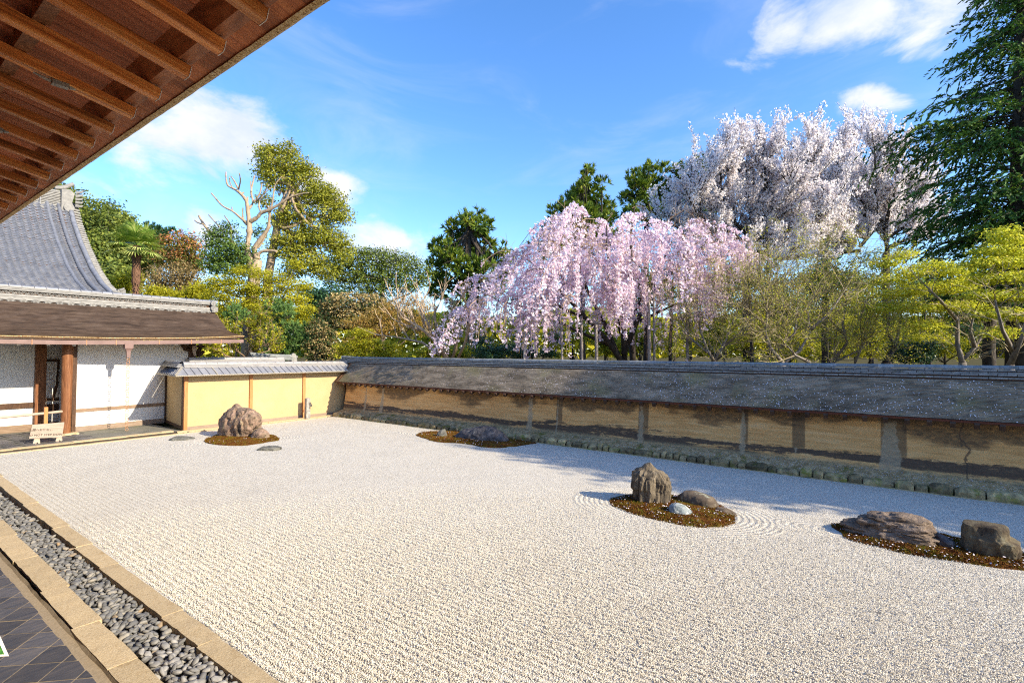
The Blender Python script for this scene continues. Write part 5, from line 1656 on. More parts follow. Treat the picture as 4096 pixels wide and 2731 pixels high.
L_camphor = leaf_mat('camphor_leaf', [(0.0, (0.115, 0.14, 0.0153)), (0.5, (0.299, 0.315, 0.0347)), (1.0, (0.562, 0.525, 0.075))])
L_ever = leaf_mat('evergreen_leaf', [(0.0, (0.0381, 0.0748, 0.0163)), (0.5, (0.101, 0.176, 0.0302)), (1.0, (0.26, 0.34, 0.06))], 0.25)
L_round = leaf_mat('glossy_oak_leaf', [(0.0, (0.0446, 0.0765, 0.0127)), (0.5, (0.134, 0.189, 0.0284)), (1.0, (0.319, 0.356, 0.0656))], 0.25)
L_hill = leaf_mat('hill_leaf', [(0.0, (0.0433, 0.0723, 0.0145)), (0.5, (0.134, 0.179, 0.0321)), (1.0, (0.319, 0.34, 0.0595))], 0.25)
L_maple = leaf_mat('spring_maple_leaf', [(0.0, (0.191, 0.212, 0.0127)), (0.5, (0.446, 0.434, 0.0263)), (1.0, (0.7, 0.625, 0.0548))], 0.45)
L_maple2 = leaf_mat('young_maple_leaf', [(0.0, (0.224, 0.298, 0.0298)), (0.45, (0.518, 0.553, 0.0604)), (0.8, (0.7, 0.7, 0.117)), (1.0, (0.7, 0.526, 0.22))], 0.45)
L_orange = leaf_mat('orange_maple_leaf', [(0.0, (0.286, 0.22, 0.033)), (0.5, (0.473, 0.33, 0.077)), (1.0, (0.55, 0.308, 0.132))], 0.4)
L_pine = leaf_mat('pine_needle', [(0.0, (0.0442, 0.0994, 0.0276)), (0.5, (0.123, 0.226, 0.0614)), (1.0, (0.276, 0.406, 0.114))], 0.2)
L_sugi = leaf_mat('cedar_leaf', [(0.0, (0.026, 0.065, 0.00867)), (0.5, (0.1, 0.167, 0.0167)), (0.9, (0.266, 0.314, 0.0342)), (1.0, (0.425, 0.255, 0.0425))], 0.2)
L_cypress = leaf_mat('cypress_leaf', [(0.0, (0.0217, 0.0632, 0.0217)), (0.5, (0.0627, 0.157, 0.0376)), (0.85, (0.179, 0.296, 0.0521)), (1.0, (0.425, 0.399, 0.0797))], 0.22)
L_cherry = leaf_mat('white_blossom', [(0.0, (0.80, 0.76, 0.79)), (0.5, (0.89, 0.86, 0.88)), (0.985, (0.95, 0.93, 0.93)), (1.0, (0.5, 0.3, 0.22))], 0.5, 0.8, (1.0, 0.99, 0.99))
L_pink = leaf_mat('pink_blossom', [(0.0, (0.80, 0.61, 0.72)), (0.5, (0.90, 0.78, 0.85)), (1.0, (0.96, 0.92, 0.94))], 0.5, 0.8, (1.0, 0.97, 0.99))
L_photinia = leaf_mat('red_tip_leaf', [(0.0, (0.063, 0.098, 0.0168)), (0.55, (0.182, 0.196, 0.035)), (0.75, (0.42, 0.224, 0.07)), (1.0, (0.588, 0.238, 0.112))], 0.3)
L_brown = leaf_mat('brown_scrub_leaf', [(0.0, (0.14, 0.119, 0.042)), (0.5, (0.266, 0.196, 0.084)), (1.0, (0.378, 0.266, 0.133))], 0.3)
L_andro = leaf_mat('pale_flowering_leaf', [(0.0, (0.023, 0.0517, 0.0172)), (0.45, (0.0575, 0.092, 0.0253)), (0.62, (0.38, 0.276, 0.115)), (1.0, (0.598, 0.46, 0.218))], 0.25)
L_dark = leaf_mat('dark_camellia_leaf', [(0.0, (0.0156, 0.0455, 0.0208)), (0.6, (0.039, 0.0975, 0.039)), (1.0, (0.091, 0.169, 0.065))], 0.15, 0.4)
L_under = leaf_mat('understorey_leaf', [(0.0, (0.114, 0.143, 0.0114)), (0.5, (0.335, 0.353, 0.0247)), (1.0, (0.7, 0.63, 0.0462))], 0.45)
L_palm = leaf_mat('palm_leaf', [(0.0, (0.0675, 0.15, 0.018)), (0.5, (0.18, 0.285, 0.045)), (1.0, (0.45, 0.48, 0.15))], 0.2, 0.45)


def unit(v):
    return v / np.maximum(np.linalg.norm(v, axis=-1, keepdims=True), 1e-9)


def blobs_px(D, bl, dep=0.8):
    """[(x, y, rx, ry, depth offset m)] as seen -> ellipsoids"""
    out = []
    for b in bl:
        x, y, rx, ry = b[:4]
        d = D + (b[4] if len(b) > 4 else 0)
        out.append((at(x, y, d), rx * d / 2048, max(0.4, dep * (rx + ry) / 2 * d / 2048), ry * d / 2048))
    return out


def crown(bl, n, leaf, clump, seed, mode='leaf', aspect=0.55, lift=0.5, bias=0.0, flat=0.6, tonevar=0.5):
    """leaf-sized faces in clumps near the surface of the given ellipsoids"""
    r = np.random.default_rng(seed)
    area = np.array([b[1] * b[3] + b[1] * b[2] * 0.5 for b in bl])
    share = area / area.sum()
    mb = MB()
    for (c, ra, rd, rz), sh in zip(bl, share):
        k = max(20, int(n * sh))
        per = 12 if mode == 'leaf' else 16
        nc = max(3, k // per)
        d = unit(r.normal(0, 1, (nc, 3)))
        rad = np.where(r.uniform(0, 1, nc) < 0.72, r.uniform(0.82, 1.04, nc), r.uniform(0.3, 0.85, nc))
        rad = rad * (1 + 0.13 * fbm(d * 2.3 + seed, 2))
        loc = d * rad[:, None]
        cc = c + loc[:, :1] * ra * HR + loc[:, 1:2] * rd * HF + loc[:, 2:] * np.array([0, 0, rz])
        outw = unit(loc[:, :1] / ra * HR + loc[:, 1:2] / rd * HF + loc[:, 2:] / rz * np.array([0, 0, 1.0]))
        ct = r.uniform(0, 1, nc)
        idx = np.repeat(np.arange(nc), per)
        m = len(idx)
        if mode == 'leaf':
            off = r.normal(0, 1, (m, 3)) * clump * np.array([1, 1, flat])
            C = cc[idx] + off
            nrm = unit(outw[idx] * 0.55 + np.array([0, 0, lift]) + r.normal(0, 0.55, (m, 3)))
            U = unit(np.cross(nrm, r.normal(0, 1, (m, 3))))
            V = np.cross(nrm, U)
            s = leaf * r.uniform(0.6, 1.25, m)[:, None]
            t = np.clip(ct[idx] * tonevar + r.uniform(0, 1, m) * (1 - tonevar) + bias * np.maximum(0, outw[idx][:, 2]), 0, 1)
            mb.cards(C, U * s * 0.5, V * s * 0.5 * aspect, t)
        else:                                                  # tufts: blades that spring from a common point
            ax = unit(outw[idx] * 0.8 + np.array([0, 0, lift]) + r.normal(0, 0.5, (m, 3)))
            C = cc[idx] + ax * clump * r.uniform(0.25, 0.8, m)[:, None]
            V = unit(np.cross(ax, r.normal(0, 1, (m, 3))))
            s = leaf * r.uniform(0.7, 1.3, m)[:, None]
            t = np.clip(ct[idx] * tonevar + r.uniform(0, 1, m) * (1 - tonevar), 0, 1)
            mb.cards(C, ax * s * 0.5, V * s * 0.5 * aspect, t)
    return mb


def limb(mb, a, b, r0, r1, seed, n=6, sag=0.12):
    r = np.random.default_rng(seed)
    a, b = np.array(a), np.array(b)
    t = np.linspace(0, 1, n)[:, None]
    L = np.linalg.norm(b - a)
    P = a + (b - a) * t + np.sin(t * math.pi) * np.array([*(r.normal(0, 1, 2) * 0.08 * L), -sag * L * 0.5]) + np.sin(t * 2 * math.pi) * r.normal(0, 0.03, 3) * L
    mb.tube(P, np.linspace(r0, r1, n), 6, caps=False)
    return P


def leafy_tree(name, label, D, trunk, bl, n, leaf, clump, lm, bm=None, tr=0.22, seed=0, group=None, mode='leaf', dep=0.8, cat='tree', **kw):
    """trunk: seen polyline from foot to top; bl: seen crown masses"""
    bm = bm or M_bark
    tp = [at(x, y, D) for x, y in trunk]
    base = tp[0].copy()
    base[2] = hill_z(base[0], base[1]) if kw.get('hill') else -0.15
    kw.pop('hill', None)
    B = blobs_px(D, bl, dep)
    root = thing(name, label, cat, base, group)
    w = MB()
    pts = np.array([base] + tp)
    w.tube(pts, np.linspace(tr, tr * 0.55, len(pts)), 8)
    rr = np.random.default_rng(seed)
    for i, (c, ra, rd, rz) in enumerate(B):
        f = pts[-1 - (i % min(2, len(pts) - 1))]
        limb(w, f, c, tr * 0.42, tr * 0.1, seed + i)
        for q in range(3):
            e = c + rr.normal(0, 0.45, 3) * np.array([ra, rd, rz])
            limb(w, c + (f - c) * 0.35, e, tr * 0.16, tr * 0.04, seed + 50 + i * 4 + q, 5)
    w.build('trunk', bm, root, smooth=True)
    crown(B, n, leaf, clump, seed + 7, mode, **kw).build('crown', lm, root, tone=True, kind='stuff')
    return root


def grow(P, d, L, r, lvl, rg, S, ends, spread=0.6, up=0.25, kids=4, shrink=0.62, nseg=4, wander=0.16, minr=0.004, start=0.25):
    """twigs by repeated branching; S collects segments, ends the places along the finest twigs"""
    p = np.array(P, float)
    d = unit(np.array(d, float))
    pts = [p]
    rs = [r]
    for i in range(nseg):
        d = unit(d + rg.normal(0, wander, 3) + np.array([0, 0, up * 0.2]))
        p = p + d * L / nseg
        pts.append(p)
        rs.append(max(minr, r * (1 - 0.6 * (i + 1) / nseg)))
    for i in range(nseg):
        S.append((pts[i], pts[i + 1], rs[i], rs[i + 1]))
    ends.append((lvl, pts, d))
    if lvl == 0:
        return
    for q in range(kids):
        f = start + (1 - start) * (q + rg.uniform(0, 0.9)) / kids
        j = min(nseg - 1, int(f * nseg))
        b = pts[j] + (pts[j + 1] - pts[j]) * (f * nseg - j)
        side = unit(np.cross(d, rg.normal(0, 1, 3)))
        nd = unit(d + side * spread * rg.uniform(0.7, 1.4) + np.array([0, 0, up * rg.uniform(0.2, 1)]))
        grow(b, nd, L * shrink * rg.uniform(0.7, 1.2), max(minr, rs[j] * 0.58), lvl - 1, rg, S, ends, spread, up, kids, shrink, nseg, wander, minr, start)


def put_segs(mb, S, n=3):
    P0 = np.array([s[0] for s in S]); P1 = np.array([s[1] for s in S])
    mb.segs(P0, P1, np.array([s[2] for s in S]), np.array([s[3] for s in S]), n)


# ---- hillside trees behind the tiled roof
hs = np.random.default_rng(4)
hill_spec = [(205, 790, 100, 70, 80, 'rounded green tree standing highest, just above the tiled ridge under the eave'), (325, 860, 90, 90, 74, 'tall hillside tree rising directly right of the ridge end ornament'),
             (400, 900, 85, 90, 70, 'full dark tree on the slope below the first hillside crown'), (455, 890, 60, 60, 76, 'small crown on the skyline halfway down the hillside'),
             (515, 935, 45, 80, 72, 'pointed conifer on the skyline left of the palm crown'), (470, 1000, 80, 90, 66, 'broad hillside tree filling the slope left of the palm trunk'),
             (385, 1010, 60, 90, 62, 'hillside tree close against the verge of the tiled roof'), (440, 1110, 75, 70, 56, 'low yellow green tree at the hill foot beside the roof verge'),
             (250, 800, 70, 60, 84, 'dark crown behind the ridge finial on the hill'), (560, 1010, 70, 70, 64, 'hillside tree partly behind the palm crown')]
for i, (x, y, rx, ry, D, lab) in enumerate(hill_spec):
    bl = [(x + hs.normal(0, rx * 0.45), y + hs.uniform(-0.5, 0.9) * ry, rx * hs.uniform(0.4, 0.6), ry * hs.uniform(0.3, 0.45), hs.normal(0, 2)) for _ in range(9)] + [(x, y - ry * 0.55, rx * 0.45, ry * 0.5), (x, y + ry * 0.9, rx, ry * 0.6)]
    if i == 4:
        bl = [(x, y - ry * 0.75 + k * ry * 0.33, 8 + k * 9, ry * 0.24) for k in range(6)]
    leafy_tree('hillside_tree', lab, D, [(x, y + ry * 1.9), (x, y + ry * 0.5)], bl, 7500, 0.42, 0.5, L_hill, tr=0.3, seed=100 + i, hill=True, group='trees on the hillside', flat=0.7, tonevar=0.6)

# ---- palm
def palm():
    D = 29.0
    foot, top = at(543, 1180, D), at(547, 985, D)
    base = foot.copy(); base[2] = -0.15
    root = thing('palm_tree', 'shaggy trunked fan palm rising behind the low tiled ridge', 'palm', base)
    r = np.random.default_rng(2)
    z = np.linspace(0, 1, 40)
    mb = MB()
    P = base + (top - base) * z[:, None]
    mb.tube(P, 0.19 + 0.03 * r.normal(0, 1, 40) + 0.05 * (z > 0.9), 10)
    k = 900
    t = r.uniform(0.25, 1.0, k)
    a = r.uniform(0, 6.28, k)
    o = np.stack([np.cos(a), np.sin(a), np.zeros(k)], -1)
    C = base + (top - base) * t[:, None] + o * 0.21
    mb.cards(C, o * 0.05 + np.array([0, 0, -0.07]) * r.uniform(0.4, 1.3, k)[:, None], np.cross(o, [0, 0, 1.0]) * 0.022)
    mb.build('trunk', M_palm_trunk, root)
    for i in range(34):
        az = i * 2.4 + r.normal(0, 0.2)
        el = R(85 - 115 * (i / 33) ** 0.9)
        d = np.array([math.cos(az) * math.cos(el), math.sin(az) * math.cos(el), math.sin(el)])
        side = unit(np.cross(d, [0, 0, 1.0]))
        upv = np.cross(side, d)
        m = MB()
        pl = r.uniform(0.65, 0.95)
        hub = top + np.array([0, 0, 0.1]) + d * pl - np.array([0, 0, 0.12 * pl])
        m.tube([top, top + d * pl * 0.5, hub], [0.022, 0.016, 0.014], 4)
        bl, tones = [], []
        for q in range(22):
            b = (q / 21 - 0.5) * R(230)
            ld = unit(d * math.cos(b) + side * math.sin(b) + upv * 0.18)
            L = r.uniform(0.75, 0.98) * (1 - 0.25 * abs(q / 21 - 0.5))
            p1 = hub + ld * L * 0.55 + np.array([0, 0, -0.02])
            p2 = hub + ld * L + np.array([0, 0, -0.16 - 0.14 * r.uniform()])
            wv = unit(np.cross(ld, upv)) * 0.036
            tn = np.clip(r.normal(0.5, 0.2) + (0.3 if i > 22 else 0), 0, 1)
            m.add([hub - wv * 0.4, hub + wv * 0.4, p1 + wv, p1 - wv], np.array([[0, 1, 2, 3]]), tn)
            m.add([p1 - wv, p1 + wv, p2], np.array([[0, 1, 2]]), tn)
        m.build('frond', L_palm, root, tone=True)
palm()

# ---- red tipped tree, scrub and pine beyond the palm
leafy_tree('red_tip_tree', 'dense round tree with reddish new leaves right of the palm', 42, [(725, 1200), (725, 1060)],
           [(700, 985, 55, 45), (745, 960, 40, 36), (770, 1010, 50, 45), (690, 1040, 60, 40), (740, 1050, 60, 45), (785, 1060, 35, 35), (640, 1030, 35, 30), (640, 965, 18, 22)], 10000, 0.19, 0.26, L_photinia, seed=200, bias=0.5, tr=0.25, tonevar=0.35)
leafy_tree('distant_pine', 'dark feathery pine crown on the skyline behind the red tipped tree', 60, [(640, 1100), (632, 930)],
           [(600, 910, 26, 14), (630, 925, 30, 14), (655, 940, 22, 12), (690, 930, 26, 14), (612, 945, 34, 15), (640, 960, 40, 18)], 2600, 0.5, 0.4, L_dark, seed=210, mode='tuft', aspect=0.2, tr=0.2)
leafy_tree('brown_scrub', 'brownish half bare scrub between the palm trunk and the yellow maples', 36, [(690, 1240), (690, 1170)],
           [(640, 1110, 60, 45), (720, 1100, 65, 50), (770, 1130, 50, 45), (680, 1150, 80, 35), (610, 1160, 50, 30), (760, 1180, 60, 30)], 8000, 0.16, 0.26, L_brown, M_bark_grey, seed=220, tr=0.1, cat='bush')
for i, (x, y, rx, ry, lab) in enumerate(((520, 1150, 60, 40, 'feathery yellow green bamboo clump at the foot of the palm'), (610, 1185, 75, 32, 'yellow green bamboo spray behind the right part of the low ridge'), (720, 1195, 80, 35, 'yellow green bamboo thicket behind the ridge end ornament'), (800, 1170, 60, 40, 'taller yellow green bamboo beside the big maple'))):
    leafy_tree('bamboo_clump', lab, 31, [(x, y + 80), (x, y + 20)], [(x + hs.normal(0, rx * 0.5), y + hs.normal(0, ry * 0.5), rx * 0.5, ry * 0.5) for _ in range(7)], 3600, 0.2, 0.2, L_maple, M_twig, tr=0.05, seed=230 + i, aspect=0.25, cat='bamboo', group='bamboo clumps by the palm')

# ---- old pollarded tree with bare limbs
def pollard():
    D = 37.0
    sc, ox, oy = 1.651, 600, 500
    br = [[(640, 830, 24), (640, 810, 22), (655, 720, 20), (655, 650, 20), (645, 560, 15), (635, 500, 12), (600, 455, 12), (560, 425, 9), (515, 400, 7), (502, 350, 6), (502, 310, 5)],
          [(600, 455, 9), (618, 447, 6)], [(585, 425, 7), (560, 375, 6), (535, 340, 4)], [(585, 425, 6), (597, 370, 5), (590, 320, 4)], [(545, 415, 5), (527, 375, 4), (525, 345, 4)],
          [(655, 660, 12), (600, 615, 9), (545, 570, 8), (480, 535, 7), (430, 480, 6), (405, 450, 5)], [(545, 570, 5), (540, 542, 4)], [(640, 660, 9), (615, 625, 7), (612, 548, 5)],
          [(648, 560, 10), (680, 510, 9), (668, 440, 7), (690, 335, 5)], [(668, 440, 5), (664, 372, 4)], [(685, 512, 8), (725, 450, 6), (740, 385, 4)], [(700, 505, 7), (745, 460, 5), (785, 393, 4)], [(745, 460, 4), (805, 410, 3)],
          [(660, 640, 17), (710, 610, 15), (735, 580, 14), (790, 560, 12), (850, 525, 9), (920, 480, 7), (1000, 455, 5), (1050, 448, 3)], [(735, 580, 8), (720, 540, 7), (730, 490, 5), (760, 440, 4)], [(645, 545, 7), (645, 475, 5)],
          [(712, 890, 24), (690, 820, 20), (740, 740, 17), (780, 680, 13), (790, 600, 9), (810, 500, 7), (825, 400, 5), (870, 340, 3)], [(700, 870, 16), (740, 835, 13), (800, 830, 10), (838, 836, 9)], [(690, 820, 10), (730, 790, 8), (800, 660, 5)],
          [(600, 900, 16), (545, 770, 12), (440, 730, 11), (390, 700, 10), (345, 640, 9), (322, 598, 7)], [(350, 655, 7), (315, 645, 5), (295, 630, 4)], [(480, 700, 8), (465, 680, 6), (420, 630, 5), (388, 595, 4)], [(535, 740, 7), (530, 660, 6), (492, 600, 4)], [(430, 728, 6), (400, 730, 5), (346, 710, 4)], [(470, 735, 7), (415, 745, 7), (410, 790, 6), (355, 800, 5)]]
    f = at(ox + 640 / sc, oy + 900 / sc, D)
    base = f.copy(); base[2] = -0.15
    root = thing('pollarded_tree', 'old pollarded tree with pale bare stubby limbs against the clouds', 'tree', base)
    w = MB()
    w.tube([base, at(ox + 690 / sc, oy + 990 / sc, D), at(ox + 712 / sc, oy + 890 / sc, D)], [0.5, 0.42, 0.3], 9)
    w.tube([at(ox + 690 / sc, oy + 990 / sc, D), at(ox + 640 / sc, oy + 830 / sc, D)], [0.36, 0.26], 9)
    w.build('trunk', M_bark_pale, root, smooth=True)
    r = np.random.default_rng(3)
    for i, b in enumerate(br):
        sl = r.normal(0, 0.9) if i not in (0, 16) else 0.0
        P = np.array([at(ox + x / sc, oy + y / sc, D + sl * k / max(1, len(b) - 1) * (1.5 if len(b) > 3 else 0.6)) for k, (x, y, q) in enumerate(b)])
        rad = np.array([q / sc * D / 2048 * 0.82 for x, y, q in b])
        # rounder curve between the measured joints
        t = np.linspace(0, len(P) - 1, len(P) * 4 - 3)
        i0 = np.clip(np.floor(t).astype(int), 0, len(P) - 2)
        u = (t - i0)[:, None]
        pm1, p0, p1, p2 = P[np.maximum(i0 - 1, 0)], P[i0], P[i0 + 1], P[np.minimum(i0 + 2, len(P) - 1)]
        Q = 0.5 * (2 * p0 + (p1 - pm1) * u + (2 * pm1 - 5 * p0 + 4 * p1 - p2) * u ** 2 + (3 * p0 - pm1 - 3 * p1 + p2) * u ** 3)
        rq = np.interp(t, np.arange(len(P)), rad) * (1 + 0.10 * r.normal(0, 1, len(t)))
        MB().tube(Q, rq, 8).build('limb', M_bark_pale, root, smooth=True)
    B = blobs_px(D, [(860, 950, 40, 40), (905, 920, 32, 32), (930, 990, 60, 50), (880, 1010, 50, 45), (985, 1030, 45, 50), (850, 1050, 45, 40), (920, 1070, 70, 40), (1035, 930, 24, 22, 1.5)])
    crown(B, 9000, 0.2, 0.24, 77, aspect=0.45).build('foliage', L_ever, root, tone=True, kind='stuff')
pollard()

leafy_tree('camphor_tree', 'tallest yellow green camphor tree leaning right beside the pollarded tree', 41, [(1070, 1120), (1110, 900), (1180, 760)],
           [(1095, 640, 70, 55), (1150, 600, 40, 30), (1060, 610, 38, 30), (1180, 660, 55, 45), (1225, 700, 55, 45), (1120, 720, 75, 45), (1050, 690, 30, 25), (1290, 770, 55, 42), (1340, 800, 45, 40), (1370, 860, 35, 45),
            (1240, 780, 60, 40), (1310, 850, 60, 45), (1190, 850, 60, 45), (1130, 880, 45, 40), (1270, 930, 80, 45), (1200, 960, 75, 50), (1340, 960, 60, 45), (1130, 985, 60, 45), (1230, 1030, 90, 45), (1370, 1010, 40, 40), (1180, 1080, 55, 35), (1060, 800, 30, 25), (1290, 1080, 60, 40)],
           34000, 0.2, 0.26, L_camphor, M_bark_pale, tr=0.4, seed=300, tonevar=0.5)
leafy_tree('round_evergreen', 'broad low evergreen tree with rounded crown right of the camphor', 44, [(1530, 1240), (1530, 1120)],
           [(1350, 1040, 55, 45), (1420, 1025, 60, 40), (1500, 1030, 60, 40), (1570, 1035, 60, 38), (1640, 1060, 50, 40), (1690, 1100, 40, 38), (1400, 1085, 70, 45), (1480, 1095, 70, 45), (1570, 1100, 70, 45), (1640, 1130, 60, 40), (1340, 1110, 50, 40), (1440, 1150, 70, 35), (1540, 1160, 60, 30)],
           20000, 0.19, 0.27, L_round, tr=0.3, seed=310)
leafy_tree('spring_maple', 'large layered maple in bright yellow green leaf behind the bark roof', 29, [(1000, 1350), (1010, 1200)],
           [(900, 1120, 75, 22), (1000, 1085, 70, 24), (1090, 1110, 75, 24), (1170, 1140, 80, 24), (960, 1150, 90, 26), (1060, 1160, 90, 26), (1160, 1190, 85, 26), (880, 1180, 70, 26), (960, 1210, 90, 28), (1060, 1220, 90, 28), (1180, 1240, 80, 28), (890, 1240, 60, 30), (1010, 1270, 80, 28), (1110, 1290, 90, 28), (870, 1290, 40, 40), (1210, 1290, 50, 26), (850, 1140, 40, 22), (1180, 1060, 40, 20)],
           34000, 0.115, 0.15, L_maple, tr=0.16, seed=320, flat=0.35, lift=1.0, dep=1.1, tonevar=0.5)
leafy_tree('dark_evergreen', 'dark shaded evergreen between the yellow maple and the flowering dome', 34, [(1260, 1420), (1260, 1280)],
           [(1240, 1180, 50, 40), (1290, 1200, 50, 45), (1260, 1250, 60, 45), (1210, 1300, 40, 45), (1240, 1350, 45, 50), (1330, 1180, 50, 40)], 7000, 0.2, 0.25, L_dark, seed=330)
leafy_tree('garden_pine', 'bushy garden pine with cushioned branches behind the pale metal ridges', 25, [(1100, 1440), (1105, 1330)],
           [(1110, 1225, 55, 24), (1090, 1260, 62, 24), (1150, 1250, 40, 22), (1060, 1295, 50, 22), (1130, 1310, 70, 26), (1190, 1310, 44, 22), (1100, 1350, 60, 26), (1170, 1370, 60, 28), (1110, 1395, 62, 24), (1195, 1350, 35, 20), (1130, 1420, 80, 20)],
           15000, 0.20, 0.12, L_pine, seed=340, mode='tuft', aspect=0.16, tr=0.12, lift=0.9, tonevar=0.6)
leafy_tree('small_pine', 'small blue green pine top in front of the yellow maple', 24, [(945, 1420), (945, 1280)], [(945, 1240, 30, 20), (930, 1262, 30, 18), (968, 1262, 26, 18)], 2200, 0.2, 0.11, L_pine, seed=345, mode='tuft', aspect=0.16, tr=0.06, lift=0.9)
leafy_tree('flowering_dome', 'large clipped dome shrub covered in pale buff flower clusters', 30, [(1420, 1430), (1420, 1300)],
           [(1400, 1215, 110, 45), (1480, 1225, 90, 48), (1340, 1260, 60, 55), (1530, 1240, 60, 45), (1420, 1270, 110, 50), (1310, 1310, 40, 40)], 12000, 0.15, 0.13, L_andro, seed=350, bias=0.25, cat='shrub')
leafy_tree('flowering_shrub', 'dark leaved shrub with pale yellow flower sprays beside the garden pine', 25, [(1275, 1450), (1275, 1380)],
           [(1270, 1310, 40, 35), (1300, 1345, 42, 36), (1260, 1380, 40, 34), (1320, 1395, 46, 34), (1285, 1425, 55, 28)], 7000, 0.12, 0.11, L_andro, seed=355, cat='shrub')
leafy_tree('orange_maple', 'soft orange and yellow budding maple behind the pale bare tree', 27, [(1480, 1440), (1500, 1340)],
           [(1440, 1290, 70, 26), (1520, 1260, 80, 28), (1590, 1230, 70, 26), (1640, 1200, 50, 22), (1480, 1330, 80, 26), (1560, 1310, 80, 28), (1640, 1280, 60, 30), (1700, 1230, 50, 30), (1430, 1360, 60, 24), (1690, 1310, 50, 30)],
           15000, 0.09, 0.16, L_orange, M_twig_brown, tr=0.1, seed=360, flat=0.4, lift=1.0)
leafy_tree('yellow_maple', 'low yellow leaved maple spreading just above the wall corner', 23, [(1420, 1460), (1430, 1410)],
           [(1390, 1390, 60, 20), (1460, 1370, 70, 20), (1530, 1385, 70, 20), (1400, 1420, 70, 18), (1480, 1415, 80, 20), (1570, 1420, 70, 20), (1440, 1330, 50, 18)], 12000, 0.09, 0.12, L_maple, M_twig, tr=0.07, seed=365, flat=0.35, lift=1.0)

# ---- bare pollarded crape myrtle near the wall corner
def bare_tree(name, label, D, foot, limbs, mat_limb, mat_twig, r0, seed, lvl=2, kids=4, Lt=1.2, spread=0.6, up=0.3, leaf=None, minr=0.006, group=None, nleaf=3, leaf_s=0.07, twig_r=0.02):
    base = at(foot[0], foot[1], D); base[2] = -0.15
    root = thing(name, label, 'tree', base, group)
    rg = np.random.default_rng(seed)
    w = MB(); S = []; E_ = []
    f = at(foot[0], foot[1], D)
    w.tube([base, f], [r0 * 1.2, r0], 8)
    for li, lb in enumerate(limbs):
        off = rg.normal(0, 0.9)
        n = len(lb)
        P = np.array([at(x, y, D + off * k / max(1, n - 1)) for k, (x, y) in enumerate(lb)])
        rs = np.linspace(r0 * (0.85 if li == 0 else 0.62), max(minr, r0 * 0.16), n)
        w.tube(P, rs, 6)
        for k in range(1, n):
            for q in range(kids):
                u = rg.uniform(0, 1)
                b = P[k - 1] + (P[k] - P[k - 1]) * u
                d = unit(P[k] - P[k - 1])
                nd = unit(d * 0.7 + unit(np.cross(d, rg.normal(0, 1, 3))) * spread + np.array([0, 0, up]))
                grow(b, nd, Lt * rg.uniform(0.6, 1.2), max(minr * 2, twig_r), lvl, rg, S, E_, spread=spread, up=up, kids=3, minr=minr)
        grow(P[-1], unit(P[-1] - P[-2]), Lt, max(minr * 2, twig_r), lvl, rg, S, E_, spread=spread, up=up, kids=3, minr=minr)
    w.build('trunk', mat_limb, root, smooth=True)
    tm = MB(); put_segs(tm, S)
    tm.build('twigs', mat_twig, root, kind='stuff')
    if leaf is not None:
        pts = np.array([p for l, ps, d in E_ if l <= 1 for p in ps[1:]])
        pts = np.repeat(pts, nleaf, 0)
        k = len(pts)
        C = pts + rg.normal(0, 0.06, (k, 3))
        nr = unit(rg.normal(0, 0.5, (k, 3)) + np.array([0, 0, 1.0]))
        U = unit(np.cross(nr, rg.normal(0, 1, (k, 3))))
        s = leaf_s * rg.uniform(0.5, 1.2, k)[:, None]
        MB().cards(C, U * s * 0.5, np.cross(nr, U) * s * 0.4, rg.uniform(0, 1, k)).build('leaves', leaf, root, tone=True, kind='stuff')
    return root

bare_tree('bare_tree', 'pale bare many armed tree leaning left above the wall corner', 21, (1790, 1450),
          [[(1790, 1440), (1740, 1360), (1680, 1310), (1610, 1270), (1575, 1200)], [(1770, 1400), (1730, 1330), (1690, 1250), (1660, 1195)], [(1790, 1430), (1745, 1340), (1740, 1250), (1770, 1190)], [(1680, 1320), (1620, 1300), (1580, 1280)], [(1760, 1420), (1690, 1370), (1600, 1350), (1520, 1340)], [(1700, 1310), (1680, 1230), (1700, 1190)], [(1810, 1440), (1830, 1350), (1800, 1260), (1840, 1200)], [(1640, 1290), (1600, 1240), (1590, 1190)], [(1830, 1440), (1860, 1370), (1880, 1290), (1860, 1210)]],
          M_bark_pale, M_bark_pale, 0.11, 400, lvl=1, kids=2, Lt=0.75, up=0.6, minr=0.012, twig_r=0.03)
bare_tree('dry_shrub', 'low tangle of bare twigs behind the pale metal ridge near the building', 23, (985, 1440),
          [[(985, 1440), (1000, 1380), (990, 1330), (1020, 1290)], [(985, 1430), (930, 1390), (880, 1350)], [(990, 1430), (1040, 1390), (1080, 1370)], [(960, 1440), (900, 1420), (850, 1370)], [(1010, 1440), (1050, 1410), (1110, 1390)]],
          M_twig_brown, M_twig_brown, 0.05, 410, lvl=2, kids=4, Lt=0.8, minr=0.006, leaf=L_under, nleaf=2, leaf_s=0.11)

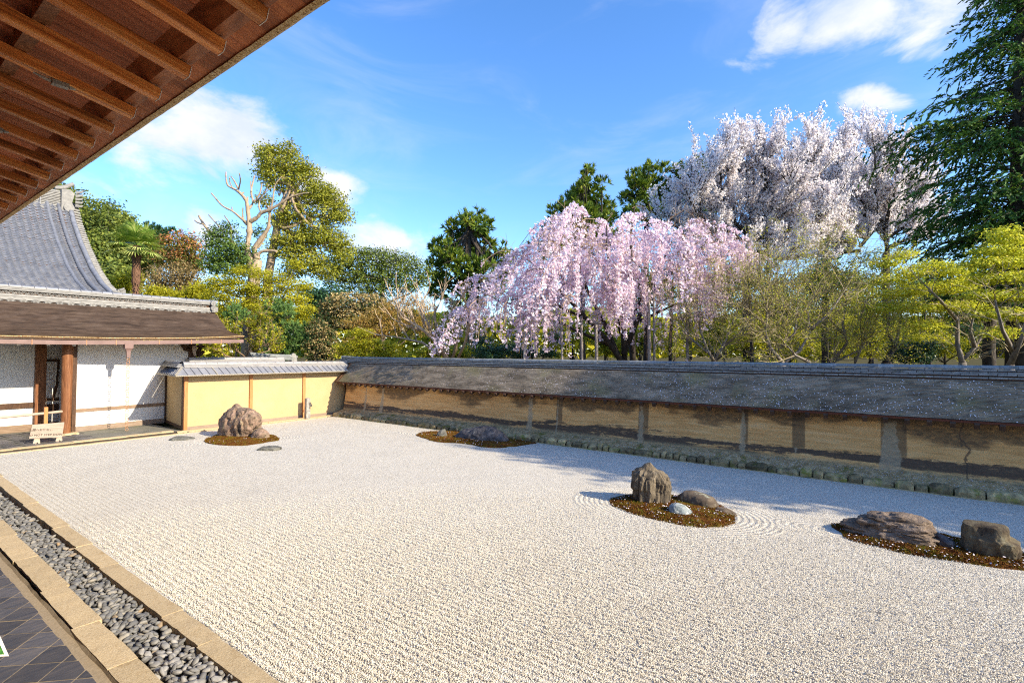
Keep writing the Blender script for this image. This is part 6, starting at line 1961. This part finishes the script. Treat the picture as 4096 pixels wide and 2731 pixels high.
# ---- cedars
def cedar_px(label, D, x, foot, bl, n, seed):
    cs = np.random.default_rng(seed)
    B = []
    for bx, by, r_ in bl:
        B.append((bx, by, r_, r_ * 0.85, cs.normal(0, 1.2)))
        for _ in range(2):
            B.append((bx + cs.normal(0, r_ * 0.6), by + cs.normal(0, r_ * 0.5), r_ * 0.5, r_ * 0.45, cs.normal(0, 1.5)))
    return leafy_tree('cedar_tree', label, D, [(x, foot + 250), (x, foot - 60), (x, min(b[1] for b in bl) + 30)], B, n, 0.6, 0.4, L_sugi, M_bark_dark, tr=0.34, seed=seed, mode='tuft', aspect=0.17, lift=0.55, group='cedars behind the cherries', tonevar=0.65)
cedar_px('broad cedar standing alone in the open sky left of the weeping cherry', 47, 1878, 1200, [(1820, 915, 42), (1880, 885, 36), (1935, 905, 40), (1770, 990, 48), (1850, 970, 52), (1925, 985, 50), (1995, 1045, 42), (1745, 1075, 44), (1830, 1060, 55), (1920, 1070, 52), (2015, 1105, 40), (1770, 1140, 50), (1870, 1145, 55), (1965, 1140, 50), (1850, 1200, 60)], 19000, 500)
cedar_px('cone shaped cedar with a pointed top behind the weeping cherry', 50, 2330, 1050, [(2358, 680, 18), (2356, 715, 34), (2340, 770, 52), (2300, 820, 58), (2400, 815, 54), (2240, 860, 52), (2330, 880, 68), (2425, 880, 45), (2205, 930, 45), (2290, 950, 70), (2380, 950, 70), (2440, 950, 40), (2200, 1000, 45)], 19000, 510)
cedar_px('rounded cedar top left of the white cherries, left one of two', 53, 2585, 950, [(2545, 715, 40), (2610, 700, 40), (2570, 765, 52), (2640, 765, 42), (2520, 795, 34), (2600, 830, 58), (2530, 860, 42), (2640, 860, 50)], 11000, 520)
cedar_px('rounded cedar top touching the white cherry, right one of two', 53, 2755, 950, [(2700, 700, 36), (2740, 680, 38), (2800, 665, 42), (2850, 690, 34), (2760, 740, 56), (2700, 780, 46), (2800, 770, 52), (2740, 840, 52), (2830, 840, 46)], 11000, 530)

# ---- big cypress on the right
def cypress():
    D = 21.0
    base = at(4060, 1430, D); base[2] = -0.15
    top = at(4090, -330, D)
    root = thing('cypress_tree', 'towering dark green cypress with drooping sprays at the right', 'tree', base)
    r = np.random.default_rng(6)
    w = MB().tube([base, base + (top - base) * 0.5, top], [0.42, 0.3, 0.06], 9)
    C, U, V, tn = [], [], [], []
    H = top[2] - base[2]
    # seen left margin of the crown: (y, x)
    my = np.array([-350, 0, 80, 180, 260, 330, 400, 520, 640, 760, 860, 940, 1010])
    mx = np.array([4000, 3850, 3830, 3800, 3795, 3560, 3555, 3640, 3610, 3650, 3720, 3760, 3800])
    for i in range(760):
        y = r.uniform(-330, 1030)
        t = np.clip((1430 - y) / (1430 + 330), 0, 1)
        o = base + (top - base) * t
        az = r.uniform(0, 2 * math.pi)
        reach = (4075 - np.interp(y + r.normal(0, 25), my, mx)) * D / 2048
        d = HR * math.cos(az) + HF * math.sin(az)
        L = reach * r.uniform(0.55, 1.03) * (1.0 if math.cos(az) < 0 else 0.85)
        drop = r.uniform(-0.05, 0.32)
        n = 9
        q = np.linspace(0, 1, n)[:, None]
        P = o + d * L * q + np.array([0, 0, 1.0]) * L * (0.2 * q - (0.2 + drop) * q ** 2) + np.cumsum(r.normal(0, 0.05, (n, 3)), 0)
        w.tube(P, np.linspace(0.03, 0.006, n), 4, caps=False)
        side = np.cross(d, [0, 0, 1.0])
        ct = r.uniform(0, 1)
        for s in np.linspace(0.25, 1.0, max(5, int(L / 0.21))):
            j = min(n - 2, int(s * (n - 1)))
            p = P[j] + (P[j + 1] - P[j]) * (s * (n - 1) - j) + r.normal(0, 0.07, 3)
            # a spray: one arching axis with leaflets along both sides
            sd = r.choice([-1, 1])
            ax = unit(d * r.uniform(0.2, 1.0) + side * sd * r.uniform(0.0, 0.9) + np.array([0, 0, r.uniform(-0.5, 0.35)]))
            m = 12
            u = r.uniform(0.1, 1.0, m)[:, None]
            sl = r.uniform(0.3, 0.62)
            ps = p + ax * sl * u + np.array([0, 0, -0.5]) * sl * u ** 2 * r.uniform(0.5, 1.3)
            leafd = unit(ax * 0.8 + np.cross(ax, unit(r.normal(0, 1, (m, 3)))) * 0.7 + np.array([0, 0, -0.45]) * u)
            ln = r.uniform(0.10, 0.22, m)[:, None]
            C.append(ps)
            U.append(leafd * ln * 0.62)
            V.append(unit(np.cross(leafd, unit(np.array([0, 0, 1.0]) + r.normal(0, 0.6, (m, 3))))) * ln * 0.2)
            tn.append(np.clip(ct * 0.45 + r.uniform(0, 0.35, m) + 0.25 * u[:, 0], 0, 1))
    w.build('trunk', M_bark_dark, root, smooth=True)
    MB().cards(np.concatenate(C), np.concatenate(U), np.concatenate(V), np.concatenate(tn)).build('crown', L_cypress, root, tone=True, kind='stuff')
cypress()

# ---- cherries in flower
def blossom(pts, per, jit, size, rg, mb):
    pts = np.repeat(pts, per, 0)
    k = len(pts)
    C = pts + rg.normal(0, jit, (k, 3))
    nr = unit(rg.normal(0, 1, (k, 3)))
    U = unit(np.cross(nr, rg.normal(0, 1, (k, 3))))
    s = size * rg.uniform(0.6, 1.25, k)[:, None]
    mb.cards(C, U * s * 0.5, np.cross(nr, U) * s * 0.5, rg.uniform(0, 1, k), 'sq')

def white_cherry(label, D, foot, limbs, seed, mat=None, per=2, Lt=1.65, size=0.085):
    base = at(foot[0], foot[1], D); base[2] = -0.15
    root = thing('cherry_tree', label, 'cherry tree', base, 'white cherries beyond the wall')
    rg = np.random.default_rng(seed)
    w = MB(); S = []; E_ = []
    f = at(foot[0], foot[1], D)
    w.tube([base, f], [0.24, 0.2], 8)
    for li, lb in enumerate(limbs):
        off = rg.uniform(-2.6, 2.6)
        n = len(lb)
        P = np.array([at(x, 1015 - (1015 - y) * 0.82, D + off * (k / max(1, n - 1))) for k, (x, y) in enumerate(lb)])
        w.tube(P, np.linspace(0.13, 0.03, n), 6)
        for k in range(1, n):
            for q in range(8):
                u = rg.uniform(0, 1)
                b = P[k - 1] + (P[k] - P[k - 1]) * u
                d = unit(P[k] - P[k - 1])
                nd = unit(d * 0.6 + unit(np.cross(d, rg.normal(0, 1, 3))) * 0.7 + np.array([0, 0, 0.4]))
                grow(b, nd, Lt * rg.uniform(0.5, 1.25), 0.04, 2, rg, S, E_, spread=0.55, up=0.4, kids=4, minr=0.009, shrink=0.6, wander=0.09)
        grow(P[-1], unit(P[-1] - P[-2]), Lt, 0.035, 2, rg, S, E_, spread=0.55, up=0.4, kids=4, minr=0.007)
    w.build('trunk', M_bark_dark, root, smooth=True)
    tm = MB(); put_segs(tm, S); tm.build('twigs', M_bark_dark, root, kind='stuff')
    pts = []
    for l, ps, d in E_:
        for a, b in zip(ps[:-1], ps[1:]):
            k = 2
            for u in rg.uniform(0, 1, k):
                pts.append(a + (b - a) * u)
    pts = np.array(pts)
    fm = MB(); blossom(pts, per, 0.06, size, rg, fm)
    fm.build('blossom', mat or L_cherry, root, tone=True, kind='stuff')
    return len(pts) * per
nb = white_cherry('white cherry in full bloom with a forked dark trunk, left of two', 31, (2985, 1010),
    [[(2985, 1010), (2985, 900), (3050, 840), (3060, 720), (3060, 600), (3090, 500)], [(2985, 920), (2930, 850), (2890, 760), (2880, 660), (2940, 560)], [(2990, 900), (3120, 840), (3220, 740), (3250, 620), (3240, 560)],
     [(2970, 950), (2880, 890), (2790, 830), (2760, 740), (2830, 640)], [(3010, 880), (3020, 760), (2980, 650), (2960, 560)], [(2990, 960), (3130, 910), (3260, 850), (3330, 760)], [(2960, 980), (2850, 950), (2740, 920), (2680, 860)], [(3000, 980), (3110, 960), (3200, 930), (3290, 900)], [(2980, 900), (3140, 760), (3160, 640)], [(2970, 1000), (2880, 1000), (2800, 960)], [(3000, 1000), (3120, 1010), (3230, 980)], [(2985, 1010), (3060, 1020), (3140, 1040)]], 600)
nb += white_cherry('white cherry in full bloom against the cypress, right of two', 33, (3545, 1010),
    [[(3550, 1010), (3540, 900), (3520, 800), (3450, 700), (3420, 580), (3430, 460)], [(3540, 900), (3560, 780), (3600, 660), (3570, 520)], [(3440, 980), (3510, 880), (3470, 790), (3380, 700), (3330, 590)], [(3540, 850), (3640, 760), (3700, 660)], [(3530, 860), (3400, 800), (3300, 740), (3280, 640)],
     [(3470, 940), (3360, 900), (3260, 860)], [(3560, 930), (3650, 860), (3690, 770)], [(3500, 760), (3500, 640), (3500, 520)], [(3400, 700), (3360, 600), (3340, 540)], [(3420, 960), (3340, 950), (3280, 930)], [(3440, 1000), (3370, 1010), (3300, 1000)], [(3560, 980), (3640, 940), (3700, 900)]], 620)
nb += white_cherry('sunlit cream cherry behind and between the two white cherries', 40, (3300, 1000),
    [[(3300, 1000), (3300, 860), (3260, 740), (3250, 620)], [(3300, 900), (3400, 800), (3420, 700), (3380, 600)], [(3300, 900), (3200, 820), (3140, 730)], [(3340, 900), (3480, 850), (3600, 820)], [(3300, 930), (3180, 900), (3080, 880)], [(3350, 900), (3500, 900), (3680, 880)]], 640, per=3, Lt=1.7, size=0.13)


def weeping_cherry():
    D = 21.0
    f = at(2480, 1430, D)
    base = f.copy(); base[2] = -0.15
    root = thing('weeping_cherry', 'huge pink weeping cherry trailing flowering strands over the long wall', 'cherry tree', base)
    rg = np.random.default_rng(8)
    tx = np.array([1780, 1850, 1950, 2050, 2130, 2200, 2300, 2420, 2480, 2540, 2640, 2750, 2850, 2920, 2980])
    ty = np.array([1180, 1110, 1080, 1030, 930, 880, 865, 875, 850, 800, 880, 880, 905, 960, 1010])
    by = np.array([1400, 1395, 1340, 1380, 1440, 1400, 1430, 1350, 1330, 1380, 1440, 1430, 1260, 1140, 1080])
    dens = np.array([0.25, 0.35, 0.3, 0.5, 1.0, 1.25, 1.3, 1.3, 1.2, 1.2, 1.15, 1.0, 0.9, 0.75, 0.4])
    w = MB()
    for li, lb in enumerate([[(2480, 1440), (2430, 1350), (2330, 1260), (2220, 1150), (2130, 1060), (2050, 990)], [(2480, 1430), (2420, 1300), (2350, 1150), (2300, 1000), (2330, 920)], [(2490, 1430), (2500, 1250), (2520, 1080), (2530, 930), (2540, 820)], [(2490, 1430), (2560, 1280), (2650, 1130), (2760, 1010), (2880, 960)],
                             [(2440, 1390), (2300, 1330), (2150, 1250), (1990, 1190), (1880, 1150)], [(2500, 1300), (2600, 1150), (2660, 1010), (2700, 920)], [(2480, 1330), (2440, 1160), (2430, 1000), (2440, 900)], [(2350, 1280), (2250, 1220), (2140, 1190), (2040, 1210)], [(2560, 1290), (2700, 1220), (2820, 1110)]]):
        off = rg.uniform(-2.5, 2.5)
        n = len(lb)
        P = np.array([at(x, y, D + off * k / (n - 1)) for k, (x, y) in enumerate(lb)]) + rg.normal(0, 0.06, (n, 3))
        w.tube(P, np.linspace(0.12 if li < 4 else 0.07, 0.02, n), 7)
    w.build('trunk', M_bark_dark, root, smooth=True)
    S, pts = [], []
    xs = np.arange(1780, 2980, 4.0)
    pr_ = np.interp(xs, tx, dens); pr_ /= pr_.sum()
    def px_of(q):
        v = q - np.array([0, 0, EYE])
        return 2048 + 2048 * (v @ _r) / (v @ _f)
    for i in range(250):
        x = rg.choice(xs, p=pr_)
        t0, b0 = np.interp(x, tx, ty), np.interp(x, tx, by)
        t0 += 45 * fbm(np.array([[x / 90.0, 3.0, 1.0]]), 2)[0] * 2
        y = t0 + 14 + (b0 - t0) * 0.62 * rg.uniform(0, 1) ** 1.1
        half = 3.0 * math.sqrt(max(0.05, 1 - ((x - 2400) / 640) ** 2))
        d = D + rg.uniform(-half, half * 0.8)
        p0 = at(x, y, d)
        sgn = np.sign(x - 2470 + rg.normal(0, 160))
        dirn = unit(HR * sgn * rg.uniform(0.3, 1.0) + HF * rg.normal(0, 0.6))
        Lc = rg.uniform(0.7, 1.9)
        m = 10
        q = np.linspace(0, 1, m)[:, None]
        hump = rg.uniform(0.15, 0.5)
        P = p0 + dirn * Lc * q + np.array([0, 0, 1.0]) * Lc * (hump * q - (hump + rg.uniform(0.25, 0.7)) * q ** 2.2) + np.cumsum(rg.normal(0, 0.02, (m, 3)), 0)
        gap = fbm(p0[None] * 0.95 + 3, 2)[0] < 0.05
        for a, b in zip(P[:-1], P[1:]):
            S.append((a, b, 0.014, 0.011))
            if not gap:
                pts += [a + (b - a) * u for u in rg.uniform(0, 1, 2)]
        for h_ in range(int(5 + 5.5 * Lc)):
            j = rg.integers(1, m)
            s0_ = P[j] + rg.normal(0, 0.04, 3)
            xb = px_of(s0_)
            bz = at(xb, np.interp(xb, tx, by) + rg.normal(0, 14), d)[2]
            low = rg.uniform() < 0.24
            Ls = min(s0_[2] - bz, rg.uniform(0.9, 2.9) if low else 0.12 + rg.exponential(0.36))
            if Ls < 0.12:
                continue
            k = max(2, int(Ls / 0.13))
            qq = np.linspace(0, 1, k + 1)[:, None]
            Q = s0_ + dirn * 0.12 * qq ** 0.5 - np.array([0, 0, 1.0]) * Ls * qq + np.cumsum(rg.normal(0, 0.011, (k + 1, 3)), 0) * np.array([1, 1, 0.2])
            for a, b in zip(Q[:-1], Q[1:]):
                S.append((a, b, 0.0045, 0.004))
            fill = (0.6 if low else 0.8) * (0.2 if gap else 1.0)
            for a in Q[1:]:
                if rg.uniform() < fill:
                    pts.append(a)
    for i in range(120):                     # fine bare twigs arching out of the flowers
        x = rg.choice(xs, p=pr_)
        t0 = np.interp(x, tx, ty)
        p0 = at(x, t0 + rg.uniform(10, 220), D + rg.uniform(-2.5, 2.5))
        grow(p0, unit(rg.normal(0, 1, 3) + np.array([0, 0, 0.3])), rg.uniform(0.5, 1.1), 0.016, 1, rg, S, [], spread=0.8, up=-0.6, kids=4, minr=0.005)
    tm = MB(); put_segs(tm, S); tm.build('strands', M_twig_brown, root, kind='stuff')
    fm = MB()
    blossom(np.array(pts), 6, 0.045, 0.068, rg, fm)
    fm.build('blossom', L_pink, root, tone=True, kind='stuff')
    return len(pts)
nw = weeping_cherry()

for i, (x, yt, w, lab) in enumerate(((2103, 1330, 0.05, 'thin grey prop under the left skirt of the weeping cherry'), (2254, 1290, 0.05, 'thin prop pole right of the leftmost cherry prop'), (2333, 1262, 0.06, 'grey prop pole left of the crutch topped prop'), (2392, 1290, 0.07, 'crutch topped prop with a short crossbar under the cherry'), (2602, 1150, 0.075, 'tall pale prop standing among the longest pink strands'), (2622, 1170, 0.05, 'thin prop close behind the tall pale prop'), (2755, 1140, 0.06, 'tall prop at the right end of the weeping cherry'))):
    D = 19.6
    b = at(x, 1440, D); t = at(x - 8, yt, D); b[2] = -0.15
    p = thing('support_pole', lab, 'pole', b, 'props under the weeping cherry')
    MB().tube([b, (b + t) / 2 + 0.01, t], [w, w * 0.95, w * 0.85], 7).build('pole', M_bark_grey, p, smooth=True)
    if i == 3:
        MB().tube([t - HR * 0.22, t + HR * 0.22], [0.06, 0.06], 7).build('crossbar', M_bark_grey, p)

# ---- bare and budding maples behind the right half of the wall
bare_tree('budding_maple', 'spreading grey maple hardly in leaf beside the right cherry prop', 19.0, (2860, 1450),
          [[(2860, 1450), (2830, 1400), (2800, 1320), (2790, 1230)], [(2860, 1440), (2900, 1370), (2930, 1290), (2960, 1200)], [(2830, 1410), (2760, 1350), (2720, 1260)], [(2880, 1400), (2960, 1330), (3020, 1230)]], M_bark_grey, M_twig, 0.085, 700, lvl=3, kids=4, Lt=1.5, spread=0.75, up=0.1, leaf=L_maple2, nleaf=1, leaf_s=0.05, group='budding maples behind the wall', minr=0.005)
bare_tree('budding_maple', 'wide bare maple with two thick curved limbs in the middle of the right half', 18.5, (3130, 1450),
          [[(3130, 1450), (3080, 1390), (3060, 1330), (3070, 1240), (3040, 1150)], [(3140, 1450), (3200, 1400), (3240, 1330), (3230, 1230), (3280, 1130)], [(3240, 1450), (3180, 1420), (3130, 1360)], [(3070, 1300), (3000, 1250), (2940, 1180)], [(3070, 1270), (3100, 1180), (3110, 1090)], [(3240, 1320), (3320, 1250), (3380, 1160)], [(3110, 1400), (3180, 1330), (3190, 1230)]], M_bark_grey, M_twig, 0.10, 710, lvl=3, kids=4, Lt=1.6, spread=0.8, up=0.12, leaf=L_maple2, nleaf=1, leaf_s=0.05, group='budding maples behind the wall', minr=0.005)
bare_tree('budding_maple', 'slender bare maple with wavy upright stems left of the leafy maples', 20.0, (3330, 1450),
          [[(3330, 1450), (3390, 1370), (3370, 1300), (3385, 1200), (3360, 1110)], [(3330, 1450), (3440, 1400), (3460, 1340)], [(3420, 1450), (3450, 1380), (3440, 1280), (3470, 1180)], [(3380, 1340), (3300, 1260), (3260, 1180)]], M_bark_grey, M_twig, 0.08, 720, lvl=3, kids=4, Lt=1.4, spread=0.75, up=0.15, leaf=L_maple2, nleaf=2, leaf_s=0.06, group='budding maples behind the wall', minr=0.005)
bare_tree('leaning_tree', 'dark leaning trunk between the bare maples and the leafy maples', 22.0, (3540, 1450),
          [[(3540, 1450), (3580, 1390), (3600, 1300), (3610, 1200)], [(3580, 1390), (3550, 1330), (3560, 1260)]], M_bark_dark, M_twig, 0.14, 730, lvl=2, kids=3, Lt=1.2, leaf=L_maple2, nleaf=3, leaf_s=0.08)
def young_maple(label, D, foot, limbs, bl, n, seed):
    root = bare_tree('young_maple', label, D, foot, limbs, M_bark_grey, M_twig, 0.12, seed, lvl=2, kids=3, Lt=1.1, spread=0.8, up=0.05, group='young leafed maples on the right', minr=0.005)
    crown(blobs_px(D, bl, 1.0), n, 0.095, 0.15, seed + 3, flat=0.3, lift=1.1, tonevar=0.5).build('crown', L_maple2, root, tone=True, kind='stuff')
young_maple('yellow green maple with a forked pale trunk beside the cypress foot', 18.5, (3850, 1450),
            [[(3850, 1450), (3830, 1380), (3830, 1260), (3810, 1130)], [(3850, 1440), (3900, 1390), (3930, 1340), (3990, 1300)], [(3830, 1280), (3760, 1200), (3700, 1140)], [(3900, 1390), (3880, 1320), (3900, 1240)]],
            [(3560, 1120, 70, 20), (3640, 1090, 80, 20), (3720, 1060, 70, 20), (3800, 1080, 80, 22), (3600, 1170, 80, 20), (3700, 1150, 90, 22), (3800, 1150, 80, 22), (3880, 1120, 70, 22), (3550, 1230, 60, 18), (3660, 1230, 80, 20), (3770, 1230, 80, 20), (3860, 1220, 70, 20), (3540, 1050, 50, 16), (3700, 1300, 70, 18), (3620, 1020, 50, 14)], 15000, 740)
young_maple('golden green maple at the right edge with a thick leaning trunk', 16.5, (4040, 1460),
            [[(4040, 1460), (4090, 1340), (4120, 1220)], [(4060, 1420), (4010, 1320), (3980, 1200)], [(4090, 1340), (4040, 1240), (4020, 1120)]],
            [(3960, 1000, 70, 20), (4040, 960, 70, 22), (4090, 1010, 70, 22), (3930, 1050, 80, 20), (4030, 1050, 90, 22), (3980, 1110, 90, 22), (4080, 1110, 80, 22), (3940, 1180, 80, 20), (4050, 1180, 90, 22), (3980, 1250, 90, 22), (4080, 1260, 80, 22), (3990, 1330, 70, 20), (4010, 930, 40, 18), (4120, 1180, 90, 22)], 16000, 750)

# ---- shaded understorey beyond the wall
us = np.random.default_rng(11)
under = [(1960, 1400, 90, 60, L_dark, 27, 'dark glossy camellia bush under the left skirt of the weeping cherry'), (2130, 1390, 90, 55, L_dark, 28, 'dark glossy camellia bush behind the leftmost props'),
         (2290, 1330, 80, 70, L_under, 30, 'yellow green bush glowing behind the cherry trunk'), (2420, 1360, 80, 60, L_under, 31, 'yellowish bush behind the crutch topped prop'), (2560, 1370, 90, 70, L_under, 29, 'olive bush left of the tall pale prop'),
         (2700, 1350, 90, 80, L_under, 32, 'olive green bush right of the tall pale prop'), (2850, 1370, 90, 70, L_under, 28, 'bright green bush behind the first budding maple'), (3000, 1360, 90, 70, L_under, 30, 'yellow green bush between the budding maples'),
         (3160, 1370, 100, 70, L_under, 29, 'golden green bush behind the wide bare maple'), (3320, 1350, 100, 80, L_under, 31, 'golden bush behind the slender bare maple'), (3480, 1370, 90, 70, L_under, 28, 'bright yellow bush beside the leaning trunk'),
         (3640, 1400, 90, 50, L_dark, 25, 'dark evergreen shrub under the forked maple'), (3780, 1380, 90, 60, L_under, 28, 'yellow green shrub behind the forked maple trunk'), (3960, 1390, 90, 55, L_dark, 25, 'dark shrub under the golden maple'), (4080, 1380, 70, 60, L_under, 27, 'yellow shrub at the right edge above the wall'),
         (1780, 1410, 80, 40, L_under, 26, 'yellow green shrub under the bare many armed tree'), (3420, 1230, 110, 70, L_under, 38, 'tall green shrub below the right white cherry'), (3150, 1220, 120, 60, L_ever, 40, 'evergreen bush below the left white cherry'), (2900, 1200, 110, 70, L_ever, 42, 'evergreen bush below the left white cherry, behind the first budding maple'),
         (3700, 1130, 110, 80, L_ever, 36, 'evergreen bush at the foot of the cypress')]
for i, (x, y, rx, ry, lm, D, lab) in enumerate(under):
    leafy_tree('understorey_shrub', lab, D, [(x, 1450), (x, y)], [(x + us.normal(0, rx * 0.55), y + us.normal(0, ry * 0.5), rx * us.uniform(0.35, 0.6), ry * us.uniform(0.25, 0.45), us.normal(0, 1.0)) for _ in range(9)], 5000, 0.125, 0.19, lm, M_bark_dark, tr=0.08, seed=800 + i, group='shrubs beyond the wall', cat='shrub', flat=0.45, lift=0.8)
for i, (x, D, rr, lab) in enumerate(((2540, 24, 0.17, 'dark straight trunk left of the tall pale prop'), (2590, 25, 0.15, 'dark trunk just behind the tall pale prop'), (3008, 26, 0.10, 'dark thin trunk between the budding maples'), (3310, 24, 0.15, 'black straight trunk behind the wide bare maple'), (3960, 23, 0.28, 'thick brown trunk behind the forked maple'), (2680, 27, 0.10, 'thin dark trunk right of the tall pale prop'))):
    b = at(x, 1450, D); b[2] = -0.15
    t = at(x + us.normal(0, 15), 1120, D)
    p = thing('woodland_tree', lab, 'tree', b, 'trunks in the shade beyond the wall')
    MB().tube([b, (b + t) / 2 + us.normal(0, 0.08, 3), t], [rr, rr * 0.85, rr * 0.7], 8).build('trunk', M_bark_dark, p, smooth=True)
    crown(blobs_px(D, [(x + us.normal(0, 50), 1120 + us.normal(0, 30), 60, 40) for _ in range(4)]), 1500, 0.2, 0.25, 900 + i).build('crown', L_ever, p, tone=True, kind='stuff')

for i, (x, y, rx, ry, D, lm, lab) in enumerate(((2860, 1180, 130, 80, 46, L_under, 'pale green woodland tree behind the first budding maple'), (3080, 1140, 140, 90, 47, L_hill, 'green woodland tree below the forked white cherry'), (3290, 1170, 130, 90, 45, L_under, 'golden woodland tree below the gap between the white cherries'), (3490, 1130, 130, 90, 46, L_hill, 'green woodland tree below the cherry beside the cypress'), (3720, 1190, 140, 80, 44, L_under, 'golden woodland tree behind the forked maple'), (3940, 1200, 130, 80, 44, L_hill, 'green woodland tree behind the golden maple'))):
    leafy_tree('woodland_tree', lab, D, [(x, 1450), (x, y)], [(x + us.normal(0, rx * 0.5), y + us.normal(0, ry * 0.5), rx * us.uniform(0.35, 0.55), ry * us.uniform(0.3, 0.5), us.normal(0, 1.5)) for _ in range(12)] + [(x + us.normal(0, 50), y + 130, rx * 0.6, 50), (x - 60, y + 90, rx * 0.5, 50), (x + 60, y + 100, rx * 0.5, 50)], 7000, 0.22, 0.3, lm, M_bark_dark, tr=0.15, seed=980 + i, group='woodland behind the cherries')

# far wood that closes the view between the trunks
r = np.random.default_rng(14)
k = 26000
x = r.uniform(-200, 4500, k)
D = r.uniform(58, 75, k)
topy = 1245 + 45 * fbm(np.stack([x / 160, x * 0, x * 0], -1), 3)
y = topy + (1425 - topy) * r.uniform(0, 1, k) ** 1.2
C = np.array([at(a, b, d) for a, b, d in zip(x, y, D)])
nr = unit(r.normal(0, 0.7, (k, 3)) + np.array([0, 0, 0.6]) - HF * 0.4)
U = unit(np.cross(nr, r.normal(0, 1, (k, 3))))
MB().cards(C, U * 0.45, np.cross(nr, U) * 0.3, r.uniform(0, 1, k)).build('far_wood', L_under, tone=True, kind='stuff')

# broad old evergreen at the west corner of the garden, beyond the frame: it shades the gravel along the wall
root = thing('evergreen_tree', 'broad old evergreen leaning over the west corner of the garden', 'tree', (14.6, -12.5, -0.15))
MB().tube([(14.6, -12.5, -0.15), (14.5, -12.3, 4), (14.6, -12.2, 9)], [0.5, 0.4, 0.2], 9).build('trunk', M_bark_dark, root, smooth=True)
bl = []
for X, z, w in ((11.6, 4.4, 1.3), (12.3, 6.2, 1.4), (13.2, 7.9, 1.5), (14.1, 9.6, 1.5), (15.0, 11.0, 1.5), (12.8, 3.6, 1.6), (13.6, 5.4, 1.7), (14.6, 7.4, 1.7), (15.0, 9.2, 1.6), (14.4, 3.2, 1.6), (15.0, 5.2, 1.6), (12.0, 2.9, 1.0), (13.4, 2.2, 1.2)):
    bl.append((np.array([X, -12.2 + us.normal(0, 0.7), z]), w, w, w * 0.75))
crown(bl, 30000, 0.3, 0.34, 950).build('crown', L_ever, root, tone=True, kind='stuff')
print('blossoms', nb, 'pink', nw)
